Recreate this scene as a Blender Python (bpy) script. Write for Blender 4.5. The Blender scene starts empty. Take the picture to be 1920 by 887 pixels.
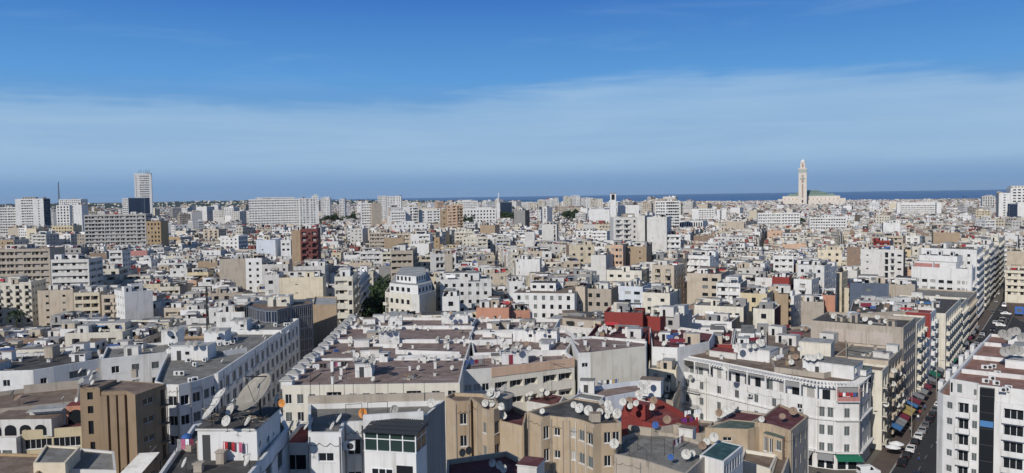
import bpy, math, random
import numpy as np
from mathutils import Vector, Matrix
random.seed(7)
S = bpy.context.scene
COL = S.collection
R = math.radians
H = 60.0            # eye height above the street
F = 1478.0          # focal length in photo pixels
PITCH, ROLL = 3.0, -0.84
CAM = Vector((0, 0, H))
RC = (Matrix.Rotation(R(90 - PITCH), 3, 'X') @ Matrix.Rotation(R(ROLL), 3, 'Z'))
RCI = RC.inverted()
def P(x, y, z):
 """ground point (X,Y) where the sight line of photo pixel x,y meets height z"""
 d = RC @ Vector(((x - 960) / F, -(y - 443.5) / F, -1))
 t = (z - H) / d.z
 return (d.x * t, d.y * t)
def proj(X, Y, z):
 v = RCI @ (Vector((X, Y, z)) - CAM)
 if v.z > -0.1: return (None, None)
 return (960 + F * v.x / -v.z, 443.5 - F * v.y / -v.z)
# ---------------------------------------------------------------- materials
MATS = {}
def _mat(name):
 m = bpy.data.materials.new(name); m.use_nodes = True
 return m, m.node_tree, m.node_tree.nodes['Principled BSDF']
def mat(name, col, rough=0.8, kind='flat', metal=0.0, spec=0.3):
 if name in MATS: return MATS[name]
 m, nt, b = _mat(name)
 N, L = nt.nodes, nt.links
 b.inputs['Roughness'].default_value = rough
 b.inputs['Metallic'].default_value = metal
 b.inputs['Specular IOR Level'].default_value = spec
 c = (*col, 1)
 b.inputs['Base Color'].default_value = c
 if kind in ('plaster', 'roof', 'ground', 'old'):
  geo = N.new('ShaderNodeNewGeometry')
  def noise(scale, det=4, sc=(1, 1, 1)):
   mp = N.new('ShaderNodeMapping'); mp.inputs['Scale'].default_value = sc
   L.new(geo.outputs['Position'], mp.inputs['Vector'])
   n = N.new('ShaderNodeTexNoise'); n.inputs['Scale'].default_value = scale
   n.inputs['Detail'].default_value = det
   L.new(mp.outputs['Vector'], n.inputs['Vector']); return n.outputs['Fac']
  def ramp(f, a, b2, lo=0.0, hi=1.0):
   r = N.new('ShaderNodeMapRange'); r.inputs[1].default_value = a; r.inputs[2].default_value = b2
   r.inputs[3].default_value = lo; r.inputs[4].default_value = hi
   L.new(f, r.inputs[0]); return r.outputs[0]
  def mix(f, ca, cb, mode='MIX'):
   x = N.new('ShaderNodeMix'); x.data_type = 'RGBA'; x.blend_type = mode
   L.new(f, x.inputs[0])
   for i, v in ((6, ca), (7, cb)):
    if isinstance(v, tuple): x.inputs[i].default_value = v
    else: L.new(v, x.inputs[i])
   return x.outputs[2]
  if kind in ('plaster', 'old'):
   k = 0.8 if kind == 'plaster' else 1.0
   grime = (c[0] * .45 + .02, c[1] * .42 + .02, c[2] * .38 + .015, 1)
   o = mix(ramp(noise(0.35, 5), .48, .78, 0, .45 * k), c, grime)
   o = mix(ramp(noise(1.0, 6, (1.6, 1.6, .10)), .53, .80, 0, .85 * k), o, grime)   # rain streaks
   o = mix(ramp(noise(.06, 3), .40, .70, 0, .22), o, (c[0] * .8, c[1] * .76, c[2] * .7, 1))
   if kind == 'old':
    o = mix(ramp(noise(.9, 7), .60, .66, 0, .5), o, (.42, .38, .33, 1))
  elif kind == 'roof':
   o = mix(ramp(noise(.22, 6), .38, .68, 0, .75), c, (c[0] * .62, c[1] * .60, c[2] * .58, 1))
   o = mix(ramp(noise(.55, 7), .50, .58, 0, .38), o, (min(1, c[0] * 1.25 + .05), min(1, c[1] * 1.3 + .05), min(1, c[2] * 1.35 + .05), 1))
   o = mix(ramp(noise(.9, 3), .62, .64, 0, .35), o, (c[0] * .5, c[1] * .5, c[2] * .5, 1))
   o = mix(ramp(noise(1.7, 6), .56, .78, 0, .5), o, (min(1, c[0] * 1.6 + .03), min(1, c[1] * 1.65 + .03), min(1, c[2] * 1.7 + .03), 1))
  else:
   o = mix(ramp(noise(.3, 6), .35, .7, 0, .6), c, (c[0] * .65, c[1] * .65, c[2] * .66, 1))
   o = mix(ramp(noise(4, 4), .5, .8, 0, .3), o, (c[0] * 1.5, c[1] * 1.5, c[2] * 1.5, 1))
  L.new(o, b.inputs['Base Color'])
  bp = N.new('ShaderNodeBump'); bp.inputs['Strength'].default_value = .25; bp.inputs['Distance'].default_value = .05
  L.new(noise(3.0, 5), bp.inputs['Height']); L.new(bp.outputs[0], b.inputs['Normal'])
 MATS[name] = m
 return m
WALLS = {'white': (.69, .682, .665), 'offwhite': (.60, .585, .555), 'cream': (.66, .58, .44), 'beige': (.50, .43, .34),
         'tan': (.36, .275, .19), 'brown': (.28, .205, .135), 'grey': (.40, .39, .375), 'cement': (.27, .265, .26),
         'salmon': (.50, .25, .17), 'pink': (.44, .21, .19), 'red': (.25, .045, .038), 'maroon': (.13, .03, .035), 'redbrown': (.17, .06, .055),
         'slate': (.10, .125, .17), 'brick': (.26, .185, .14), 'yellow': (.58, .49, .32), 'peach': (.56, .39, .28),
         'ivory': (.66, .62, .53), 'taupe': (.40, .35, .29), 'ochre': (.40, .29, .17), 'sand': (.44, .345, .24), 'bluewhite': (.62, .66, .72)}
WORN = {k + '_worn': tuple(x * f for x in WALLS[k]) for k, f in (('white', .90), ('offwhite', .88), ('ivory', .9), ('cream', .88), ('grey', .85))}
WALLS.update(WORN)
for k, v in WALLS.items(): mat(k, v, .85, 'old' if k in WORN or k in ('taupe', 'beige', 'brick', 'sand') else 'plaster')
ROOFS = {'roof_terracotta': (.235, .17, .145), 'roof_grey': (.20, .19, .17), 'roof_red': (.20, .045, .038), 'roof_maroon': (.12, .04, .04),
         'roof_clay': (.27, .145, .11), 'roof_pale': (.35, .345, .33), 'roof_dark': (.075, .07, .065), 'roof_green': (.10, .13, .105), 'roof_teal': (.035, .09, .095), 'roof_brown': (.19, .14, .105)}
for k, v in ROOFS.items(): mat(k, v, .9, 'roof')
mat('glass', (.016, .019, .023), .22, spec=.22)
mat('glass_green', (.025, .045, .04), .10, spec=.5)
mat('glass_blue', (.02, .032, .06), .08, spec=.5)
mat('curtain', (.34, .33, .31), .8)
mat('shutter', (.15, .165, .16), .6)
mat('shutter_green', (.05, .10, .075), .6)
mat('curtain_red', (.25, .07, .08), .8)
mat('frame_white', (.75, .75, .74), .5)
mat('frame_dark', (.06, .06, .06), .5)
mat('iron', (.045, .045, .048), .5, metal=.3)
mat('dishwhite', (.55, .54, .505), .5, 'old')
mat('dishgrey', (.33, .32, .30), .55, 'plaster')
mat('dishrust', (.27, .19, .135), .7, 'plaster')
mat('dishorange', (.55, .22, .05), .6)
mat('acwhite', (.62, .62, .60), .5)
mat('asphalt', (.045, .045, .048), .9, 'ground')
mat('paving', (.13, .10, .085), .9, 'ground')
mat('kerb', (.38, .37, .35), .9, 'ground')
mat('earth', (.15, .135, .115), .95, 'ground')
mat('linepaint', (.22, .22, .21), .7)
mat('tile_dark', (.06, .065, .07), .7)
mat('trunk', (.10, .075, .05), .9)
mat('leaf_a', (.030, .050, .018), .7); mat('leaf_b', (.045, .075, .026), .7); mat('leaf_c', (.022, .034, .016), .7)
for n_, c_ in {'cloth_red': (.42, .04, .05), 'cloth_black': (.02, .02, .022), 'cloth_white': (.78, .78, .78), 'cloth_blue': (.06, .11, .28),
               'cloth_pink': (.48, .12, .20), 'cloth_purple': (.16, .03, .22), 'cloth_teal': (.10, .33, .32), 'cloth_yellow': (.46, .34, .11),
               'cloth_green': (.015, .14, .08), 'cloth_grey': (.26, .26, .26), 'cloth_maroon': (.20, .03, .05), 'skin': (.30, .17, .11),
               'tank_blue': (.035, .10, .30), 'sign_orange': (.80, .16, .02), 'tarp_blue': (.07, .19, .40), 'sign_blue': (.05, .14, .45)}.items():
 mat(n_, c_, .75)
# ---------------------------------------------------------------- mesh buffer
class MB:
 def __init__(s): s.v = []; s.f = []; s.m = []; s.mats = []; s.smooth = False
 def mi(s, name):
  if name not in s.mats: s.mats.append(name)
  return s.mats.index(name)
 def face(s, pts, m):
  i = len(s.v); s.v.extend(pts); s.f.append(tuple(range(i, i + len(pts)))); s.m.append(s.mi(m))
 def box(s, x0, x1, y0, y1, z0, z1, m, rot=0, org=(0, 0, 0), top=None, skip_bottom=True):
  c, sn = math.cos(rot), math.sin(rot)
  def t(x, y, z): return (org[0] + x * c - y * sn, org[1] + x * sn + y * c, org[2] + z)
  i = len(s.v)
  s.v += [t(x0, y0, z0), t(x1, y0, z0), t(x1, y1, z0), t(x0, y1, z0), t(x0, y0, z1), t(x1, y0, z1), t(x1, y1, z1), t(x0, y1, z1)]
  k = s.mi(m); kt = s.mi(top) if top else k
  for q, mm in (((0, 1, 5, 4), k), ((1, 2, 6, 5), k), ((2, 3, 7, 6), k), ((3, 0, 4, 7), k), ((4, 5, 6, 7), kt)):
   s.f.append(tuple(i + a for a in q)); s.m.append(mm)
  if not skip_bottom: s.f.append((i + 3, i + 2, i + 1, i)); s.m.append(k)
 def tube(s, a, b, r0, m, r1=None, n=6, cap=True):
  a, b = Vector(a), Vector(b); d = (b - a)
  if d.length < 1e-6: return
  d.normalize(); u = d.orthogonal().normalized(); w = d.cross(u); r1 = r0 if r1 is None else r1
  i = len(s.v); k = s.mi(m)
  for p, r in ((a, r0), (b, r1)):
   for j in range(n):
    t = 2 * math.pi * j / n
    s.v.append(tuple(p + u * (r * math.cos(t)) + w * (r * math.sin(t))))
  for j in range(n):
   j2 = (j + 1) % n
   s.f.append((i + j, i + j2, i + n + j2, i + n + j)); s.m.append(k)
  if cap:
   s.f.append(tuple(i + n + j for j in range(n))); s.m.append(k)
   s.f.append(tuple(i + j for j in reversed(range(n)))); s.m.append(k)
 def lathe(s, prof, m, n=16, org=(0, 0, 0), a0=0, a1=2 * math.pi):
  full = abs(a1 - a0 - 2 * math.pi) < 1e-6; cnt = n if full else n + 1
  i = len(s.v); k = s.mi(m)
  for r, z in prof:
   for j in range(cnt):
    t = a0 + (a1 - a0) * j / n
    s.v.append((org[0] + r * math.cos(t), org[1] + r * math.sin(t), org[2] + z))
  for q in range(len(prof) - 1):
   for j in range(n):
    j2 = (j + 1) % cnt
    s.f.append((i + q * cnt + j, i + q * cnt + j2, i + (q + 1) * cnt + j2, i + (q + 1) * cnt + j)); s.m.append(k)
 def prism(s, poly, z0, z1, m, top=None, bottom=False):
  n = len(poly)
  for i in range(n):
   a, b = poly[i], poly[(i + 1) % n]
   s.face([(a[0], a[1], z0), (b[0], b[1], z0), (b[0], b[1], z1), (a[0], a[1], z1)], m)
  s.face([(p[0], p[1], z1) for p in poly], top or m)
  if bottom: s.face([(p[0], p[1], z0) for p in reversed(poly)], m)
 def mesh(s, name):
  me = bpy.data.meshes.new(name); me.from_pydata(s.v, [], s.f)
  for x in s.mats: me.materials.append(MATS[x])
  me.polygons.foreach_set('material_index', s.m)
  if s.smooth: me.polygons.foreach_set('use_smooth', [True] * len(s.f))
  me.update(); return me
 def build(s, name, parent=None, loc=None, rz=0):
  if not s.f: return None
  return link(name, s.mesh(name), parent, loc, rz)
def link(name, me, parent=None, loc=None, rz=0):
 o = bpy.data.objects.new(name, me); COL.objects.link(o)
 if parent is not None:
  o.parent = parent
  if parent.name in WP: o.matrix_parent_inverse = Matrix.Translation(-parent.location)
 if loc is not None: o.location = loc
 if rz: o.rotation_euler = (0, 0, rz)
 return o
WP = set()      # roots whose parts are given in world coordinates
def tag(o, label, cat, group=None, kind=None):
 if label: o['label'] = label
 if cat: o['category'] = cat
 if group: o['group'] = group
 if kind: o['kind'] = kind
 return o
def empty(name, loc, label=None, cat=None, group=None, rz=0):
 o = bpy.data.objects.new(name, None); COL.objects.link(o); o.location = loc; o.rotation_euler = (0, 0, rz)
 o.empty_display_size = .5
 return tag(o, label, cat, group)
def copy_tree(o, parent=None):
 c = o.copy(); COL.objects.link(c)
 if parent is not None: c.parent = parent
 for ch in list(KIDS.get(o.name, o.children)): copy_tree(ch, c)
 return c
KIDS = {}
# ---------------------------------------------------------------- polygons
def area(p): return .5 * sum(p[i][0] * p[(i + 1) % len(p)][1] - p[(i + 1) % len(p)][0] * p[i][1] for i in range(len(p)))
def inset(poly, t):
 n = len(poly); out = []
 for i in range(n):
  a, b, c = poly[i - 1], poly[i], poly[(i + 1) % n]
  def off(p, q):
   dx, dy = q[0] - p[0], q[1] - p[1]; l = math.hypot(dx, dy) or 1e-6
   nx, ny = -dy / l * t, dx / l * t
   return (p[0] + nx, p[1] + ny), (dx / l, dy / l)
  p1, d1 = off(a, b); p2, d2 = off(b, c)
  cr = d1[0] * d2[1] - d1[1] * d2[0]
  if abs(cr) < .12: out.append(p2); continue
  k = ((p2[0] - p1[0]) * d2[1] - (p2[1] - p1[1]) * d2[0]) / cr
  out.append((p1[0] + d1[0] * k, p1[1] + d1[1] * k))
 return out
def inside(p, poly):
 r = False; n = len(poly); x, y = p
 for i in range(n):
  x1, y1 = poly[i]; x2, y2 = poly[(i + 1) % n]
  if (y1 > y) != (y2 > y) and x < (x2 - x1) * (y - y1) / (y2 - y1) + x1: r = not r
 return r
def dirv(az): return (math.sin(R(az)), math.cos(R(az)))
def rect_px(x0, y0, x1, z, az, depth):
 """roof rectangle: left front corner seen at (x0,y0), right front corner at column x1, running back along azimuth az"""
 a = P(x0, y0, z); e = dirv(az + 90); f = dirv(az)
 lo, hi = 0.0, 400.0
 for _ in range(50):
  m = (lo + hi) / 2; px = proj(a[0] + e[0] * m, a[1] + e[1] * m, z)[0]
  if px is None or px > x1: hi = m
  else: lo = m
 b = (a[0] + e[0] * lo, a[1] + e[1] * lo)
 return [a, b, (b[0] + f[0] * depth, b[1] + f[1] * depth), (a[0] + f[0] * depth, a[1] + f[1] * depth)]
def poly_px(pts, z): return [P(x, y, z) for x, y in pts]
# ---------------------------------------------------------------- facades
def wall_holes(mb, p0, p1, z0, z1, holes, m):
 L = math.hypot(p1[0] - p0[0], p1[1] - p0[1]) or 1e-6
 d = ((p1[0] - p0[0]) / L, (p1[1] - p0[1]) / L)
 pt = lambda u, z: (p0[0] + d[0] * u, p0[1] + d[1] * u, z)
 vs = sorted(set([z0, z1] + [h[2] for h in holes] + [h[3] for h in holes]))
 vs = [v for v in vs if z0 <= v <= z1]
 for a, b in zip(vs, vs[1:]):
  if b - a < 1e-4: continue
  cut = sorted((h[0], h[1]) for h in holes if h[2] <= a + 1e-5 and h[3] >= b - 1e-5)
  u = 0
  for c0, c1 in cut:
   if c0 > u + 1e-4: mb.face([pt(u, a), pt(c0, a), pt(c0, b), pt(u, b)], m)
   u = max(u, c1)
  if u < L - 1e-4: mb.face([pt(u, a), pt(L, a), pt(L, b), pt(u, b)], m)
def reveal(mb, p0, d, h, dep, m):
 n = (-d[1], d[0]); u0, u1, a, b = h[:4]
 def pt(u, z, k): return (p0[0] + d[0] * u + n[0] * k, p0[1] + d[1] * u + n[1] * k, z)
 mb.face([pt(u0, a, 0), pt(u1, a, 0), pt(u1, a, dep), pt(u0, a, dep)], m)
 mb.face([pt(u0, b, dep), pt(u1, b, dep), pt(u1, b, 0), pt(u0, b, 0)], m)
 mb.face([pt(u0, a, dep), pt(u0, b, dep), pt(u0, b, 0), pt(u0, a, 0)], m)
 mb.face([pt(u1, a, 0), pt(u1, b, 0), pt(u1, b, dep), pt(u1, a, dep)], m)
def backquad(mb, p0, d, h, dep, m):
 n = (-d[1], d[0]); u0, u1, a, b = h[:4]
 pt = lambda u, z: (p0[0] + d[0] * u + n[0] * dep, p0[1] + d[1] * u + n[1] * dep, z)
 mb.face([pt(u0, a), pt(u1, a), pt(u1, b), pt(u0, b)], m)
def layout(L, ztop, zbot, fh, segs, nf, rng, top_gap=.9):
 """openings (u0,u1,v0,v1,kind,depth,balcony) of one facade; segs = (frac0, frac1, kind, params)"""
 out = []
 for s in segs:
  a, b, kind = s[0] * L, s[1] * L, s[2]; q = s[3] if len(s) > 3 else {}
  W = b - a
  if kind == 'blank' or W < 1: continue
  w, h, gap = q.get('w', 1.2), q.get('h', 1.4), q.get('gap', 1.8)
  for k in range(nf):
   base = ztop - top_gap - (k + 1) * fh
   if base < zbot: break
   if kind == 'win':
    n = q.get('n') or max(1, int((W - .4) / (w + gap)))
    pit = W / n; ww = min(w, pit - .25)
    for i in range(n):
     if rng.random() < q.get('skip', 0): continue
     c = a + pit * (i + .5); v0 = base + q.get('sill', .95)
     out.append((c - ww / 2, c + ww / 2, v0, min(v0 + h, base + fh - .15), q.get('type', 'w'), .22, 0))
   elif kind == 'band':
    pier = q.get('pier', 6); n = max(1, int(W / pier)); pit = W / n
    for i in range(n):
     v0 = base + q.get('sill', 1.0)
     out.append((a + pit * i + .18, a + pit * (i + 1) - .18, v0, min(v0 + q.get('h', 1.6), base + fh - .25), q.get('type', 'l'), q.get('dep', 1.1), 0))
   elif kind == 'balc':
    n = q.get('n') or max(1, int(W / q.get('pit', 4.2))); pit = W / n; ww = min(q.get('bw', 2.6), pit - .5)
    for i in range(n):
     c = a + pit * (i + .5)
     out.append((c - ww / 2, c + ww / 2, base + .12, base + min(fh - .3, 2.5), 'l', .8, q.get('out', 1.0)))
   elif kind == 'few':
    if rng.random() < q.get('p', .5):
     c = a + W * rng.uniform(.2, .8); v0 = base + 1.0
     out.append((c - .4, c + .4, v0, v0 + .8, 'w', .2, 0))
   elif kind == 'curtain':
    n = max(1, int(W / q.get('pit', 1.6))); pit = W / n
    for i in range(n):
     out.append((a + pit * i + .05, a + pit * (i + 1) - .05, base + .06, base + fh - .06, q.get('type', 'b'), .08, 0))
 out = [o for o in out if o[0] > .05 and o[1] < L - .05 and o[1] - o[0] > .2 and o[3] - o[2] > .2]
 return out
WINC = {}
def window_obj(parent, p0, d, op, rng, style):
 """a window part (frame) with its pane / shutter as sub-parts, meshes shared by size"""
 u0, u1, v0, v1, kind, dep, bal = op
 w, h = round(u1 - u0, 2), round(v1 - v0, 2)
 pane = {'w': style.get('pane', 'glass'), 's': 'shutter', 'l': 'glass', 'g': 'glass_green', 'b': 'glass_blue'}[kind]
 if kind == 'w':
  r = rng.random()
  if r < .18: pane = 'curtain'
  elif r < .32: pane = 'shutter'
 fr = style.get('frame', 'frame_white')
 key = (w, h, kind, dep, fr, style.get('sill', True))
 if key not in WINC:
  f = MB(); t = .06 if h < 2 else .08
  y0, y1 = dep - .09, dep - .01
  n = max(2, int(round(w / .8))) if kind != 'l' else max(2, int(round(w / 1.0)))
  f.box(0, w, y0, y1, 0, t, fr); f.box(0, w, y0, y1, h - t, h, fr, skip_bottom=False)
  for i in range(n + 1):
   x = (w - t) * i / n
   f.box(x, x + t, y0 + .002, y1 - .002, t, h - t, fr)
  if kind == 'g': f.box(0, w, y0 + .004, y1 - .004, h * .62, h * .62 + t, fr)
  if style.get('sill', True) and kind in 'ws': f.box(-.08, w + .08, -.07, dep - .1, -.07, -.002, fr)
  WINC[key] = f.mesh('window_frame')
 pk = ('pane', w, h, pane, dep)
 if pk not in WINC:
  q = MB(); q.face([(0, dep - .045, 0), (w, dep - .045, 0), (w, dep - .045, h), (0, dep - .045, h)], pane)
  if pane == 'shutter':
   z = .08
   while z < h - .1: q.box(.07, w - .07, dep - .13, dep - .06, z, z + .05, 'shutter'); z += .11
  WINC[pk] = q.mesh('pane')
 ang = math.atan2(d[1], d[0])
 loc = (p0[0] + d[0] * u0, p0[1] + d[1] * u0, v0)
 o = link('window', WINC[key], parent, loc, ang)
 link('pane', WINC[pk], o)
 return o
def balcony(mb, p0, d, op, m, style='solid'):
 u0, u1, v0 = op[0] - .25, op[1] + .25, op[2]; out = op[6]
 ang = math.atan2(d[1], d[0]); org = (p0[0], p0[1], 0)
 mb.box(u0, u1, -out, -.003, v0 - .16, v0 - .01, m, ang, org, skip_bottom=False)
 if style == 'solid':
  mb.box(u0, u1, -out, -out + .1, v0, v0 + .85, m, ang, org)
  mb.box(u0, u0 + .1, -out + .102, -.004, v0, v0 + .85, m, ang, org); mb.box(u1 - .1, u1, -out + .102, -.004, v0, v0 + .85, m, ang, org)
 else:
  mb.box(u0, u1, -out, -out + .05, v0 + .85, v0 + .9, 'iron', ang, org)
  n = int((u1 - u0) / .22)
  for i in range(n + 1):
   x = u0 + (u1 - u0 - .04) * i / n
   mb.box(x, x + .035, -out + .005, -out + .045, v0, v0 + .85, 'iron', ang, org)
def emit(poly, z, o, zb=0.0, parts=None, mb=None, rng=random):
 """a building. parts=None: everything in mb. parts=root: wall, roof, parapet, windows, balconies become children of root"""
 wallm = o.get('wall', 'white'); roofm = o.get('roof', 'roof_grey'); trim = o.get('trim', wallm)
 ph = o.get('ph', .8); fh = o.get('fh', 3.2); nf = o.get('nf', 4); facs = o.get('facs', {}); em = o.get('edge', {})
 wb = mb if parts is None else MB()
 n = len(poly)
 for i in range(n):
  p0, p1 = poly[i], poly[(i + 1) % n]
  L = math.hypot(p1[0] - p0[0], p1[1] - p0[1])
  if L < .05: continue
  d = ((p1[0] - p0[0]) / L, (p1[1] - p0[1]) / L); nn = (d[1], -d[0])
  mx, my = (p0[0] + p1[0]) / 2, (p0[1] + p1[1]) / 2
  dist = math.hypot(mx, my)
  facing = (-mx * nn[0] - my * nn[1]) / dist
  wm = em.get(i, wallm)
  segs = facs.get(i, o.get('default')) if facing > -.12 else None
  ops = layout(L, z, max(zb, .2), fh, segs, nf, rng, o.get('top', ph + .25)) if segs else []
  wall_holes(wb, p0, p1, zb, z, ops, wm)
  for op in ops:
   reveal(wb, p0, d, op, op[5], wm if op[4] != 'b' else 'frame_dark')
   if parts is None:
    if op[4] == 'l':
     backquad(wb, p0, d, op, op[5], wm)
     w = op[1] - op[0]; k = max(1, int(w / 2.4))
     for j in range(k):
      c = op[0] + w * (j + .5) / k; hw = min(.75, w / k / 2 - .1)
      backquad(wb, p0, d, (c - hw, c + hw, op[2] + .002, op[3] - .25), op[5] - .03, 'glass' if rng.random() < .7 else 'curtain')
    else:
     r = rng.random()
     backquad(wb, p0, d, op, op[5], {'b': 'glass_blue', 'g': 'glass_green', 's': 'shutter'}.get(op[4]) or ('glass' if r < .76 else 'shutter' if r < .9 else 'curtain'))
   else:
    if op[4] == 'l':
     backquad(wb, p0, d, op, op[5], 'curtain' if rng.random() < .15 else 'glass')
    window_obj(parts, p0, d, op, rng, o)
   if op[6]:
    if parts is None: balcony(wb, p0, d, op, o.get('balcol', trim))
    else:
     bb = MB(); balcony(bb, p0, d, op, o.get('balcol', trim), o.get('balstyle', 'solid')); bb.build('balcony', parts)
 # parapet and roof deck
 ins = inset(poly, .28) if ph > .05 else poly
 rb = wb if parts is None else MB(); pb = wb if parts is None else MB()
 if ph > .05:
  cap = o.get('cap', wallm)
  for i in range(n):
   j = (i + 1) % n
   if math.hypot(poly[i][0] - poly[j][0], poly[i][1] - poly[j][1]) < .05: continue
   pb.face([(*poly[i], z), (*poly[j], z), (*ins[j], z), (*ins[i], z)], cap)
   pb.face([(*ins[j], z - ph), (*ins[i], z - ph), (*ins[i], z), (*ins[j], z)], cap)
 rb.face([(*p, z - ph) for p in ins], roofm)
 if parts is not None:
  out = wb.build('wall', parts); rb.build('roof', parts); pb.build('parapet', parts)
  return out
# ---------------------------------------------------------------- registry
HERO = []      # dict(poly, z, ref, vb, hull)
LABELS = {}
DISHQ = []     # (x, y, z, size, az, elev, colour, where)
CLOUD = (.385, .565, .76, 1)
EXPO = 0.0
SKYS = .085
HAZE = 1.6e-5
mat('dishstain', (.30, .275, .235), .7, 'old')
# ================================================================ near buildings, each with its parts
rn = random.Random(11)
def hull_px(poly, z, zb=0):
 pts = []
 for p in poly:
  for q in (z, zb):
   a = proj(p[0], p[1], q)
   if a[0] is not None: pts.append(a)
 return pts
def root_at(name, poly, label, cat='building', group=None):
 cx = sum(p[0] for p in poly) / len(poly); cy = sum(p[1] for p in poly) / len(poly)
 e = empty(name, (cx, cy, 0), label, cat, group); WP.add(e.name); return e
def reg(poly, z, ref, vb, root=None, near=False):
 HERO.append(dict(poly=poly, z=z, ref=ref, vb=vb, px=hull_px(poly, z), root=root, near=near))
def near(name, label, poly, z, o, ref=None, vb=887, group=None):
 if area(poly) < 0: poly = poly[::-1]
 r = root_at(name, poly, label, 'building', group)
 emit(poly, z, o, 0, parts=r, rng=rn)
 reg(poly, z, ref, vb, r, True)
 return r, poly
def grid4(poly4, nx, ny): pass
def hut(root, x, y, z, w, d, h, az, m='white', roof='roof_pale', door=True, win=False, name='stair_hut', rot_front=0):
 """rooftop hut, front left corner at x,y; front runs along azimuth az+90"""
 a = -R(az); b = MB()
 b.box(0, w, 0, d, 0, h, m, a, (x, y, z), top=roof)
 c, s = math.cos(a), math.sin(a)
 o2 = (x - (-s) * .12 - c * .12, y - c * .12 - s * .12, z)
 b.box(0, w + .24, 0, d + .24, h + .002, h + .14, m, a, o2, top=roof, skip_bottom=False)
 o = b.build(name, root)
 if door:
  q = MB(); u = w * .25; q.box(u, u + .85, -.03, .02, .02, 1.95, 'frame_dark' if door is True else door, a, (x, y, z)); q.build('door', o)
 if win:
  q = MB(); u = w * .62; q.box(u, u + .8, -.04, .02, 1.1, 1.75, 'glass', a, (x, y, z))
  q.box(u - .06, u + .86, -.06, .01, 1.02, 1.1, 'frame_white', a, (x, y, z)); q.build('window', o)
 return o
_vent = {}
def vent(root, x, y, z, s=.5, h=1.3, m='white'):
 k = (s, h, m)
 if k not in _vent:
  b = MB(); b.box(-s / 2, s / 2, -s / 2, s / 2, 0, h - .22, m)
  b.box(-s / 2 - .07, s / 2 + .07, -s / 2 - .07, s / 2 + .07, h - .218, h - .12, m, skip_bottom=False)
  b.box(-s * .32, s * .32, -s * .32, s * .32, h - .118, h, 'roof_dark')
  _vent[k] = b.mesh('chimney')
 return link('chimney', _vent[k], root, (x, y, z), R(4))
def wallrun(root, pts, h, t, m, name='party_wall', z=None):
 b = MB()
 for (x0, y0, z0), (x1, y1, z1) in zip(pts, pts[1:]):
  L = math.hypot(x1 - x0, y1 - y0); a = math.atan2(y1 - y0, x1 - x0)
  b.box(0, L, -t / 2, t / 2, 0, h, m, a, (x0, y0, min(z0, z1)))
 return b.build(name, root)
def dish(px, py, z, size=.9, az=None, el=None, col='dishwhite', where='', lift=.55):
 x, y = P(px, py, z + lift + size * .35)
 DISHQ.append((x, y, z, size, az if az is not None else 218 + rn.gauss(0, 22), el if el is not None else rn.uniform(24, 44), col, where, lift))
def dish_w(x, y, z, size=.9, az=None, el=None, col='dishwhite', where='', lift=.5):
 DISHQ.append((x, y, z, size, az if az is not None else 218 + rn.gauss(0, 22), el if el is not None else rn.uniform(24, 44), col, where, lift))
def cluster(px, py, z, n, wpx, hpx, where, smin=.7, smax=1.15):
 for i in range(n):
  c = 'dishwhite' if rn.random() < .66 else ('dishgrey' if rn.random() < .85 else 'dishrust')
  dish(px + rn.uniform(-wpx / 2, wpx / 2), py + rn.uniform(-hpx / 2, hpx / 2), z, rn.uniform(smin, smax), None, None, c, where, rn.uniform(.3, .9))
# ---- 1. white block nearest the camera, with the glazed balcony under a dark tile canopy
zA = 37.6
LB0, LB1 = P(577.7, 811, zA), P(639.5, 811, zA)
RC0 = P(646, 791, zA); RC1 = P(680, 790, zA); RF1 = P(794, 783, zA)
BKR, BKL = P(834, 750, zA), P(578, 757, zA)
polyA = [LB0, LB1, RC0, RC1, RF1, BKR, BKL]
rA, polyA = near('white_apartment_block', 'white block with green glazed balcony under a dark tiled canopy and grey blank side wall', polyA, zA,
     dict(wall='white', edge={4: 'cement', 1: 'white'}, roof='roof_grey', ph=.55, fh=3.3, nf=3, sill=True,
          facs={0: [(.1, .95, 'win', dict(w=1.5, h=.85, gap=2, n=1, sill=1.25, type='w'))],
    2: [(0, 1, 'win', dict(w=1.35, h=1.6, n=1, sill=.7, type='l'))]}), 'near white block with tiled canopy')
# projecting enclosed balcony
gz = zA - 2.3
g0, g1 = P(683, 845, gz), P(780, 851, gz)
bL = math.hypot(g1[0] - g0[0], g1[1] - g0[1]); ba = math.atan2(g1[1] - g0[1], g1[0] - g0[0])
dpt = (RC1[1] + RF1[1]) / 2 - (g0[1] + g1[1]) / 2 - .02
b = MB()
b.box(0, bL, 0, dpt, -12, 0, 'white', ba, (*g0, gz), skip_bottom=False)
b.build('enclosed_balcony', rA)
b = MB(); b.box(0, bL, .12, .2, .02, 1.75, 'glass_green', ba, (*g0, gz)); b.box(bL - .12, bL - .06, .2, dpt, .02, 1.75, 'glass', ba, (*g0, gz)); b.box(.06, .12, .2, dpt, .02, 1.75, 'glass', ba, (*g0, gz))
gl = b.build('balcony_glazing', rA)
b = MB()
for i in range(5):
 u = (bL - .1) * i / 4; b.box(u, u + .1, .04, .24, 0, 1.8, 'frame_white', ba, (*g0, gz))
b.box(0, bL, .05, .23, 1.18, 1.26, 'frame_white', ba, (*g0, gz)); b.box(-.03, bL + .03, .03, .25, 1.8, 1.88, 'frame_white', ba, (*g0, gz)); b.box(-.05, bL + .05, -.04, .25, 0, .07, 'frame_white', ba, (*g0, gz))
for k in (dpt * .5, dpt - .1): b.box(bL - .14, bL - .04, k, k + .08, 0, 1.8, 'frame_white', ba, (*g0, gz))
b.box(bL - .13, bL - .05, .24, dpt, 1.18, 1.26, 'frame_white', ba, (*g0, gz))
b.build('glazing_frame', gl)
b = MB(); c_, s_ = math.cos(ba), math.sin(ba)
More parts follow.
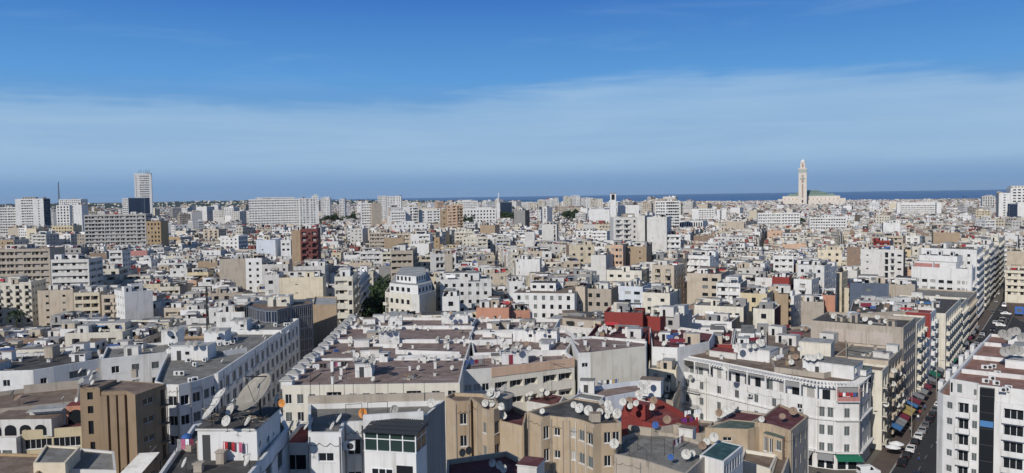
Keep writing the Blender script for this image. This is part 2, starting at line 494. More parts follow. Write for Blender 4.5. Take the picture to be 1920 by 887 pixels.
def lp(u, v, z): return (g0[0] + u * c_ - v * s_, g0[1] + u * s_ + v * c_, gz + z)
nr = 26
for i in range(nr):      # pantile canopy: rounded tile rows
 u0, u1 = -.2 + (bL + .4) * i / nr, -.2 + (bL + .4) * (i + 1) / nr; um = (u0 + u1) / 2
 for j in range(4):
  v0, v1 = -.35 + (dpt + .33) * j / 4, -.35 + (dpt + .33) * (j + 1) / 4
  z0, z1 = 1.9 + .5 * j / 4, 1.9 + .5 * (j + 1) / 4 - .03
  b.face([lp(u0, v0, z0), lp(um, v0, z0 + .07), lp(um, v1, z1 + .07), lp(u0, v1, z1)], 'tile_dark')
  b.face([lp(um, v0, z0 + .07), lp(u1, v0, z0), lp(u1, v1, z1), lp(um, v1, z1 + .07)], 'tile_dark')
b.face([lp(-.2, -.35, 1.89), lp(bL + .2, -.35, 1.89), lp(bL + .2, dpt, 1.89), lp(-.2, dpt, 1.89)], 'tile_dark')
b.face([lp(bL + .2, -.35, 1.89), lp(bL + .2, dpt, 1.89), lp(bL + .2, dpt, 2.3)], 'tile_dark')
b.build('tiled_canopy', rA)
b = MB(); b.box(bL * .62, bL - .35, -.02, .3, -2.75, -1.25, 'glass', ba, (*g0, gz)); b.box(bL * .14, bL * .55, -.02, .3, -3.1, -1.7, 'glass', ba, (*g0, gz))
for i in range(4): b.box(bL * (.14 + .41 * i / 3) - .04, bL * (.14 + .41 * i / 3) + .06, -.05, .2, -3.1, -1.62, 'frame_white', ba, (*g0, gz))
b.box(bL * .13, bL * .56, -.055, .2, -1.7, -1.6, 'frame_white', ba, (*g0, gz))
b.build('window', rA)
# parapet over the canopy, rear wall
b = MB(); L_ = math.hypot(RF1[0] - RC1[0], RF1[1] - RC1[1]); a_ = math.atan2(RF1[1] - RC1[1], RF1[0] - RC1[0])
b.box(.02, L_ - .01, -.03, .25, -.0, .62, 'white', a_, (*RC1, zA)); b.build('parapet_wall', rA)
wallrun(rA, [(*BKL, zA - .5), (*BKR, zA - .5)], 1.35, .3, 'taupe', 'rear_wall')
b = MB()
for px in (600, 646, 663, 704, 728, 757, 796):
 x, y = P(px, 752, zA); b.box(-.02, .02, -.02, .02, 0, 2.1, 'iron', 0, (x, y, zA))
for a, c in ((649, 679), (690, 727)):
 (xa, ya), (xc, yc) = P(a, 782 if a > 660 else 786, zA), P(c, 780 if a > 660 else 784, zA)
 for x, y in ((xa, ya), (xc, yc)): b.box(-.025, .025, -.025, .025, -.5, 1.5, 'iron', 0, (x, y, zA))
 b.tube((xa, ya, zA + 1.5), (xc, yc, zA + 1.5), .025, 'iron')
b.build('drying_frame', rA)
for px, py, sz, az, el, col, w in ((681, 776, 1.0, 200, 15, 'dishorange', 'orange satellite dish on the near white roof behind the tiled canopy'),
  (740, 770, 1.0, 205, 25, 'dishgrey', 'white dish with dark stripes standing alone on the near white roof'),
  (809, 757, .95, 190, 20, 'dishwhite', 'plain white dish on the rear right corner of the near white roof'),
  (786, 774, .8, 245, 30, 'dishwhite', 'narrow white dish by the grey side wall of the near white roof'),
  (637, 786, 1.0, 250, 35, 'dishwhite', 'tall tilted white dish on the left bay of the near white roof'),
  (624, 800, .85, 245, 32, 'dishwhite', 'lower tilted white dish on the left bay of the near white roof'),
  (585, 792, .9, 240, 25, 'dishwhite', 'rear white dish of the pair at the left edge of the near white roof'),
  (576, 800, .9, 250, 35, 'dishwhite', 'front white dish of the pair at the left edge of the near white roof')):
 dish(px, py, zA - .5, sz, az, el, col, w)
# low wing with red terrace and dark strip window
zW = 35.2
w0, w1 = P(528, 832, zW), P(577, 832, zW)
w2, w3 = (w1[0], w1[1] + 7), (w0[0], w0[1] + 7)
rW, _ = near('white_house_wing', 'low white wing with a red terrace and wide dark strip window', [w0, w1, w2, w3], zW,
     dict(wall='white', roof='roof_red', ph=.3, fh=3.2, nf=2, facs={0: [(.03, .97, 'win', dict(w=3.2, h=1.6, n=1, sill=1.0, type='l'))]}), 'low wing with red terrace')
for px, py in ((548, 797), (561, 795), (544, 806)): dish(px, py, zW - .3, .85, 245, 32, 'dishwhite', 'white dish on the red terrace of the low white wing')
dish(529, 757, zW + 1.2, .9, 200, 10, 'dishorange', 'orange dish behind the big dish on the left')
# ---- 2. white roof house with the huge dish
zB = 37.3
pB = [P(285, 905, zB), P(462, 897, zB), P(541, 801, zB), P(525, 768, zB), P(362, 796, zB)]
rB, pB = near('white_terrace_house', 'white house with a cluttered roof hut carrying one huge dish, washing in front of it', pB, zB,
     dict(wall='white', edge={1: 'bluewhite'}, roof='roof_dark', ph=.45, fh=3.2, nf=3, facs={1: [(.05, .9, 'win', dict(w=2.0, h=1.7, gap=.6, n=3, type='s'))]}), 'white house with the huge dish')  # bluish shade of the right wall is painted into its colour
zBt = zB - .45; zBr = zBt + 2.9
h0, h1, h2, h3 = P(370, 803, zBr), P(481, 803, zBr), P(524, 764, zBr), P(420, 762, zBr)
b = MB(); b.prism([h0, h1, h2, h3], zBt, zBr - .18, 'white', 'roof_dark')
hp = inset([h0, h1, h2, h3], -.14); b.prism(hp, zBr - .178, zBr, 'offwhite', 'roof_dark', True)
ho = b.build('stair_hut', rB)
hx, hy = h0; ha = math.atan2(h1[1] - h0[1], h1[0] - h0[0])
b = MB(); b.box(.42, 1.12, -.03, .05, .02, 2.3, 'frame_dark', ha, (hx, hy, zBt)); b.build('door', ho)
for px, py, w_, h_, d_ in ((384, 858, 1.0, 1.5, .9), (415, 868, .7, 1.0, .7), (373, 884, .7, .7, .6)):
 x, y = P(px, py, zBt); b = MB(); b.box(-w_ / 2, w_ / 2, -d_ / 2, d_ / 2, 0, h_, 'taupe', 0, (x, y, zBt)); b.box(-w_ / 2 - .08, w_ / 2 + .08, -d_ / 2 - .08, d_ / 2 + .08, h_ + .002, h_ + .1, 'taupe', 0, (x, y, zBt), skip_bottom=False); b.build('chimney', rB)
T_ = 'on the cluttered dark roof of the hut with the huge dish'
dish(481, 745, zBr, 4.1, 228, 46, 'dishstain', 'huge stained satellite dish tilted over the cluttered white hut roof', .45)
for px, py, sz, az, el, w in ((413, 745, 1.7, 238, 46, 'upper of the three overlapping tilted white dishes beside the huge dish'), (405, 760, 1.5, 234, 40, 'middle of the three overlapping tilted white dishes beside the huge dish'),
     (394, 776, 1.6, 240, 44, 'lower of the three overlapping tilted white dishes beside the huge dish'), (448, 755, .85, 205, 12, 'round white dish standing upright right beside the huge dish'), (436, 757, .9, 250, 30, 'small white dish behind the larger one left of the huge dish'),
     (433, 770, 1.15, 222, 28, 'white dish in the middle of the hut roof below the huge dish'), (425, 791, .95, 205, 25, 'white dish at the front edge of the hut roof above the white wall'), (466, 791, .95, 240, 35, 'narrow white dish at the front right of the hut roof'),
     (520, 749, .95, 240, 25, 'white dish on the far right of the cluttered hut roof')):
 dish(px, py, zBr, sz, az, el, 'dishwhite', w)
for px, py, sz, w in ((466, 864, 1.15, 'large white dish on the terrace edge at the right of the red washing'), (486, 838, 1.0, 'second white dish up the terrace edge right of the white hut'), (503, 826, .75, 'third white dish up the terrace edge right of the white hut'), (512, 817, .6, 'last small white dish up the terrace edge right of the white hut'), (347, 869, .9, 'narrow white dish at the left of the washing terrace')):
 dish(px, py, zBt, sz, 240, 28, 'dishwhite', w)
# scrap lying on the hut roof
b = MB()
for i in range(60):
 x, y = P(rn.uniform(385, 500), rn.uniform(772, 796), zBr)
 x2, y2 = x + rn.uniform(-1, 1), y + rn.uniform(-1, 1)
 b.tube((x, y, zBr + rn.uniform(.02, .3)), (x2, y2, zBr + rn.uniform(.05, .5)), rn.uniform(.02, .06), rn.choice(['iron', 'taupe', 'brown']), n=5)
tag(b.build('scrap_heap'), 'heap of rods and scrap on the hut roof under the huge dish', 'scrap', kind='stuff')
x, y = P(351, 843, zBt)
b = MB(); b.smooth = True; b.lathe([(.01, 0), (.42, .02), (.46, .2), (.46, .6), (.4, .8), (.2, .9), (.01, .92)], 'tank_blue', 18)
tk = empty('water_tank', (x, y, zBt + .55), 'blue plastic water tank beside the white hut door', 'water tank'); link('tank', b.mesh('tank'), tk)
b = MB(); b.lathe([(.16, 0), (.16, .06), (.01, .07)], 'tank_blue', 12, (0, 0, .9)); link('lid', b.mesh('lid'), tk)
b = MB(); b.box(-.6, .6, -.6, .6, -.55, -.002, 'taupe'); link('plinth', b.mesh('plinth'), tk)
def clothes_line(pts, items, label, group=None, posts=True, h=1.7):
 """pts: two (x,y,z) ends of the line; items: cloth colours"""
 a, c = Vector(pts[0]), Vector(pts[1]); r = empty('clothes_line', tuple(a), label, 'washing line', group); WP.add(r.name)
 d = c - a; L = d.length; d.normalize()
 b = MB()
 b.tube(a + Vector((0, 0, h)), c + Vector((0, 0, h)), .012, 'iron', n=4)
 b.build('line', r)
 if posts:
  for p in (a, c): b = MB(); b.tube(p, p + Vector((0, 0, h + .05)), .03, 'iron', n=5); b.build('post', r)
 n = len(items); u = .15; st = (L - .3) / n; ang = math.atan2(d.y, d.x)
 for i, m in enumerate(items):
  if m:
   g = MB(); w = st * rn.uniform(.7, .95); hh = rn.uniform(.5, 1.1); k = 5
   if rn.random() < .35:      # trousers: waist and two legs
    for (x0, x1, z1) in ((0, w, -.22), (0, w * .44, -hh), (w * .56, w, -hh * .97)): g.box(x0, x1, -.02, .02, z1, -.0 if z1 == -.22 else -.225, m, skip_bottom=False)
   else:
    rows = 4
    for q in range(k):
     for s in range(rows):
      f = lambda qq, ss: (w * qq / k, .05 * math.sin(qq * 2.1 + i) * ss / rows, -hh * ss / rows)
      g.face([f(q, s + 1), f(q + 1, s + 1), f(q + 1, s), f(q, s)], m)
   o = link('garment', g.mesh('garment'), r, tuple(a + d * (u + st * i) + Vector((0, 0, h - .01))), ang)
  continue
 return r
p0, p1 = P(400, 862, zBt), P(458, 866, zBt)
clothes_line([(*p0, zBt), (*p1, zBt)], ['cloth_white', 'cloth_black', 'cloth_red', 'cloth_red', 'cloth_black', 'cloth_red', None, 'cloth_pink'], 'washing line of red and black trousers in front of the white hut')
p0, p1 = P(330, 858, zBt), P(368, 858, zBt)
clothes_line([(*p0, zBt), (*p1, zBt)], ['cloth_grey', 'cloth_pink', 'cloth_white', 'cloth_maroon'], 'short washing line with pink and white cloths beside the blue tank')
# ---- 3. bottom left low houses, corrugated canopy
zC = 29
def box_px(name, label, pts, z, o, ref=None, vb=887): return near(name, label, poly_px(pts, z), z, o, ref, vb)
x0, y0 = P(222, 882, 31);
b = MB(); e0, e1, e2, e3 = P(222, 892, 31), P(262, 892, 31), P(300, 848, 32), P(262, 850, 32)
for i in range(16):
 f0, f1 = i / 16, (i + 1) / 16; fm = (f0 + f1) / 2
 q = lambda A, B, f, dz: (A[0] + (B[0] - A[0]) * f, A[1] + (B[1] - A[1]) * f, dz)
 b.face([q(e0, e3, f0, 31 + f0), q(e1, e2, f0, 31 + f0), q(e1, e2, fm, 31.1 + fm), q(e0, e3, fm, 31.1 + fm)], 'offwhite')
 b.face([q(e0, e3, fm, 31.1 + fm), q(e1, e2, fm, 31.1 + fm), q(e1, e2, f1, 31 + f1), q(e0, e3, f1, 31 + f1)], 'offwhite')
for e in (e0, e1, e2, e3): b.tube((*e, 0), (*e, 31), .06, 'iron')
cn = empty('corrugated_shelter', (*e0, 0), 'shelter with a white corrugated roof at the bottom left beside the washing terrace', 'shelter'); WP.add(cn.name); b.build('corrugated_roof', cn)
dish(289, 845, 31, 1.2, 262, 40, 'dishrust', 'rusty dish standing on the corrugated shelter', .6)
box_px('cream_shed_house', 'small cream house with grey sloping sheds at the bottom left', [(62, 868), (122, 868), (150, 838), (85, 834)], 26, dict(wall='cream', roof='roof_grey', ph=.25, nf=2, facs={0: [(0, 1, 'win', dict(w=1, h=1.1, gap=2))]}), 'cream shed house')
box_px('grey_lean_house', 'grey house with a pale flat roof in front of the brown stair tower', [(124, 880), (218, 882), (214, 846), (150, 840)], 24.5, dict(wall='offwhite', roof='roof_grey', ph=.3, nf=2, default=[(0, 1, 'win', dict(w=1, h=1.2, gap=2))]), 'grey lean house')
box_px('ochre_low_house', 'low ochre brick house with a brown roof in the bottom left corner', [(-70, 905), (60, 898), (100, 852), (-50, 848)], 25, dict(wall='ochre', roof='roof_brown', ph=.35, nf=2, default=[(0, 1, 'win', dict(w=.9, h=1.2, gap=2.2))]), 'low ochre house')
# ---- 4. brown tower house
zD = 31.5
TW0, TW1 = P(149, 727, zD), P(187, 726, zD)
pD = [TW0, TW1, (TW1[0] + .2, TW1[1] + 1.2), P(190, 744, zD - 1.2), P(237, 742, zD - 1.2)]
D3 = P(253, 733, zD); D4 = (P(310, 713, zD)[0], P(310, 713, zD)[1])
q0 = P(190, 746, zD - 1.5); q1 = P(237, 744, zD - 1.5)
bodyD = [q0, q1, D3, D4, (D4[0] - 1.2, D4[1] + .6), (q0[0] - .8, D4[1] + 3)]
rD, bodyD = near('brown_tower_house', 'brown apartment house with a stair tower and tall plain pilasters', bodyD, zD - .6,
     dict(wall='brown', edge={}, roof='roof_brown', ph=.06, fh=2.9, nf=5, trim='brown',
          facs={2: [(.18, .62, 'win', dict(w=2.4, h=.95, n=1, sill=1.1, type='l')), (.78, .98, 'balc', dict(n=1, bw=1.8, out=.9))]}, balstyle='iron'), 'brown tower house')
b = MB(); ta = math.atan2(TW1[1] - TW0[1], TW1[0] - TW0[0]); tl = math.hypot(TW1[0] - TW0[0], TW1[1] - TW0[1])
tw = [TW0, TW1, (TW1[0] + .1, TW1[1] + 5), (TW0[0] + .1, TW0[1] + 5)]
hl = [(tl * .36, tl * .64, zD - 1.9 - k, zD - .75 - k) for k in (0, 2.15)] + [(tl * .36, tl * .62, zD - 7.3, zD - 5.2), (tl * .42, tl * .66, zD - 10, zD - 8.5)]
wall_holes(b, TW0, TW1, 0, zD, hl, 'brown')
dd = ((TW1[0] - TW0[0]) / tl, (TW1[1] - TW0[1]) / tl)
for h_ in hl: reveal(b, TW0, dd, h_, .25, 'brown'); backquad(b, TW0, dd, h_, .25, 'glass')
for i in (1, 2, 3):
 A_, B_ = tw[i], tw[(i + 1) % 4]; b.face([(*A_, 0), (*B_, 0), (*B_, zD), (*A_, zD)], 'brown')
b.face([(*p, zD) for p in tw], 'roof_brown'); b.build('stair_tower', rD)
b = MB(); qa = math.atan2(q1[1] - q0[1], q1[0] - q0[0]); ql = math.hypot(q1[0] - q0[0], q1[1] - q0[1])
for u in (0, .36, .70): b.box(ql * u + .05, ql * (u + .27), -.55, .02, 0, zD - 1.1, 'brown', qa, (*q0, 0))
b.build('pilaster', rD)
b = MB(); x, y = P(158, 836, zD - 11); b.box(0, 3.3, -1.1, 0, -1.6, 0, 'frame_white', qa, (x, y, zD - 9.2), top='roof_grey')
for i in range(4): b.box(.15 + i * .78, .78 + i * .78, -1.13, -1.0, -1.35, -.25, 'glass', qa, (x, y, zD - 9.2))
b.build('bay_window', rD)
cluster(168, 706, zD, 10, 40, 24, 'dish in the jumble on top of the brown stair tower')
vent(rD, *P(253, 706, zD - 1), zD - 1.1, .8, 1.5, 'taupe')
# yellow-fronted terrace house with arches to its left, white neighbour
zE = 25.3
E0, E1 = P(41, 808, zE), (TW0[0] - .15, P(148, 800, zE)[1]); e_ = (E1[0] - E0[0], E1[1] - E0[1])
eD = 9.0
rE, _ = near('yellow_terrace_house', 'ochre yellow house with white framed strip windows and a tiled roof terrace with an arch', [E0, E1, (E1[0] + .5, E1[1] + eD), (E0[0] + .5, E0[1] + eD)], zE,
     dict(wall='yellow', roof='roof_maroon', ph=.3, fh=3.4, nf=3, facs={0: [(.02, .98, 'win', dict(w=4.1, h=1.5, n=2, sill=1.0, type='w'))]}), 'yellow terrace house')
b = MB(); ea = math.atan2(e_[1], e_[0]); eL = math.hypot(*e_); o3 = (*E0, zE - .3)
b.box(.1, eL * .62, 3.0, 6, 0, 2.6, 'offwhite', ea, o3, top='roof_pale')
b.box(eL * .625, eL - .1, 3.0, 6, 0, 2.9, 'salmon', ea, o3, top='roof_red')
b.build('roof_room', rE)
b = MB(); b.box(.9, eL * .52, 2.95, 3.1, .3, 1.9, 'glass', ea, o3)
for i in range(5): b.box(.9 + (eL * .52 - .98) * i / 4, .98 + (eL * .52 - .98) * i / 4, 2.9, 3.08, .3, 1.9, 'frame_white', ea, o3)
b.build('window', rE)
b = MB(); ac = []; c_, s_ = math.cos(ea), math.sin(ea)
for k in range(13):
 t = math.pi * k / 12; ac.append((eL * .8 + 1.15 * math.cos(t), 1.2 + 1.1 * math.sin(t)))
ac = [(eL * .8 + 1.15, .05)] + ac + [(eL * .8 - 1.15, .05)]
b.face([(o3[0] + u * c_ - 2.96 * s_, o3[1] + u * s_ + 2.96 * c_, o3[2] + z) for u, z in ac], 'glass'); b.build('arch', rE)
b = MB()
for i in range(14): b.box(.1 + eL * .6 * i / 14, .1 + eL * .6 * (i + .8) / 14, 1.7, 3.0, 2.62, 2.7, 'offwhite', ea, o3, skip_bottom=False)
b.build('pergola', rE)
dish(118, 747, zE + 2.4, .8, 245, 40, 'dishwhite', 'leaning white dish on the red roof room of the yellow terrace house'); dish(144, 750, zE + 2.4, .85, 210, 15, 'dishwhite', 'upright white dish on the red roof room of the yellow terrace house')
W0, W1 = P(-40, 822, 24.5), (E0[0] - .2, P(40, 822, 24.5)[1])
rF, _ = near('white_arcade_house', 'white house with a row of small arches left of the yellow terrace house', [W0, W1, (W1[0], W1[1] + 9), (W0[0], W0[1] + 9)], 24.6,
     dict(wall='white', roof='roof_brown', ph=.4, fh=3.4, nf=3, facs={0: [(.3, .9, 'win', dict(w=2.0, h=1.2, n=2, type='s'))]}), 'white arcade house')
b = MB(); b.box(.2, 10.2, 1.5, 7, 0, 2.7, 'offwhite', 0, (*W0, 24.2), top='roof_brown'); ro = b.build('roof_room', rF)
for i in range(4):
 b = MB(); c = 1.6 + i * 2.3; pts = [(c + .9, .2)] + [(c + .9 * math.cos(math.pi * k / 10), 1.1 + .75 * math.sin(math.pi * k / 10)) for k in range(11)] + [(c - .9, .2)]
 b.face([(W0[0] + u, W0[1] + 1.47, 24.2 + z) for u, z in pts], 'glass'); b.build('arch', ro)
# brown terraces behind, left
rG, _ = near('brown_roof_terrace', 'old house with brown roof terraces and a low weathered wall behind the yellow terrace house', [P(-30, 770, 26.5), P(146, 752, 26.5), P(150, 715, 26.5), P(-30, 738, 26.5)], 26.5,
     dict(wall='taupe', roof='roof_brown', ph=.7, nf=2, default=[(0, 1, 'win', dict(w=.8, h=1.1, gap=3))]), 'brown roof terrace')
wallrun(rG, [(*P(45, 738, 25.8), 25.8), (*P(148, 728, 25.8), 25.8)], 1.5, .3, 'taupe', 'terrace_wall')
dish(34, 748, 25.8, 1.5, 225, 60, 'dishrust', 'stained dish lying back on the brown roof terrace at the left'); dish(24, 738, 25.8, 1.2, 255, 35, 'dishgrey', 'grey tilted dish on the brown roof terrace at the left')
def near_clutter(root, poly, z, nh, nv, np_, seed, m='white', az=-4, hmax=2.6):
 r = random.Random(seed); xs = [p[0] for p in poly]; ys = [p[1] for p in poly]; ip = inset(poly, 1.6)
 def pick():
  for _ in range(40):
   q = (r.uniform(min(xs), max(xs)), r.uniform(min(ys), max(ys)))
   if inside(q, ip): return q
  return ((xs[0] + xs[2]) / 2, (ys[0] + ys[2]) / 2)
 for i in range(nh):
  x, y = pick(); hut(root, x, y, z, r.uniform(1.6, 4), r.uniform(1.6, 3.5), r.uniform(1.2, hmax), az + r.choice([0, 0, 8]), r.choice([m, m, 'offwhite', 'taupe']), r.choice(['roof_pale', 'roof_grey', 'roof_brown']), r.random() < .5 and hmax > 2, r.random() < .3)
 for i in range(nv):
  x, y = pick(); vent(root, x, y, z, r.choice([.4, .5, .7]), r.choice([.7, 1.0, 1.4]), r.choice([m, 'taupe', 'offwhite']))
 for i in range(np_):
  x, y = pick(); a = R(az + r.choice([0, 90])); L = r.uniform(2, 9); b = MB()
  b.tube((x, y, z + .12), (x + L * math.cos(a), y + L * math.sin(a), z + .12), r.choice([.05, .08]), r.choice(['cement', 'iron', 'dishgrey']), n=6); b.build('pipe', root)
def junk(px, py, z, label, seed, n=26, w=3):
 r = random.Random(seed); x, y = P(px, py, z); b = MB()
 for i in range(n):
  u, v = r.gauss(0, w * .3), r.gauss(0, w * .3)
  if r.random() < .5: b.tube((x + u, y + v, z + .05), (x + u + r.uniform(-1, 1), y + v + r.uniform(-1, 1), z + r.uniform(.1, .7)), r.uniform(.02, .06), r.choice(['iron', 'brown', 'taupe']), n=5)
  else: s_ = r.uniform(.2, .6); b.box(-s_, s_, -s_ * .6, s_ * .6, 0, r.uniform(.1, .6), r.choice(['brown', 'taupe', 'cement', 'roof_dark', 'offwhite', 'tank_blue' if r.random() < .3 else 'brick']), r.uniform(0, 3), (x + u, y + v, z))
 tag(b.build('junk_heap'), label, 'junk', None, 'stuff')
# ---- 5. white light-well blocks, left middle
zI = 27
rcy, pcy = near('white_courtyard_block', 'white block with stained walls and dark wide windows under a row of dishes, left', [P(-40, 697, zI), P(62, 694, zI), P(100, 688, zI), P(190, 672, zI), P(185, 655, zI), P(-40, 668, zI)], zI,
     dict(wall='white', roof='roof_dark', ph=.6, nf=5, fh=3.2, facs={0: [(0, 1, 'win', dict(w=1.3, h=1.3, gap=5, type='w'))], 1: [(.1, .9, 'win', dict(w=1.2, h=1.2, n=1))], 2: [(.1, .9, 'win', dict(w=3.6, h=1.5, gap=1.6, type='w'))]}), 'white courtyard block')
near_clutter(rcy, pcy, zI - .6, 5, 5, 4, 32)
for px, py in ((2, 672), (10, 676), (43, 671), (75, 668), (91, 672), (60, 645), (118, 662), (137, 661), (147, 658)): dish(px, py, zI - .5, rn.uniform(.8, 1.4), 240, 35, 'dishwhite', 'white dish along the roof edge of the white courtyard block')
r_, _ = near('white_wing_block', 'long low white wing with three square windows left of the white huts', [P(190, 673, zI), P(311, 660, zI), P(330, 640, zI), P(200, 650, zI)], zI,
     dict(wall='white', roof='roof_grey', ph=.6, nf=2, fh=3.4, facs={0: [(.05, .98, 'win', dict(w=1.5, h=1.5, n=3, sill=.9))]}), 'white three-window wing')
near_clutter(r_, _, zI - .6, 2, 3, 2, 31)
# ---- 6. long white block along the left street
zL = 28
pts = [(290, 715), (311, 721), (335, 721.5), (356, 717), (379, 711), (394, 705), (404, 702)]
Lq = poly_px(pts, zL); s0 = P(405, 702, zL); sdir = dirv(-2.2)
s1 = (s0[0] + sdir[0] * 66, s0[1] + sdir[1] * 66)
polyL = Lq + [s1, P(488, 597, zL), P(440, 622, zL), P(395, 640, zL), P(312, 664, zL), P(300, 690, zL)]
segs = [(0, 1, 'win', dict(w=1.6, h=1.7, n=1, sill=.7, type='w'))]
fl = {i: segs for i in range(6)}
fl[6] = [(.01, .99, 'win', dict(w=2.3, h=2.1, gap=1.5, sill=.6, type='l'))]
rL, polyL = near('white_street_block', 'long white block with a curved corner and rows of windows above the left street', polyL, zL, dict(wall='white', roof='roof_grey', ph=.7, fh=3.5, nf=5, facs=fl, sill=True), 'long white curved-corner block')
sL = 66; a_ = math.atan2(s1[1] - s0[1], s1[0] - s0[0]); b = MB(); b.box(0, sL * .6 / 12, -.22, -.003, 0, .65, 'white', a_, skip_bottom=False); me_ = b.mesh('balcony')
for k in range(4):
 for j in range(12): u = sL * (j + .2) / 12; link('balcony', me_, rL, (s0[0] + u * math.cos(a_), s0[1] + u * math.sin(a_), zL - 1.1 - 3.5 * (k + 1)))
b = MB(); b.box(-.35, .35, -.5, .25, 0, zL + .15, 'white', a_, (*s0, 0)); b.build('corner_pier', rL)
for a, c in (((313, 664), (405, 668)), ((420, 668), (463, 661)), ((440, 627), (528, 627))):
 wallrun(rL, [(*P(*a, zL - .7), zL - .7), (*P(*c, zL - .7), zL - .7)], 1.1, .25, 'white')
for px, py, w, d, h in ((321, 676, 4.6, 4.5, 2.9), (303, 645, 3.6, 4.5, 3), (383, 647, 4.6, 5, 2.9), (432, 622, 4, 5, 2.6)):
 x, y = P(px, py, zL - .7); hut(rL, x, y, zL - .7, w, d, h, -4, 'white', 'roof_pale', px in (321,), True)
b = MB(); x, y = P(364, 676, zL - .7); b.box(0, 2.8, 0, 4.5, 0, 2.9, 'white', 0, (x, y, zL - .7), top='roof_pale'); b.build('roof_room', rL)
for px, py, n in ((315, 618, 3), (401, 620, 2), (360, 645, 2), (432, 603, 0), (452, 603, 2)):
 for i in range(n): dish(px + (i - n / 2 + .5) * 14, py, zL + 2.2, 1.3, 212, 20, 'dishgrey', 'large grey dish on the %s hut of the long white block' % {315: 'leftmost', 401: 'middle', 360: 'front', 452: 'rear'}[px], .3)
for px, py in ((417, 677), (497, 634), (494, 630), (433, 656), (443, 653), (452, 651), (540, 622)): dish(px, py, zL - .7, .9, 240, 35, 'dishwhite', 'small white dish low on the deck of the long white block', .25)
# ---- 7. curved glass office behind it
zG = 31
pG = poly_px([(458, 574), (466, 573), (480, 578), (497, 581), (520, 581.5), (545, 576), (585, 570), (586, 560), (470, 566)], zG)
cs = [(.025, .975, 'curtain', dict(pit=1.3))]
rGl, _ = near('glass_office', 'dark blue curtain wall office with a concave front behind the long white block', pG, zG, dict(wall='slate', roof='roof_brown', ph=.6, fh=3.0, nf=6, top=.3, frame='dishgrey', sill=False, facs={i: cs for i in range(8)}), 'dark blue glass office', 660)
x, y = P(502, 575, zG - .6); hut(rGl, x, y, zG - .6, 6, 5, 2.6, -4, 'ivory', 'roof_pale', True, True)
cluster(520, 556, zG + 1.6, 9, 70, 10, 'dish in the row above the dark blue glass office')
near('tan_blank_house', 'blank tan wall house between the glass office and the street trees', poly_px([(586, 571), (631, 571), (632, 556), (590, 556)], 28), 28, dict(wall='tan', roof='roof_pale', ph=.4, nf=2), 'tan blank house', 625)
# ---- 8. brown-roofed terraces
zT = 27
def leftx(y): Y = (H - zT) * F / (y - 371); return P(960, y, zT)[1]
def edgeL(y, off=0):
 Y = P(600, y, zT)[1]; return (-41.2 - (Y - 142) * .05 + off, Y)
rows = [(722, 672), (671.4, 637), (636.6, 611.5), (611.2, 595)]
nm = ['nearest', 'second', 'third', 'farthest']
TER = []
for i, (ya, yb) in enumerate(rows):
 xr = (862, 874, 880, 884)[i]
 A_ = edgeL(ya); B_ = P(xr, ya - (4 if i == 0 else 1), zT); C_ = P(xr + 10, yb, zT); D_ = edgeL(yb)
 t_ = .35
 segs = [(.0, .2, 'win', dict(w=1.1, h=1.7, n=3, sill=.5)), (.24, .34, 'balc', dict(n=1, out=.9)), (.36, .66, 'win', dict(w=1.3, h=1.6, n=4, sill=.6)), (.68, .8, 'balc', dict(n=1, out=1.2)), (.82, 1, 'win', dict(w=1.4, h=1.5, n=2))]
 rT, pt_ = near('brown_roofed_terrace', '%s of the white parapet blocks with flat brown roofs above the left street' % nm[i], [A_, B_, C_, D_], zT - .02 * i,
  dict(wall='ivory' if i == 0 else 'white', cap='white', edge={3: 'white'}, roof='roof_terracotta', ph=.35 if i == 0 else .75, fh=3.2, nf=4, facs={0: segs}), '%s brown-roofed terrace' % nm[i], 752 if i == 0 else 690, 'brown-roofed white terraces')
 TER.append(rT); near_clutter(rT, pt_, zT - (.75 if i else .35), (1, 3, 3, 2)[i], 5, 3, 40 + i, 'white', -4, 1.7)
 zr = zT - .75 if i else zT - .35
 # kiosks with pyramid tops along the street edge
 Y0, Y1 = A_[1] + 1.5, D_[1] - 1.5; n = int((Y1 - Y0) / 4.6) + 1
 for k in range(n):
  Y = Y0 + (Y1 - Y0) * k / max(1, n - 1); X = -41.2 - (Y - 142) * .05 - .3
  b = MB(); b.box(-.1, 1.9, -1.0, 1.0, -.4, 1.05, 'white'); b.box(-.35, 2.1, -1.25, 1.25, 1.052, 1.16, 'white', skip_bottom=False)
  for q in range(4):
   c4 = [(-.3, -1.2), (2.05, -1.2), (2.05, 1.2), (-.3, 1.2)]; u, v = c4[q], c4[(q + 1) % 4]
   b.face([(*u, 1.162), (*v, 1.162), (.9, 0, 1.9)], 'dishgrey')
  b.build('roof_kiosk', rT, (X, Y, zr), R(3))
 for px, py in {0: ((515 + 108, 697), (622, 693), (640, 703), (624, 720), (816, 691), (664, 668)), 1: ((694, 632), (700, 640), (840, 655)), 2: ((712, 612), (700, 618)), 3: ((712, 600),)}[i]:
  vent(rT, *P(px, py, zr), zr, .5, 1.5 if px != 623 else 2.2)
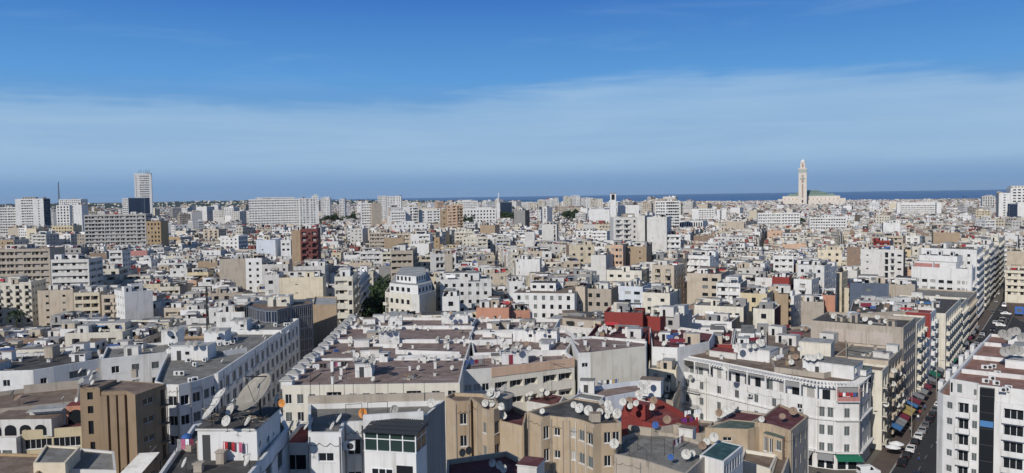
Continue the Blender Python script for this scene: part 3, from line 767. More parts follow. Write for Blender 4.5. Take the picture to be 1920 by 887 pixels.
# huts with the dish crowns
for i, px, py, w, d, h in ((0, 666, 708, 3.1, 5, 2.4), (1, 711, 646, 4.6, 3.2, 2.4), (2, 728, 611, 3.6, 3.0, 2.3), (3, 700, 606, 3, 2, 2)):
 zr = zT - (.75 if i else .35); x, y = P(px, py, zr); hut(TER[i], x, y, zr, w, d, h, -4, 'white', 'roof_pale', i == 0 and 'frame_dark', False)
cluster(688, 674, zT + 1.9, 14, 46, 16, 'dish in the crowd on the hut of the nearest brown-roofed terrace', .8, 1.35)
cluster(726, 620, zT + 1.7, 10, 34, 8, 'dish in the crowd on the hut of the second brown-roofed terrace', .8, 1.2)
cluster(733, 596, zT + 1.6, 8, 40, 6, 'dish in the crowd on the hut of the third brown-roofed terrace', .8, 1.2)
for px, py, i in ((785, 690, 0), (700, 711, 0), (706, 636, 1), (848, 690, 0), (835, 650, 1), (745, 655, 0), (760, 660, 0), (752, 648, 1)): dish(px, py, zT - .6, .95, 222, 25, 'dishwhite', 'lone white dish standing on the %s brown roof' % ('nearest' if i == 0 else 'second'))
p0, p1 = P(585, 700, zT - .35), P(655, 694, zT - .35)
clothes_line([(*p0, zT - .35), (*p1, zT - .35)], ['cloth_white', 'cloth_white', 'cloth_black', 'cloth_black', 'cloth_grey', 'cloth_black', 'cloth_pink', 'cloth_white', 'cloth_black', 'cloth_black'], 'long washing line with dark clothes and a pink one on the nearest brown roof')
for (a, c) in (((742, 664), (862, 668)), ((700, 652), (745, 653)), ((745, 676), (800, 673)), ((800, 673), (860, 672))):
 z_ = zT - .6; wallrun(TER[0], [(*P(*a, z_), z_), (*P(*c, z_), z_)], .95, .3, 'white')
for px, py, i in [(rn.uniform(740, 870), rn.uniform(668, 674), 0) for _ in range(9)] + [(rn.uniform(640, 870), rn.uniform(633, 639), 1) for _ in range(12)] + [(rn.uniform(660, 875), rn.uniform(607, 613), 1) for _ in range(9)] + [(rn.uniform(560, 660), rn.uniform(655, 700), 0) for _ in range(2)]:
 dish(px, py, zT - .6, rn.uniform(.8, 1.3), None, None, rn.choice(['dishwhite', 'dishwhite', 'dishgrey']), 'dish along the white party walls between the brown roofs')
junk(770, 708, zT - .35, 'small heap of boards on the nearest brown roof', 3); junk(655, 660, zT - .75, 'small heap of rubbish on the second brown roof', 4)
# right column of terraces
def tr(name, label, pts, z, o, ref, vb=735): return near(name, label, poly_px(pts, z), z, o, ref, vb)
rP, _ = tr('peach_fronted_block', 'block with a peach parapet, grey awnings and a green parasol terrace', [(866, 694), (921, 690), (1077, 671), (1062, 660), (1000, 655), (880, 668)], 26.4,
   dict(wall='offwhite', edge={1: 'ivory'}, cap='white', roof='roof_terracotta', ph=.8, fh=3.3, nf=4, top=2.0, facs={0: [(.05, .95, 'win', dict(w=1.4, h=1.4, n=3))], 1: [(.03, .55, 'band', dict(pier=3, h=1.4, sill=.9)), (.6, .98, 'band', dict(pier=3.5, h=1.5, sill=.9))]}), 'peach-fronted block', 740)
pe = [P(921, 690, 26.4), P(1077, 671, 26.4)]; b = MB(); b.box(.0, math.hypot(pe[1][0] - pe[0][0], pe[1][1] - pe[0][1]), -.14, -.004, 24.6, 26.45, 'peach', math.atan2(pe[1][1] - pe[0][1], pe[1][0] - pe[0][0]), (*pe[0], 0), skip_bottom=False); b.build('peach_parapet', rP)
hx = P(942, 684, 25.6); hut(rP, *hx, 25.6, 5.4, 3.4, 2.4, -10, 'white', 'roof_pale', 'cloth_maroon')
cluster(960, 652, 27.8, 15, 70, 12, 'dish on the white hut of the peach-fronted block')
b = MB(); pa, pb_ = P(905, 700, 23.2), P(1022, 690, 23.2); an = math.atan2(pb_[1] - pa[1], pb_[0] - pa[0])
LL = math.hypot(pb_[0] - pa[0], pb_[1] - pa[1])
cc, ss = math.cos(an), math.sin(an)
for u0, u1 in ((0, LL * .44), (LL * .46, LL * .84)):
 qz = lambda u, v, z: (pa[0] + u * cc - v * ss, pa[1] + u * ss + v * cc, z)
 b.face([qz(u0, -1.6, 22.9), qz(u1, -1.6, 22.9), qz(u1, .4, 23.8), qz(u0, .4, 23.8)], 'cement'); b.face([qz(u0, -1.6, 22.82), qz(u1, -1.6, 22.82), qz(u1, .4, 23.72), qz(u0, .4, 23.72)], 'cement')
b.build('awning', rP)
x, y = P(1036, 705, 22.6); u_ = empty('parasol', (x, y, 21), 'pale green parasol on the terrace of the peach-fronted block', 'parasol')
b = MB(); b.lathe([(1.5, 1.75), (.8, 2.15), (.02, 2.45)], 'cloth_green', 8); MATS['canopy_lime'] = mat('canopy_lime', (.45, .50, .22), .8); b.mats = ['canopy_lime']; link('canopy', b.mesh('canopy'), u_)
b = MB(); b.tube((0, 0, 0), (0, 0, 2.45), .03, 'iron'); link('pole', b.mesh('pole'), u_)
p0, p1 = P(872, 692, 25.6), P(908, 688, 25.6)
clothes_line([(*p0, 25.6), (*p1, 25.6)], ['cloth_blue', 'cloth_blue', 'cloth_maroon', 'cloth_grey'], 'washing line with blue sheets on the left end of the peach-fronted roof')
near_clutter(rP, _, 25.6, 1, 4, 3, 51, 'white', -10, 1.6)
rK, _ = tr('cream_blank_block', 'white block with a tall blank cream gable and a brown roof', [(1084, 662), (1107, 661), (1211, 649), (1213, 640), (1160, 634), (1110, 630), (1068, 633)], 27.5,
   dict(wall='white', edge={1: 'ivory'}, roof='roof_terracotta', ph=.5, fh=3.2, nf=4, facs={0: [(.2, .9, 'win', dict(w=1.3, h=.9, n=1))]}), 'cream blank-gabled block', 722)
for px, py in ((1053, 641), (1097, 647), (1132, 650), (1058, 643)): vent(rK, *P(px, py, 27), 27, .6, 1.2)
cluster(1012, 613, 28.5, 20, 90, 12, 'dish above the white stepped hut behind the brown roofs')
near_clutter(rK, _, 27, 0, 4, 4, 52)
rS, _ = tr('white_hut_block', 'white block with a stepped hut on its brown roof behind the peach-fronted block', [(888, 662), (1062, 656), (1080, 630), (1060, 618), (880, 622)], 26.8, dict(wall='white', roof='roof_terracotta', ph=.7, nf=2), 'white stepped-hut block', 660)
for px, py, w, d, h in ((962, 640, 6, 3, 2.6), (1000, 642, 5.5, 3.4, 2.6)): hut(rS, *P(px, py, 26.1), 26.1, w, d, h, 12, 'white', 'roof_pale', False, True)
for a, c in (((880, 648), (960, 645)), ((1062, 640), (1085, 655)), ((905, 632), (960, 633))): wallrun(rS, [(*P(*a, 26.1), 26.1), (*P(*c, 26.1), 26.1)], 1.2, .3, 'white')
for px, py in ((871, 650), (935, 642), (946, 610), (952, 616), (1135, 645)): vent(rS, *P(px, py, 26.1), 26.1, .5, 1.4)
cluster(940, 640, 26.2, 8, 110, 14, 'dish scattered over the brown roof of the white stepped-hut block')
near_clutter(rS, _, 26.1, 4, 6, 2, 53, 'white', 12, 1.9)
rR, _ = tr('white_back_terrace', 'white walled block with brown roof decks behind the farthest terraces', [(890, 620), (1040, 616), (1050, 598), (880, 598)], 26.5, dict(wall='white', roof='roof_terracotta', ph=.8, nf=2), 'white back terrace', 625)
near_clutter(rR, _, 25.7, 5, 6, 2, 54, 'white', 5, 2.0)
hut(rR, *P(828, 609, 26), 26, 7, 5, 2.4, -4, 'white', 'roof_pale', False)
cluster(850, 590, 28.4, 9, 50, 6, 'dish in the row on the long white hut behind the terraces')
cluster(930, 600, 26.5, 10, 90, 12, 'dish scattered over the white back terrace')
# white walled terrace below the cream gable
rV, _ = tr('white_walled_terrace', 'low white roof terrace with a clothes-drying yard below the cream gable', [(1078, 752), (1140, 744), (1196, 734), (1238, 727), (1228, 712), (1180, 715), (1085, 728)], 22.0,
   dict(wall='bluewhite', roof='roof_terracotta', ph=.9, nf=2, fh=3.2), 'white walled terrace', 762)
hut(rV, *P(1088, 740, 21.1), 21.1, 2.7, 2.5, 2.6, 10, 'white', 'roof_grey', True); hut(rV, *P(1200, 742, 21.1), 21.1, 4.0, 3, 3.0, 20, 'white', 'roof_brown', False)
cluster(1206, 722, 23.5, 4, 22, 14, 'dish on the white corner hut of the walled terrace', 1.0, 1.4)
p0, p1 = P(1120, 730, 21.1), P(1160, 726, 21.1)
clothes_line([(*p0, 21.1), (*p1, 21.1)], ['cloth_white', 'cloth_grey', 'cloth_white', 'cloth_black', 'cloth_white', 'cloth_yellow', 'cloth_blue'], 'washing line of mixed pale clothes below the cream gable')
rQ, _ = tr('stained_balcony_block', 'stained cream block with long balconies and air conditioners under the peach parapet', [(985, 726), (1079, 713), (1070, 700), (970, 708)], 21.5, dict(wall='ivory', roof='roof_grey', ph=.9, nf=3, fh=3.2, default=[(0, 1, 'band', dict(pier=3, h=1.4))]), 'stained balcony block', 760)
cluster(1008, 737, 19.5, 7, 40, 10, 'dish on the small brown roof under the stained balcony block')
tr('small_brown_hutment', 'small house with a brown sloping roof and white front under the stained balcony block', [(988, 752), (1046, 762), (1058, 742), (1010, 733)], 19.3, dict(wall='offwhite', roof='roof_maroon', ph=.12, nf=2, default=[(0, 1, 'win', dict(w=1.2, h=1.2, gap=2))]), 'small brown hut house', 775)
tr('grey_strip_house', 'weathered house with a long strip of white framed windows left of the drum roof', [(842, 728), (905, 722), (905, 700), (850, 706)], 22.5, dict(wall='offwhite', roof='roof_grey', ph=.3, nf=3, facs={0: [(0, 1, 'win', dict(w=1.5, h=1.5, gap=.4))]}), 'grey strip-window house', 745)
# ---- 9. tan rounded block in the middle foreground
zM = 29
wl = [(0.25, .75, 'win', dict(w=1.3, h=1.7, n=1, sill=.6))]
pM = poly_px([(988, 772), (1017, 783), (1032, 780), (1056, 783), (1068, 783), (1082, 786), (1098, 791), (1114, 797), (1127, 795), (1165, 793), (1123, 753), (1077, 746)], zM)
rM, pM = near('tan_rounded_block', 'tan plastered block with a bowed front and a grey flat roof with dishes', pM, zM,
   dict(wall='sand', edge={3: 'sand' if 0 else 'sand'}, roof='roof_dark', ph=.18, fh=3.2, nf=6, sill=True,
  facs={0: [], 1: [(.05, .95, 'win', dict(w=1.2, h=1.8, n=1, sill=.5))], 2: [(.2, .8, 'win', dict(w=.9, h=1.1, n=1))], 4: [(.1, .9, 'win', dict(w=.9, h=1.3, n=1))],
              5: [(.02, .98, 'win', dict(w=1.15, h=1.5, n=1, sill=.8, type='s'))], 6: [(.02, .98, 'win', dict(w=1.2, h=1.6, n=1, sill=.7, type='w'))], 8: [(.1, .95, 'win', dict(w=1.2, h=1.5, n=2, type='w'))]}), 'tan rounded block')
WD = 'white dish along the roof of the tan rounded block'
for px, py, sz, col in ((1017, 772, .8, 'dishwhite'), (1076, 760, .95, 'dishwhite'), (1087, 767, 1.4, 'dishwhite'), (1104, 771, 1.4, 'dishwhite'), (1125, 773, 1.0, 'dishwhite'), (1143, 770, 1.4, 'dishwhite'), (1140, 759, 1.2, 'dishwhite'), (1158, 777, 1.4, 'dishwhite'), (1128, 755, .8, 'dishgrey'), (1139, 781, .8, 'dishwhite')):
 dish(px, py, zM - .2, sz, rn.gauss(212, 8), rn.uniform(18, 34), col, WD, .35)
x, y = P(1117, 790, zM - .2); b = MB(); b.prism([(x - .6, y - .5), (x + .6, y - .5), (x + .9, y + .6), (x - .9, y + .6)], zM - .2, zM + 1.0, 'taupe', 'brick'); b.build('chimney', rM)
# white drum stair and lower terrace
x, y = P(1145, 830, 26.1)
b = MB(); b.smooth = False; b.lathe([(1.55, 0), (1.55, 2.45), (1.62, 2.46), (1.62, 2.6), (1.5, 2.62), (.01, 2.62)], 'white', 26)
dr = link('drum_stair', b.mesh('drum_stair'), rM, (x, y + 1.2, 26.0))
b = MB(); b.box(1.1, 1.6, -.9, -.4, .3, 1.7, 'glass', R(-8)); link('window', b.mesh('window'), dr)
dish(1152, 833, 25.8, 1.3, 205, 20, 'dishwhite', 'white dish standing at the foot of the white drum stair')
zN = 25.5
pN = poly_px([(1150, 851), (1204, 862), (1286, 889), (1345, 836), (1262, 812), (1205, 806), (1168, 818)], zN)
rN, pN = near('grey_deck_house', 'weathered house with a wide railed grey roof deck right of the white drum', pN, zN, dict(wall='taupe', roof='roof_grey', ph=.5, fh=3.2, nf=3, facs={0: [(.85, 1, 'win', dict(w=.9, h=1.2, n=1))]}), 'grey roof deck')
b = MB(); pts_ = [P(px, py, zN) for px, py in ((1196, 839), (1221, 841), (1246, 847), (1263, 858), (1180, 850), (1213, 868))]
for p in pts_: b.tube((*p, zN - .5), (*p, zN + 1.7), .03, 'iron')
for i, j in ((0, 1), (1, 2), (2, 3), (4, 0), (4, 5)): b.tube((*pts_[i], zN + 1.65), (*pts_[j], zN + 1.65), .025, 'iron')
b.build('railing', rN)
for a, c, h_ in (((1178, 812), (1222, 818), 1.2), ((1222, 818), (1262, 812), 1.2), ((1262, 812), (1300, 818), 1.3)): wallrun(rN, [(*P(*a, zN - .5), zN - .5), (*P(*c, zN - .5), zN - .5)], h_, .3, 'taupe')
hut(rN, *P(1273, 824, zN - .5), zN - .5, 2.0, 1.6, 1.6, 30, 'offwhite', 'roof_brown', False)
p0, p1 = P(1262, 850, zN - .5), P(1282, 838, zN - .5)
clothes_line([(*p0, zN - .5), (*p1, zN - .5)], ['cloth_maroon', 'cloth_white', 'cloth_black', 'cloth_white', 'cloth_maroon'], 'short washing line with maroon and white cloths on the grey roof deck')
dish(1287, 853, zN - .5, 1.3, 205, 18, 'dishwhite', 'larger of the two white dishes at the right edge of the grey roof deck'); dish(1298, 851, zN - .5, .9, 205, 18, 'dishwhite', 'smaller of the two white dishes at the right edge of the grey roof deck')
dish(1317, 836, zN - .4, 1.1, 195, 15, 'dishrust', 'rusty dish by the rail beside the teal roof'); dish(1339, 821, zN - .2, 1.3, 205, 22, 'dishwhite', 'round white dish above the teal roof'); dish(1325, 829, zN - .3, 1.0, 205, 20, 'dishwhite', 'white dish next to the rusty one beside the teal roof')
dish(1229, 798, zN + .2, 1.0, 205, 25, 'tank_blue', 'bright blue dish on the weathered parapet of the grey roof deck'); dish(1258, 858, zN - .3, .8, 205, 20, 'tank_blue', 'bright blue dish beside the maroon washing')
# teal roof room
zO = 25.6
pO = poly_px([(1312, 853), (1357, 866), (1393, 836), (1347, 825)], zO)
rO, pO = near('teal_roof_house', 'narrow house with a teal painted roof and a strip of white framed windows', pO, zO, dict(wall='white', roof='roof_teal', ph=.06, cap='white', fh=2.4, nf=1, top=.25, facs={0: [], 1: [(.02, .98, 'win', dict(w=.7, h=1.5, gap=.25, sill=.5))]}, sill=False), 'teal roof')
near('white_yard_house', 'white walled yard with a pale floor in front of the teal roof', poly_px([(1255, 905), (1340, 905), (1356, 868), (1311, 855)], 23.6), 23.6, dict(wall='white', roof='roof_brown', ph=.6, nf=1, facs={}), 'white yard')
# grey-green roof + tan house
zQ = 24.3
rq, pq = near('tan_corner_house', 'tan house with a red edged roof and an orange sign on its corner', poly_px([(1415, 791), (1445, 796), (1483, 808), (1516, 780), (1461, 757)], zQ), zQ,
   dict(wall='sand', edge={2: 'taupe', 0: 'sand'}, roof='roof_maroon', ph=.3, fh=3.2, nf=5, facs={0: [], 1: [], 2: [(.12, .9, 'win', dict(w=.8, h=1.7, gap=1.1, sill=.6, type='l'))]}), 'tan red-edged corner house')
near('green_flat_house', 'tan house with a grey green speckled flat roof left of the red edged corner roof', poly_px([(1322, 802), (1402, 805), (1444, 797), (1414, 790), (1368, 786)], 23.6), 23.6, dict(wall='sand', roof='roof_green', ph=.1, nf=3, facs={0: [(.4, .65, 'win', dict(w=1.8, h=.6, n=1, sill=1.6, type='l'))]}), 'grey-green flat roof')
near('green_annex', 'small glazed annex with a green roof against the tan corner house', poly_px([(1430, 812), (1467, 823), (1480, 811), (1448, 801)], 23.2), 23.2, dict(wall='sand', roof='roof_green', ph=.05, fh=2.7, nf=1, top=.2, facs={0: [(0, .55, 'win', dict(w=1.1, h=2.2, n=2, sill=.2)), (.6, 1, 'win', dict(w=1.0, h=1.5, n=1))], 1: [(.1, .9, 'win', dict(w=1.0, h=1.5, n=1))]}), 'green-roofed annex')
near('brown_deck_house', 'tan house with a brown roof deck and a white end wall below the green annex', poly_px([(1388, 862), (1445, 880), (1458, 852), (1395, 842)], 20.5), 20.5, dict(wall='ivory', roof='roof_brown', ph=.5, nf=2, facs={}), 'brown deck house')
near('arched_front_house', 'beige house front with a tall dark arch below the green annex', poly_px([(1440, 905), (1462, 905), (1482, 850), (1458, 845)], 20.3), 20.3, dict(wall='beige', roof='roof_brown', ph=.3, nf=2, default=[(0, 1, 'win', dict(w=1.2, h=2.2, n=1, sill=.3, type='l'))]), 'arched house')
near('red_deck_house', 'low house with a maroon roof deck behind the grey green flat roof', poly_px([(1338, 792), (1412, 790), (1440, 776), (1382, 768)], 23.0), 23.0, dict(wall='taupe', roof='roof_maroon', ph=.3, nf=1, facs={}), 'maroon deck house')
dish(1428, 787, zQ - .6, .95, 205, 20, 'dishwhite', 'round white dish between the grey green roof and the red edged roof')
dish(1363, 770, 23.2, 1.4, 205, 25, 'dishwhite', 'front white dish of the pair on the maroon deck'); dish(1376, 762, 23.2, 1.2, 205, 25, 'dishwhite', 'rear white dish of the pair on the maroon deck'); dish(1349, 775, 23, 1.3, 230, 20, 'dishrust', 'rusty dish left of the white pair on the maroon deck'); dish(1487, 772, zQ - .2, 1.3, 200, 30, 'dishrust', 'rusty dish on the red edged corner roof'); dish(1467, 782, zQ - .2, 1.0, 200, 40, 'dishrust', 'rusty tilted dish in the middle of the red edged corner roof')
b = MB(); x, y = P(1508, 845, 17.5); b.box(-.15, .15, -.9, .9, 0, 2.0, 'sign_orange', R(-35), (x, y, 16.6), skip_bottom=False); sg = tag(b.build('projecting_sign'), 'orange projecting sign on the side wall of the tan corner house', 'sign')
b = MB(); b.box(-.17, .17, -.92, .92, 2.0, 2.6, 'slate', R(-35), (x, y, 16.6), skip_bottom=False); b.build('sign_header', sg)
b = MB(); b.box(-.17, .17, -.3, .3, .9, 1.3, 'frame_white', R(-35), (x, y, 16.6), skip_bottom=False); b.build('sign_symbol', sg)
# laundry heap between
p0, p1 = P(1282, 790, 23), P(1316, 786, 23)
clothes_line([(*p0, 23), (*p1, 23)], ['cloth_white', 'cloth_white', 'cloth_black', 'cloth_white', 'cloth_white'], 'washing line with white sheets beside the red roof')
p0, p1 = P(1276, 800, 23), P(1312, 797, 23)
clothes_line([(*p0, 22.6), (*p1, 22.6)], ['cloth_purple', 'cloth_purple', 'cloth_black', 'cloth_purple', 'cloth_black', 'cloth_red'], 'washing line with purple cloths beside the red roof')
near('old_yard_house', 'low weathered house with washing yards between the red roof and the grey green roof', poly_px([(1262, 815), (1322, 812), (1338, 790), (1290, 786), (1240, 800)], 22.2), 22.2, dict(wall='taupe', roof='roof_brown', ph=.3, nf=1, facs={}), 'washing yard house')
# red roof
zR = 24.0
rRed, _ = near('red_roof_house', 'house with bright red parapet walls and a red roof full of dishes', poly_px([(1165, 770), (1204, 790), (1250, 800), (1310, 790), (1262, 762), (1235, 748), (1180, 745)], zR), zR, dict(wall='red', cap='red', roof='roof_red', ph=.8, nf=1, facs={}), 'red dish-covered roof', 815)
b = MB(); x, y = P(1170, 775, zR); b.box(0, 3.8, 0, 2.4, -.6, 1.8, 'red', R(-35), (x, y, zR), top='roof_red'); b.build('stair_hut', rRed)
RDx = 'dish in the crowd on the bright red roof'
for px, py, c in ((1168, 755, 'dishwhite'), (1182, 762, 'dishwhite'), (1180, 752, 'dishrust'), (1193, 757, 'dishwhite'), (1200, 746, 'dishwhite'), (1206, 756, 'dishwhite'), (1215, 760, 'dishwhite'), (1226, 752, 'dishrust'), (1222, 764, 'dishwhite'), (1198, 740, 'dishwhite'), (1251, 788, 'dishrust'), (1272, 802, 'dishrust')): dish(px, py, zR + (1.5 if 1166 < px < 1195 and py > 750 else .2), rn.uniform(.9, 1.4), rn.gauss(210, 10), 24, c, RDx)
near('grey_gable_house', 'low grey house with a plain roof behind the tan rounded block', poly_px([(1060, 752), (1085, 745), (1125, 752), (1135, 742), (1090, 735)], 24), 24, dict(wall='offwhite', roof='roof_grey', ph=.2, nf=1, facs={}), 'grey gable house')
# left half of the tan group: tower, curved bay, sloping wall
zP = 29
p_ = poly_px([(835, 744), (853, 753), (882, 752), (884, 748), (896, 756), (903, 765), (913, 769), (926, 768), (937, 764), (938, 750), (905, 738), (850, 736)], zP)
rPp, _ = near('tan_tower_block', 'old tan block with a square tower, a curved bay and white framed windows', p_, zP, dict(wall='sand', edge={0: 'sand', 1: 'tan'}, roof='roof_brown', ph=.5, fh=3.4, nf=4, sill=True,
   facs={0: [], 1: [(.25, .8, 'win', dict(w=1.1, h=1.7, n=1, sill=.6))], 5: [(.1, .9, 'win', dict(w=.9, h=1.6, n=1, sill=.6, type='s'))], 6: [(.02, .98, 'win', dict(w=1.2, h=1.8, n=1, sill=.5))], 7: [(.02, .98, 'win', dict(w=1.2, h=1.8, n=1, sill=.5))]}), 'tan tower block')
b = MB(); x, y = P(936, 760, 28.6); b.lathe([(2.0, 0), (2.0, 1.7), (2.3, 1.72), (2.3, 1.9), (1.3, 2.2), (.01, 2.35)], 'taupe', 22); link('drum_hut', b.mesh('drum_hut'), rPp, (x, y, 28.3))
cluster(932, 735, 30.3, 7, 30, 14, 'dish on the domed drum roof of the old tan block', .9, 1.3)
for px, py in ((910, 757), (922, 757), (940, 763)): dish(px, py, 28.4, 1.1, 205, 20, 'dishwhite', 'white dish behind the curved bay parapet of the old tan block')
dish(944, 780, 26.5, 1.1, 190, 15, 'dishwhite', 'white ring-like dish on the sloping tan wall')
near('tan_sloping_house', 'tan windowless wall with maroon roof between the curved bay and the rounded block', poly_px([(937, 789), (982, 800), (988, 772), (960, 760), (940, 768)], 27.2), 27.2, dict(wall='sand', roof='roof_maroon', ph=.7, nf=1, facs={}), 'tan windowless wall')
# dark maroon lower roof
near('maroon_low_house', 'low house with a dark maroon roof in front of the old tan block', poly_px([(836, 905), (1000, 905), (996, 870), (950, 846), (838, 862)], 27), 27, dict(wall='taupe', roof='roof_maroon', ph=.6, nf=1, facs={}), 'dark maroon low roof')
hut(rPp, *P(970, 893, 27), 26.3, 2.4, 3, 2.0, 20, 'offwhite', 'roof_maroon', False)
for px, py in ((924, 869), (937, 873), (945, 880), (868, 850), (880, 846)): dish(px, py, 26.4, 1.0, 215, 20, 'dishwhite' if px > 900 else 'dishrust', 'dish in the shade on the dark maroon low roof')
# ---- 10. white art deco corner block
zU = 18.8
top = [(1274, 668), (1330, 678), (1400, 692), (1470, 706), (1530, 716), (1567, 719), (1611, 719)]
pU = poly_px(top, zU); cS = pU[-1]; du = dirv(35.5)
back1 = (cS[0] + du[0] * 12, cS[1] + du[1] * 12)
st0 = (81.0 + .58 * -1, 174 - .814)      # left kerb line of the right street
nrm = dirv(-54.5)
polyU = pU + [back1, (back1[0] - 9, back1[1] + 8), P(1420, 655, zU), P(1330, 648, zU), P(1268, 655, zU)]
fu = {}
mixw = [(.02, .98, 'win', dict(w=1.15, h=1.9, gap=2.0, sill=.55, type='s'))]; mixd = [(.02, .98, 'win', dict(w=1.2, h=1.9, gap=2.6, sill=.5, type='w'))]
for i in range(6): fu[i] = mixw if i % 2 == 0 else mixd
fu[4] = [(.1, .95, 'win', dict(w=1.2, h=2.2, n=2, sill=.4, type='s'))]; fu[5] = [(.1, .9, 'win', dict(w=1.2, h=2.1, n=1, sill=.4, type='s'))]; fu[6] = [(.1, .9, 'win', dict(w=1.4, h=1.8, n=2, sill=.5))]
rU, polyU = near('white_corner_block', 'white art deco corner block with green shuttered windows and a slatted pergola round its roof', polyU, zU - 3.7,
   dict(wall='white', roof='roof_pale', ph=.9, fh=3.9, nf=3, top=.3, facs=fu, sill=True), 'white art deco corner block', 887)
# attic storey behind the terrace and pergola
att = inset(polyU, 2.0)
b = MB(); rg = random.Random(5); awb = MB()
for i in range(len(att)):
 p0, p1 = att[i], att[(i + 1) % len(att)]; L_ = math.hypot(p1[0] - p0[0], p1[1] - p0[1]); d_ = ((p1[0] - p0[0]) / L_, (p1[1] - p0[1]) / L_)
 hs = []
 if i < 7:
  n = max(1, int(L_ / 2.6)); hs = [((k + .25) * L_ / n, (k + .75) * L_ / n, zU - 4.2, zU - 2.0) for k in range(n)]
 wall_holes(b, p0, p1, zU - 4.6, zU - .0, hs, 'white')
 for h_ in hs: reveal(b, p0, d_, h_, .25, 'white'); backquad(b, p0, d_, h_, .25, rg.choice(['glass', 'glass', 'shutter', 'curtain']))
b.face([(*p, zU) for p in att], 'roof_brown'); b.build('attic_storey', rU)
b = MB()
for i in range(7):
 p0, p1 = polyU[i], polyU[i + 1]; q0_, q1_ = att[i], att[i + 1]
 L_ = math.hypot(p1[0] - p0[0], p1[1] - p0[1]); n = max(2, int(L_ / .75))
 for k in range(n):
  f0, f1 = k / n, (k + .35) / n; z0 = zU - .45
  pa_ = (p0[0] + (p1[0] - p0[0]) * f0, p0[1] + (p1[1] - p0[1]) * f0); pb2 = (p0[0] + (p1[0] - p0[0]) * f1, p0[1] + (p1[1] - p0[1]) * f1)
  qa_ = (q0_[0] + (q1_[0] - q0_[0]) * f0, q0_[1] + (q1_[1] - q0_[1]) * f0); qb_ = (q0_[0] + (q1_[0] - q0_[0]) * f1, q0_[1] + (q1_[1] - q0_[1]) * f1)
  b.prism([pa_, pb2, qb_, qa_], z0, z0 + .2, 'white', bottom=True)
 a_ = math.atan2(p1[1] - p0[1], p1[0] - p0[0])
 b.box(.0, L_ - .01, -.12, .12, zU - .70, zU - .455, 'white', a_, (*p0, 0), skip_bottom=False)
b.build('pergola', rU)
for i in range(7):
 p0, p1 = polyU[i], polyU[i + 1]; L_ = math.hypot(p1[0] - p0[0], p1[1] - p0[1]); n = max(1, round(L_ / 4.4)); a_ = math.atan2(p1[1] - p0[1], p1[0] - p0[0])
 for k in range(n): b = MB(); b.box(L_ * k / n + .02, L_ * k / n + .32, -.15, .15, zU - 3.7, zU - .705, 'white', a_, (*p0, 0)); b.build('pergola_post', rU)
 for k in range(n):      # rolled blinds / awnings hung between the posts
  if rg.random() < .6:
   b = MB(); u0, u1 = L_ * k / n + .35, L_ * (k + 1) / n - .05; h_ = rg.uniform(.5, 1.3); cl = rg.choice(['cloth_grey', 'cement', 'shutter', 'roof_dark', 'cloth_grey', 'offwhite'])
   b.box(u0, u1, .18, .24, zU - .72 - h_, zU - .72, cl, a_, (*p0, 0), skip_bottom=False); b.build('blind', rU)
# ledges, balconies
for i in range(7):
 p0, p1 = polyU[i], polyU[i + 1]; L_ = math.hypot(p1[0] - p0[0], p1[1] - p0[1]); a_ = math.atan2(p1[1] - p0[1], p1[0] - p0[0])
 for z0, out, t in ((zU - 3.72 - 4.35, .35 if i < 5 else .55, .22), (3.7, .8, .3)): b = MB(); b.box(-.05, L_ + .05, -out, -.003, z0, z0 + t, 'white', a_, (*p0, 0), skip_bottom=False); b.build('cornice', rU)
p0, p1 = polyU[0], polyU[1]; L_ = math.hypot(p1[0] - p0[0], p1[1] - p0[1]); d_ = ((p1[0] - p0[0]) / L_, (p1[1] - p0[1]) / L_)
for z0 in (zU - 8.2, zU - 12.1):
 b = MB(); balcony(b, p0, d_, (.4, 6.2, z0, 0, 'l', 0, 1.0), 'white', 'iron'); b.build('balcony', rU)
p0, p1 = polyU[5], polyU[6]; L_ = math.hypot(p1[0] - p0[0], p1[1] - p0[1]); d_ = ((p1[0] - p0[0]) / L_, (p1[1] - p0[1]) / L_); a_ = math.atan2(d_[1], d_[0])
b = MB(); b.box(.1, L_ - .1, -.9, -.8, zU - 3.68, zU - 2.75, 'pink', a_, (*p0, 0)); b.box(.1, L_ - .1, -.95, .0, zU - 3.85, zU - 3.685, 'white', a_, (*p0, 0), skip_bottom=False); b.box(.08, .3, -.9, -.6, zU - 2.748, zU - .9, 'pink', a_, (*p0, 0)); b.box(L_ - .3, L_ - .08, -.9, -.6, zU - 2.748, zU - .9, 'pink', a_, (*p0, 0)); b.build('pink_balcony', rU)
clothes_line([(p0[0] + d_[0] * .5, p0[1] + d_[1] * .5 - .3, zU - 3.6), (p1[0] - d_[0] * .4, p1[1] - d_[1] * .4 - .3, zU - 3.6)], ['cloth_red', 'cloth_white', 'cloth_red', 'cloth_red', 'cloth_blue'], 'red washing hung on the pink corner balcony', None, False)
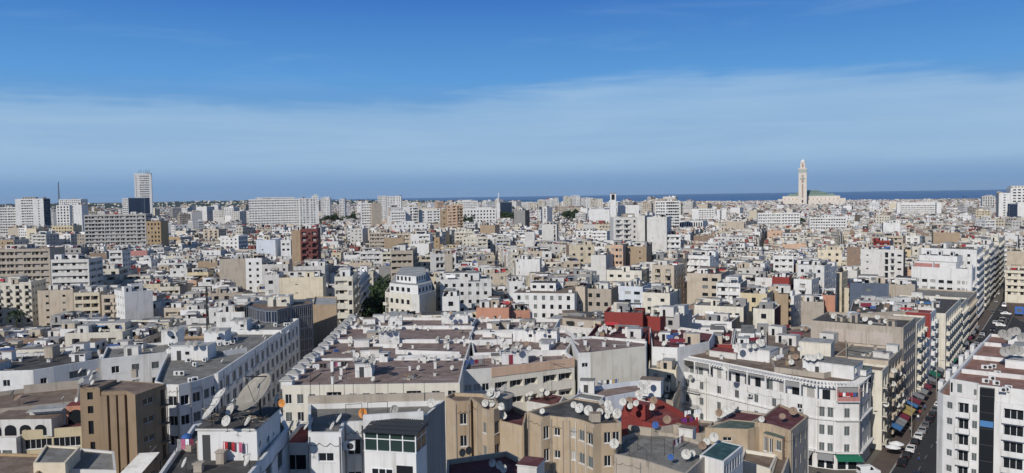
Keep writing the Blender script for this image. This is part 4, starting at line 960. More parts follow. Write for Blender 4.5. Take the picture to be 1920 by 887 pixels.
# roof rooms
zr = zU
for px, py, w, d, h, m, rf, dr_ in ((1376, 672, 9, 6, 2.8, 'white', 'roof_pale', False), (1437, 668, 4, 4, 2.4, 'offwhite', 'roof_brown', False), (1505, 700, 11, 7, 2.9, 'white', 'roof_grey', 'frame_dark'), (1330, 668, 7, 5, 1.4, 'offwhite', 'roof_red', False), (1580, 700, 5, 5, 1.2, 'white', 'roof_green', False)):
 hut(rU, *P(px, py, zr), zr, w, d, h, 39, m, rf, dr_, False, 'roof_room')
hut(rU, *P(1500, 676, zr), zr, 7, 6, 4.6, 30, 'ivory', 'roof_pale', False, True, 'roof_room')
near_clutter(rU, att, zr, 2, 6, 5, 61, 'white', 39, 2.0)
DU = 'dish on the roof rooms of the white art deco corner block'
for px, py in ((1361, 690), (1404, 650), (1415, 650), (1428, 646), (1385, 650), (1515, 671), (1525, 672), (1537, 669), (1600, 696), (1500, 655)): dish(px, py, zr + (2.8 if py < 675 else .6), rn.uniform(1.1, 1.7), 212, 20, 'dishwhite', DU)
for px, py, z_ in ((1295, 708, 14), (1563, 765, 11)): dish(px, py, z_, 1.2, 200, 10, 'dishgrey', 'dish fixed to the front wall of the white art deco corner block', 0)
# ---- 11. row along the left side of the right street
def street(s, off=0): return (81.0 + .581 * s - .814 * off, 174 + .814 * s + .581 * off)     # off: to the left of the building line
def row_house(name, label, s0_, s1_, dep, z, o, ref, vb=700, proud=0, near_=True):
 a = street(s0_, dep); b_ = street(s0_, -proud); c = street(s1_, -proud); d = street(s1_, dep)
 return near(name, label, [a, b_, c, d], z, o, ref, vb)
bal = lambda n: [(.03, .97, 'balc', dict(n=n, out=1.0, bw=2.2))]
wn = lambda g=1.6, t='w': [(.03, .97, 'win', dict(w=1.1, h=1.5, gap=g, type=t))]
row_house('cream_street_house', 'narrow cream street house with iron balconies next to the white corner block', 6, 13, 11, 18.5, dict(wall='ivory', roof='roof_brown', ph=.6, nf=5, fh=3.3, balstyle='iron', facs={1: bal(2), 0: wn(3)}), 'narrow cream street house', 800)
row_house('grey_balcony_house', 'old grey street house with deep balconies and many wall dishes', 13.2, 32, 12, 19.5, dict(wall='beige', roof='roof_grey', ph=.5, nf=5, fh=3.4, facs={1: bal(4), 0: wn(3)}), 'old grey balcony house', 800)
row_house('bare_brick_tower', 'tall raw concrete block with bare brick panels on its blank wall', 33, 52, 23, 24.6, dict(wall='taupe', edge={0: 'taupe'}, roof='roof_dark', ph=.9, nf=6, fh=3.4, facs={1: [(.03, .97, 'win', dict(w=1.5, h=1.5, gap=1.6))]}), 'bare brick tower', 660)
a_, b_ = street(32.9, 22), street(32.9, 2); q = MB(); aa = math.atan2(b_[1] - a_[1], b_[0] - a_[0])
mat('brickpanel', (.46, .40, .35), .9, 'old')
for i in range(3):
 for j in range(2): q.box(2.2 + i * 6, 7.6 + i * 6, -.12, .05, 15.2 + j * 4.3, 18.6 + j * 4.3, 'brickpanel', aa, (*a_, 0), skip_bottom=False)
q.build('brick_panel', rq if 0 else bpy.data.objects['bare_brick_tower'])
row_house('tall_cream_house', 'tall slim cream block with a blank sunlit end wall and stacked balconies', 54, 70, 9, 22.6, dict(wall='ivory', edge={0: 'ivory'}, roof='roof_grey', ph=.5, nf=6, fh=3.1, facs={1: bal(3)}), 'tall slim cream block', 730)
row_house('low_white_house', 'low white house with roof terrace between the slim cream block and the red gable', 70.4, 80, 9, 14.5, dict(wall='white', roof='roof_grey', ph=.7, nf=4, fh=3.1, facs={1: wn(), 0: wn()}), 'low white terrace house', 700)
row_house('red_gable_house', 'white street house with a bright red blank gable wall and boxy balconies', 80.4, 92, 7, 22.0, dict(wall='white', edge={0: 'red'}, roof='roof_red', ph=.6, nf=6, fh=3.1, facs={1: bal(2)}), 'red-gabled house', 680)
row_house('long_beige_house', 'long beige street house with a blue tarpaulin on its roof beyond the red gable', 93, 135, 18, 20.5, dict(wall='ivory', roof='roof_dark', ph=.5, nf=6, fh=3.3, facs={1: bal(8), 0: wn(3)}), 'long beige street house', 640, 2.6)
row_house('grey_corner_house', 'grey cream street house with cluttered dark roof before the white deco block', 135.5, 158, 18, 18, dict(wall='ivory', roof='roof_dark', ph=.5, nf=5, fh=3.3, facs={1: bal(5), 0: wn(3)}), 'grey cream street house', 620, 2.4)
row_house('beige_corner_house', 'beige street house with stacked balconies against the white deco block', 158.5, 196, 20, 16.5, dict(wall='beige', roof='roof_grey', ph=.5, nf=5, fh=3.3, facs={1: bal(8), 0: wn(3)}), 'beige stacked-balcony house', 615, 2.0)
for s_, o_, z_ in [(8 + rn.uniform(-1, 1), 0, 10), (16, 0, 13), (20, 0, 9), (24, 0, 14), (27, 0, 8), (30, 0, 12), (17, 0, 16), (22, 0, 6.5), (29, 0, 6)]:
 x, y = street(s_, -.6); dish_w(x, y, z_, 1.3, 205, 15, 'dishwhite', 'dish hanging on the balconies of the old grey balcony house', 0)
b = MB(); x, y = street(118, 6); b.box(-4, 4, -2, 2, 20.3, 20.45, 'tarp_blue', R(-35), (x, y, 0), skip_bottom=False); tag(b.build('tarpaulin'), 'blue tarpaulin spread on the roof of the long beige street house', 'tarpaulin')
x, y = street(45, 15); b = MB(); b.box(-1, 1, -.8, .8, 0, 2.2, 'frame_white', 0, (x, y, 23.8)); b.box(-.3, .3, -.82, -.79, .1, 2.1, 'sign_blue', 0, (x, y, 23.8)); tag(b.build('water_tank'), 'white and blue tank cabin on the roof of the bare brick tower', 'tank')
o_ = bpy.data.objects['bare_brick_tower']; near_clutter(o_, [street(34, 21), street(34, 2), street(51, 2), street(51, 21)], 23.7, 3, 5, 4, 62, 'taupe', 35.5, 2.2); o_ = bpy.data.objects['grey_balcony_house']; near_clutter(o_, [street(14, 11), street(14, 1), street(31, 1), street(31, 11)], 19.0, 2, 5, 3, 63, 'offwhite', 35.5, 2.2); o_ = bpy.data.objects['long_beige_house']; near_clutter(o_, [street(95, 17), street(95, 0), street(133, 0), street(133, 17)], 20.0, 6, 9, 4, 64, 'offwhite', 35.5, 2.3)
for i in range(9): x, y = street(rn.uniform(35, 50), rn.uniform(3, 20)); dish_w(x, y, 23.8, rn.uniform(1, 1.6), 212, 22, 'dishwhite', 'dish on the flat roof of the bare brick tower')
for i in range(14): x, y = street(rn.uniform(95, 133), rn.uniform(2, 16)); dish_w(x, y, 20, rn.uniform(1, 1.6), 212, 22, 'dishwhite', 'dish on the cluttered roof of the long beige street house')
# ---- 12. modern white block on the right
zV = 24
f0 = P(1755, 738, 21.3); dv = dirv(37.5); ev = dirv(127)
def mv(u, v): return (f0[0] + dv[0] * u + ev[0] * v, f0[1] + dv[1] * u + ev[1] * v)      # u along the street, v to the right
lowV = [mv(1.5, 0), mv(0, 1.2), mv(-.9, 3.5), mv(-1.0, 7.2)]
lowV = lowV + [mv(-.9, 25), mv(62, 25), mv(62, 0)]
zlow = 21.3
bcol = [(.02, .62, 'balc', dict(n=1, bw=2.0, out=1.0)), (.66, .97, 'win', dict(w=.9, h=1.5, n=1, type='s'))]
rV2, lowV = near('modern_white_block', 'modern white apartment block with a rounded corner, dark glass strip and terracotta roof decks', lowV, zlow,
   dict(wall='white', roof='roof_clay', ph=.9, fh=3.0, nf=7, top=.4, facs={
  0: [], 1: [(.1, .9, 'win', dict(w=1.1, h=1.3, n=1, type='s'))], 2: bcol, 3: [(.2, .4, 'balc', dict(n=1, bw=3.0, out=.8)), (.41, .5, 'win', dict(w=.9, h=1.5, n=1, type='s')), (.51, .66, 'balc', dict(n=1, bw=2.2, out=.8)), (.7, .95, 'balc', dict(n=1, bw=3.0, out=.8))],
  6: [(.02, .98, 'win', dict(w=1.3, h=1.4, gap=3))]}), 'modern white block')
topV = [mv(2.2, 2.0), mv(.8, 6.6), mv(-.3, 6.8), mv(-.3, 25), mv(60, 25), mv(60, 2.2)]
b = MB(); n = len(topV)
for i in range(n):
 A_, B_ = topV[i], topV[(i + 1) % n]; b.face([(*A_, zlow - .9), (*B_, zlow - .9), (*B_, zV), (*A_, zV)], 'white')
it = inset(topV, .35)
for i in range(n):
 j = (i + 1) % n; b.face([(*topV[i], zV), (*topV[j], zV), (*it[j], zV), (*it[i], zV)], 'white'); b.face([(*it[j], zV - .7), (*it[i], zV - .7), (*it[i], zV), (*it[j], zV)], 'white')
pt = b.build('top_storey', rV2)
b = MB(); b.face([(*p, zV - .7) for p in it], 'roof_clay'); b.build('roof', pt)
for u in (12, 28, 46): wallrun(rV2, [(*mv(u, 2.6), zV - .7), (*mv(u, 24.6), zV - .7)], .85, .4, 'white')
b = MB(); A_, B_ = topV[0], topV[1]; L_ = math.hypot(B_[0] - A_[0], B_[1] - A_[1]); a_ = math.atan2(B_[1] - A_[1], B_[0] - A_[0])
b.box(L_ * .28, L_ * .45, -.05, .05, -2.3, -.7, 'shutter', a_, (*A_, zV)); b.box(.15, .5, -.05, .05, -2.5, -.7, 'glass', a_, (*A_, zV)); b.box(L_ * .9, L_ * .99, -.1, .05, -2.2, -1.2, 'shutter', a_, (*A_, zV)); b.build('window', pt)
b = MB(); A_ = mv(-.9, 7.3); a_ = math.atan2(ev[1], ev[0]); b.box(0, 2.3, -.35, 1, 0, zV - .3, 'glass', a_, (*A_, 0)); gs = b.build('glass_strip', rV2)
b = MB()
for k in range(8): b.box(-.02, 2.32, -.40, -.34, k * 3 + 1.2, k * 3 + 1.28, 'frame_dark', a_, (*A_, 0), skip_bottom=False)
b.build('mullion', gs)
b = MB(); b.box(.1, 2.2, -.42, -.36, 16.6, 17.7, 'tarp_blue', a_, (*A_, 0), skip_bottom=False); b.build('blue_blind', gs)
for k in range(6):
 X_ = mv(9 + k * 8.6, -.4); b = MB(); b.box(-.5, .35, -1.4, 1.4, -.9, (.7, 1.2, .5, 1.3, .8, 1.0)[k], 'white', R(-37.5), (*X_, zlow), skip_bottom=False); b.build('parapet_box', rV2)
for u, v, w, d, h in ((22, 9, 3.5, 5, 1.6), (31, 9.5, 6, 6, 3.0), (49, 7, 10, 6, 2.2)):
 x, y = mv(u, v); hut(rV2, x, y, zV - .7, w, d, h, 37.5, 'white', 'roof_pale', False, False)
for px, py in ((1892, 659), (1901, 656), (1910, 659), (1884, 661), (1888, 631), (1916, 635), (1880, 627), (1897, 624), (1905, 622)): dish(px, py, zV + 1.6, 1.9, 205, 12, 'dishgrey', 'large grey dish on the roof huts of the modern white block', .3)
_ac = {}
def ac_unit(x, y, z, az, label):
 if not _ac:
  b = MB(); b.box(-.5, .5, -.2, .2, .12, .82, 'acwhite', skip_bottom=False)
  for u in (-.4, .34): b.box(u, u + .06, -.2, .2, 0, .118, 'iron')
  _ac['case'] = b.mesh('case')
  b = MB(); b.lathe([(.27, 0), (.27, .03), (.2, .035), (.01, .035)], 'iron', 14); me = b.mesh('fan_grille'); _ac['fan'] = me
 r = empty('air_conditioner', (x, y, z), label, 'air conditioner', 'air conditioners on the roofs', -R(az)); r.scale = (1.15, 1.15, 1.15)
 link('case', _ac['case'], r); f = link('fan_grille', _ac['fan'], r, (.12, -.2, .48)); f.rotation_euler = (R(90), 0, 0)
for px, py in ((1846, 690), (1855, 690), (1862, 688), (1870, 701), (1848, 716), (1868, 720), (1860, 711), (1880, 733), (1891, 729), (1886, 732)): ac_unit(*P(px, py + 3, zV - .7), zV - .7, 35, 'white air conditioner box on the terracotta roof of the modern white block')
for px, py in ((353, 680), (366, 688), (384, 679), (332, 705), (340, 705), (358, 718), (366, 716), (412, 649), (425, 648), (436, 645), (442, 640), (400, 648), (320, 650), (244, 655), (485, 616), (517, 613), (540, 612), (536, 612)): ac_unit(*P(px, py, zL - .7), zL - .7, rn.choice([-4, 30]), 'white air conditioner box on the roof deck of the long white block')
for px, py, z_ in ((1055, 684, 24.3), (1067, 713, 21), (998, 722, 21)): ac_unit(*P(px, py, z_), z_, -10, 'air conditioner box on the front of the peach-fronted block')
seq_far = [('hatch', 'car_grey'), ('saloon', 'car_white'), ('saloon', 'car_black'), ('hatch', 'car_silver'), ('hatch', 'car_black'), ('saloon', 'car_navy')]; FARCAR = []
# rain pipes and cables down the near walls
def downpipes(root, poly, z, edges, seed):
 r = random.Random(seed)
 for e in edges:
  p0, p1 = poly[e], poly[(e + 1) % len(poly)]; L_ = math.hypot(p1[0] - p0[0], p1[1] - p0[1]); d_ = ((p1[0] - p0[0]) / L_, (p1[1] - p0[1]) / L_); n_ = (d_[1], -d_[0])
  for f in [r.uniform(.02, .12), r.uniform(.85, .97)] + [r.uniform(.2, .8) for _ in range(int(L_ / 14))]:
   x, y = p0[0] + d_[0] * L_ * f + n_[0] * .09, p0[1] + d_[1] * L_ * f + n_[1] * .09; b = MB(); b.tube((x, y, 1), (x, y, z - .4), .06, r.choice(['dishgrey', 'offwhite', 'cement', 'taupe']), n=6); b.build('rain_pipe', root)
  b = MB(); k = 9; zz = z - r.uniform(.9, 1.6); pr = None
  for i in range(k + 1):
   f = i / k; q = (p0[0] + d_[0] * L_ * f + n_[0] * .06, p0[1] + d_[1] * L_ * f + n_[1] * .06, zz - .35 * math.sin(f * math.pi * 3) ** 2 - r.uniform(0, .1))
   if pr: b.tube(pr, q, .022, 'iron', n=4, cap=False)
   pr = q
  b.build('cable', root)
downpipes(rA, polyA, zA, (0, 2), 1); downpipes(rM, pM, zM, (0, 2, 4, 6), 2); downpipes(rU, polyU, zU - 3.7, (0, 2, 4, 6), 3); downpipes(rL, polyL, zL, (1, 3, 6), 4); downpipes(rq, pq, zQ, (1, 2), 5); downpipes(rN, pN, zN, (0,), 6); downpipes(rPp, p_, zP, (1, 3), 7); downpipes(rB, pB, zB, (1,), 8)
for px, py, z_ in ((655, 838, 35.8), (1330, 706, 14.5), (1405, 742, 13), (1500, 770, 12), (1060, 812, 26.5), (1100, 832, 25.5)):
 ac_unit(*P(px, py, z_), z_ - .4, 35 if px > 1200 else 0, 'air conditioner box fixed to a near front wall')
# ---- 13. street: road, pavements, kerbs, cars, awnings, lamps, people
def strip(name, offs, z, m, s0_=-60, s1_=900, kind='structure', top=None):
 b = MB()
 if top is None: b.face([(*street(s0_, offs[0]), z), (*street(s0_, offs[1]), z), (*street(s1_, offs[1]), z), (*street(s1_, offs[0]), z)], m)
 else:
  p = [street(s0_, offs[0]), street(s0_, offs[1]), street(s1_, offs[1]), street(s1_, offs[0])]
  if area(p) < 0: p = p[::-1]
  b.prism(p, 0.0, top, m)
 return tag(b.build(name), None, None, None, kind)
strip('road', (-4.6, -12.4), .008, 'asphalt')
strip('pavement', (0, -4.3), 0, 'paving', -60, 260, top=.13)
strip('kerb', (-4.304, -4.6), 0, 'kerb', -60, 260, top=.135)
strip('pavement', (-12.7, -17), 0, 'paving', -10, 62, top=.13)
for i in range(15):
 if i in (6, 11): continue
 x, y = street(104 + i * 5.9, -5.7); k, p = seq_far[i % len(seq_far)]
 FARCAR.append((x, y, k, p, i))
# wide cross boulevard at the far end
b = MB(); b.face([(*street(115, -12.4), .006), (*street(115, -40), .006), (*street(190, -46), .006), (*street(330, -13), .006)], 'asphalt'); tag(b.build('road'), None, None, None, 'structure')
b = MB()
for k in range(40):
 c = street(-40 + k * 9, -9.0); d_ = street(-37 + k * 9, -9.0); e_ = street(-37 + k * 9, -9.14); f_ = street(-40 + k * 9, -9.14); b.face([(*c, .013), (*f_, .013), (*e_, .013), (*d_, .013)], 'linepaint')
tag(b.build('road_marking'), None, None, None, 'structure')
b = MB(); isl = poly_px([(1884, 568), (1889, 580), (1898, 592), (1912, 601), (1935, 607), (1990, 607), (1990, 571)], 0); isl = isl if area(isl) > 0 else isl[::-1]
b.prism(isl, 0, .13, 'kerb', 'paving'); tag(b.build('pavement'), None, None, None, 'structure')
x, y = P(1911, 594, 0); r_ = empty('street_sign', (x, y, .13), 'square blue sign board on two posts at the far junction', 'sign', None, -R(30)); b = MB(); b.box(-1.7, 1.7, -.06, .06, 1.2, 4.6, 'sign_blue', skip_bottom=False); link('board', b.mesh('board'), r_)
b = MB(); b.box(-1.0, 1.0, -.075, -.065, 2.0, 3.7, 'slate', skip_bottom=False); link('emblem', b.mesh('emblem'), r_)
for sx in (-1.2, 1.2): b = MB(); b.tube((sx, .08, 0), (sx, .08, 4.4), .06, 'iron'); link('post', b.mesh('post'), r_)
def car_mesh(kind):
 L_, W_, Hh = {'saloon': (4.4, 1.75, 1.42), 'hatch': (3.8, 1.68, 1.48), 'van': (4.6, 1.85, 1.95)}[kind]
 # side profile: body then cabin
 if kind == 'saloon': pr = [(-2.2, .35), (-2.2, .85), (-1.55, .95), (-.95, 1.4), (.45, 1.42), (1.05, .98), (2.05, .82), (2.2, .6), (2.2, .35)]
 elif kind == 'hatch': pr = [(-1.9, .35), (-1.9, .95), (-1.6, 1.42), (-.9, 1.48), (.25, 1.46), (.9, 1.0), (1.75, .84), (1.9, .6), (1.9, .35)]
 else: pr = [(-2.3, .35), (-2.3, 1.85), (-2.1, 1.95), (.6, 1.93), (1.35, 1.15), (2.15, .98), (2.3, .6), (2.3, .35)]
 b = MB(); hw = W_ / 2
 def wd(z): return hw * (1 if z < 1.0 else 1 - (z - 1.0) * .32)
 n = len(pr)
 for s_ in (1, -1):
  f_ = [(s_ * wd(z), y, z) for y, z in pr]; b.face(f_ if s_ < 0 else f_[::-1], 'carpaint')
 for (y0, z0), (y1, z1) in zip(pr, pr[1:]): b.face([(-wd(z0), y0, z0), (wd(z0), y0, z0), (wd(z1), y1, z1), (-wd(z1), y1, z1)], 'carpaint')
 b.face([(-hw, pr[0][0], .35), (-hw, pr[-1][0], .35), (hw, pr[-1][0], .35), (hw, pr[0][0], .35)], 'carpaint')
 g = MB(); top = [p for p in pr if p[1] > (1.0 if kind != 'van' else 1.5)]
 def quad(a, c, f0_, f1_):
  (y0, z0), (y1, z1) = a, c; p = lambda f, k: (k * (wd(z0 + (z1 - z0) * f) - .1), y0 + (y1 - y0) * f, z0 + (z1 - z0) * f)
  nx = (z1 - z0); ny = -(y1 - y0); l_ = math.hypot(nx, ny); o_ = (ny / l_ * 0, 0)
  up = Vector((0, -(z1 - z0), (y1 - y0))).normalized() * .012
  if up.z < 0: up = -up
  g.face([tuple(Vector(p(f0_, -1)) + up), tuple(Vector(p(f0_, 1)) + up), tuple(Vector(p(f1_, 1)) + up), tuple(Vector(p(f1_, -1)) + up)], 'glass')
 if kind == 'saloon': quad(pr[2], pr[3], .1, .9); quad(pr[5], pr[4], .1, .9); ys = (-1.1, .55)
 elif kind == 'hatch': quad(pr[1], pr[2], .1, .9); quad(pr[5], pr[4], .1, .9); ys = (-1.45, .4)
 else: quad((-2.3, 1.0), (-2.3, 1.8), .1, .9); quad(pr[4], pr[3], .1, .9); ys = (-.2, .75)
 for s_ in (1, -1):
  z0, z1 = (1.0, 1.33) if kind != 'van' else (1.15, 1.75)
  g.face([(s_ * (wd(z0) + .012), ys[0], z0), (s_ * (wd(z0) + .012), ys[1], z0), (s_ * (wd(z1) + .012), ys[1] - .35, z1), (s_ * (wd(z1) + .012), ys[0] + .25, z1)], 'glass')
 w = MB(); a0 = Vector((-.11, 0, 0)); w.tube((-.11, 0, 0), (.11, 0, 0), .31, 'roof_dark', n=16); w.tube((-.118, 0, 0), (.118, 0, 0), .18, 'acwhite', n=10)
 l = MB(); l.box(-.2, .2, -.03, .03, -.07, .07, 'frame_white', skip_bottom=False)
 t = MB(); t.box(-.13, .13, -.03, .03, -.07, .07, 'cloth_maroon', skip_bottom=False)
 return dict(body=b.mesh('body'), glass=g.mesh('windows'), wheel=w.mesh('wheel'), head=l.mesh('headlight'), tail=t.mesh('taillight'), L=L_, W=W_)
for n_, c_ in {'carpaint': (.6, .6, .6), 'car_white': (.72, .72, .72), 'car_black': (.012, .012, .014), 'car_silver': (.32, .33, .34), 'car_grey': (.10, .105, .11), 'car_navy': (.02, .03, .07), 'car_red': (.30, .02, .02)}.items(): mat(n_, c_, .28, spec=.5)
CARS = {k: car_mesh(k) for k in ('saloon', 'hatch', 'van')}
def car(x, y, az, kind, paint, label, group='cars along the right street'):
 K = CARS[kind]; r = empty('parked_car' if kind != 'van' else 'parked_van', (x, y, .01), label, 'car' if kind != 'van' else 'van', group, -R(az))
 o = link('body', K['body'], r); o.material_slots[0].link = 'OBJECT'; o.material_slots[0].material = MATS[paint]
 link('windows', K['glass'], r)
 for sx in (-1, 1):
  for sy in (-1, 1): link('wheel', K['wheel'], r, (sx * (K['W'] / 2 - .12), sy * K['L'] * .31, .31))
  link('headlight', K['head'], r, (sx * K['W'] * .36, K['L'] / 2, .66)); link('taillight', K['tail'], r, (sx * K['W'] * .38, -K['L'] / 2, .72))
seq = [('saloon', 'car_black'), ('hatch', 'car_black'), ('saloon', 'car_white'), ('hatch', 'car_black'), ('saloon', 'car_white'), ('saloon', 'car_silver'), ('hatch', 'car_grey'), ('saloon', 'car_black'), ('hatch', 'car_black'), ('saloon', 'car_grey'), ('hatch', 'car_white'), ('saloon', 'car_black'), ('saloon', 'car_grey'), ('hatch', 'car_navy'), ('saloon', 'car_silver'), ('hatch', 'car_black'), ('saloon', 'car_white'), ('hatch', 'car_grey')]
cn_ = {'car_black': 'black', 'car_white': 'white', 'car_silver': 'silver', 'car_grey': 'dark grey', 'car_navy': 'navy', 'car_red': 'red'}
ord_ = ['first', 'second', 'third', 'fourth', 'fifth', 'sixth', 'seventh', 'eighth', 'ninth', 'tenth', 'eleventh', 'twelfth', 'thirteenth', 'fourteenth', 'fifteenth', 'sixteenth', 'seventeenth', 'eighteenth']
for i, (k, p) in enumerate(seq):
 x, y = street(-2 + i * 5.6, -5.7); car(x, y, 35.5, k, p, '%s %s, %s in the line parked along the awning pavement' % (cn_[p], 'saloon' if k == 'saloon' else 'hatchback', ord_[i]))
for x, y, k, p, i in FARCAR: car(x, y, 35.5, k, p, '%s %s parked along the far left pavement past the awnings' % (cn_[p], 'saloon' if k == 'saloon' else 'hatchback'))
seq2 = [(8 + i * 6.3, q) for i, q in enumerate(seq_far * 5) if i not in (2, 7, 13, 20)]
for s_, (k, p) in seq2:
 if s_ > 62: x, y = street(s_, -11.5); car(x, y, 35.5, k, p, '%s %s in the right-hand line past the modern block' % (cn_[p], 'saloon' if k == 'saloon' else 'hatchback'))
for s_, o_, k, p in ((74, -8.4, 'saloon', 'car_black'), (92, -8.0, 'hatch', 'car_white'), (118, -8.6, 'van', 'car_white'), (137, -8.1, 'saloon', 'car_grey'), (160, -8.3, 'saloon', 'car_silver'), (196, -8.2, 'hatch', 'car_black')):
 x, y = street(s_, o_); car(x, y, 35.5 if s_ % 2 else 215.5, k, p, '%s %s driving up the middle of the far street' % (cn_[p], {'saloon': 'saloon', 'hatch': 'hatchback', 'van': 'van'}[k]), 'moving cars')
x, y = street(19, -10.6); car(x, y, 215.5, 'saloon', 'car_navy', 'navy saloon driving in the middle of the right street', 'moving cars')
x, y = street(-9, -9.5); car(x, y, 35.5, 'hatch', 'car_black', 'black hatchback driving at the bottom of the right street', 'moving cars')
x, y = P(1628, 889, 0); car(x, y, 80, 'van', 'car_white', 'white van turning in front of the green awning', 'moving cars')
x, y = P(1600, 905, 0); car(x, y, 80, 'hatch', 'car_white', 'white hatchback at the bottom edge before the green awning', 'moving cars')
far = [(1883, 575, 'van', 'car_white', 215, 'white delivery van on the wide far junction'), (1886, 590, 'saloon', 'car_white', 120, 'white saloon below the delivery van on the far junction'), (1880, 600, 'saloon', 'car_black', 120, 'black saloon crossing the far junction'), (1878, 606, 'hatch', 'car_black', 120, 'black hatchback right of the crossing saloon on the far junction'), (1868, 567, 'saloon', 'car_silver', 35, 'silver saloon near the left kerb of the far junction'), (1862, 588, 'hatch', 'car_grey', 35, 'dark grey hatchback at the left kerb of the far junction'), (1871, 552, 'saloon', 'car_white', 35, 'white saloon in the shaded street beyond the junction'), (1866, 607, 'saloon', 'car_white', 35, 'white saloon behind the roof of the modern white block'), (1864, 541, 'saloon', 'car_black', 35, 'black saloon in the shaded street beyond the junction'), (1876, 612, 'hatch', 'car_white', 120, 'white hatchback nearest on the far junction'), (1876, 584, 'saloon', 'car_grey', 35, 'dark grey saloon beside the traffic island')]
for px, py, k, p, az, lb in far: x, y = P(px, py, 0); car(x, y, az, k, p, lb, 'cars on the far junction')
# shop awnings
def awning(s_, w, m, label, z=3.2, out=None):
 out = out or (2.6 if s_ < 90 else 4.1)
 b = MB(); v = [street(s_, 0), street(s_ + w, 0), street(s_ + w, -out), street(s_, -out)]
 b.face([(*v[0], z + .7), (*v[3], z - .3), (*v[2], z - .3), (*v[1], z + .7)], m); b.face([(*v[0], z + .66), (*v[1], z + .66), (*v[2], z - .34), (*v[3], z - .34)], m)
 b.face([(*v[3], z - .3), (*v[3], z - .6), (*v[2], z - .6), (*v[2], z - .3)], m)
 for i in (0, 3, 1, 2): pass
 for a_, c_ in ((0, 3), (1, 2)): b.tube((*v[a_], z - .2), (*v[c_], z - .36), .03, 'iron')
 tag(b.build('shop_awning'), label, 'awning', 'awnings along the right street')
for s_, w, m, lb in ((14, 4, 'tarp_blue', 'blue awning, nearest over the pavement'), (18.3, 2.6, 'cloth_grey', 'grey awning next to the blue one'), (21.2, 2.8, 'dishgrey', 'pale grey awning between the grey and maroon ones'), (24.3, 4, 'cloth_maroon', 'maroon awning before the yellow one'), (29, 3.6, 'cloth_yellow', 'nearer half of the yellow awnings over the pavement'), (33, 3.4, 'cloth_yellow', 'farther half of the yellow awnings over the pavement'), (38, 3, 'tarp_blue', 'small blue awning beyond the yellow ones'), (42, 4, 'cloth_maroon', 'far maroon awning beyond the small blue one'), (48, 4, 'cloth_grey', 'far grey awning down the pavement'), (54, 5, 'dishgrey', 'pale grey awning at the slim cream block'), (61, 5, 'cloth_maroon', 'maroon awning at the slim cream block'), (71, 4, 'cement', 'grey awning at the low white terrace house'), (78, 6, 'cloth_green', 'dark green awning by the red-gabled house'), (97, 6, 'cloth_grey', 'nearest grey awning of the long beige street house'), (105, 6, 'cloth_green', 'green awning of the long beige street house'), (113, 6, 'cement', 'middle grey awning of the long beige street house'), (122, 7, 'cloth_grey', 'far grey awning of the long beige street house'), (140, 8, 'cement', 'grey awning past the long beige street house'), (152, 8, 'cloth_maroon', 'maroon awning before the white deco block'), (165, 9, 'cloth_grey', 'wide grey awning before the white deco block'), (180, 9, 'cement', 'last grey awning before the white deco block'), (87, 5, 'cloth_grey', 'grey awning by the red-gabled house')): awning(s_, w, m, lb)
A_, B_ = polyU[5], polyU[6]
def awn_seg(A_, B_, f0_, f1_, m, label, z=3.3, out=2.0, sign=False):
 L_ = math.hypot(B_[0] - A_[0], B_[1] - A_[1]); d_ = ((B_[0] - A_[0]) / L_, (B_[1] - A_[1]) / L_); n_ = (d_[1], -d_[0])
 pt = lambda f, k, z_: (A_[0] + d_[0] * L_ * f + n_[0] * k, A_[1] + d_[1] * L_ * f + n_[1] * k, z_)
 b = MB(); b.face([pt(f0_, .01, z + .35), pt(f0_, out, z - .35), pt(f1_, out, z - .35), pt(f1_, .01, z + .35)], m); b.face([pt(f0_, .01, z + .31), pt(f1_, .01, z + .31), pt(f1_, out, z - .39), pt(f0_, out, z - .39)], m)
 b.face([pt(f0_, out, z - .35), pt(f0_, out, z - .85), pt(f1_, out, z - .85), pt(f1_, out, z - .35)], m)
 tag(b.build('shop_awning'), label, 'awning', 'awnings of the white corner block')
awn_seg(A_, B_, -.05, 1.05, 'cloth_green', 'long dark green awning at the foot of the white corner block')
awn_seg(polyU[4], polyU[5], .1, .9, 'cloth_grey', 'small grey awning left of the green one on the white corner block')
awn_seg(polyU[3], polyU[4], .0, .95, 'cement', 'wide grey awning at the left foot of the white corner block')
for i in (3, 4, 5):
 p0, p1 = polyU[i], polyU[i + 1]; L_ = math.hypot(p1[0] - p0[0], p1[1] - p0[1]); a_ = math.atan2(p1[1] - p0[1], p1[0] - p0[0])
 b = MB(); b.box(L_ * .1, L_ * .9, -.06, .02, .2, 2.6, 'glass', a_, (*p0, 0)); b.box(L_ * .45, L_ * .55, -.09, .02, .1, 2.7, 'frame_white', a_, (*p0, 0)); b.build('shop_window', rU)
for s_, o_, lb in ((2.5, -3.0, 'near white parasol by the corner cafe'), (5.5, -3.2, 'far white parasol by the corner cafe')):
 x, y = street(s_, o_); r = empty('parasol', (x, y, .13), lb, 'parasol'); b = MB(); b.lathe([(1.7, 2.1), (.9, 2.45), (.02, 2.75)], 'cloth_white', 8); link('canopy', b.mesh('canopy'), r); b = MB(); b.tube((0, 0, 0), (0, 0, 2.75), .03, 'iron'); link('pole', b.mesh('pole'), r)
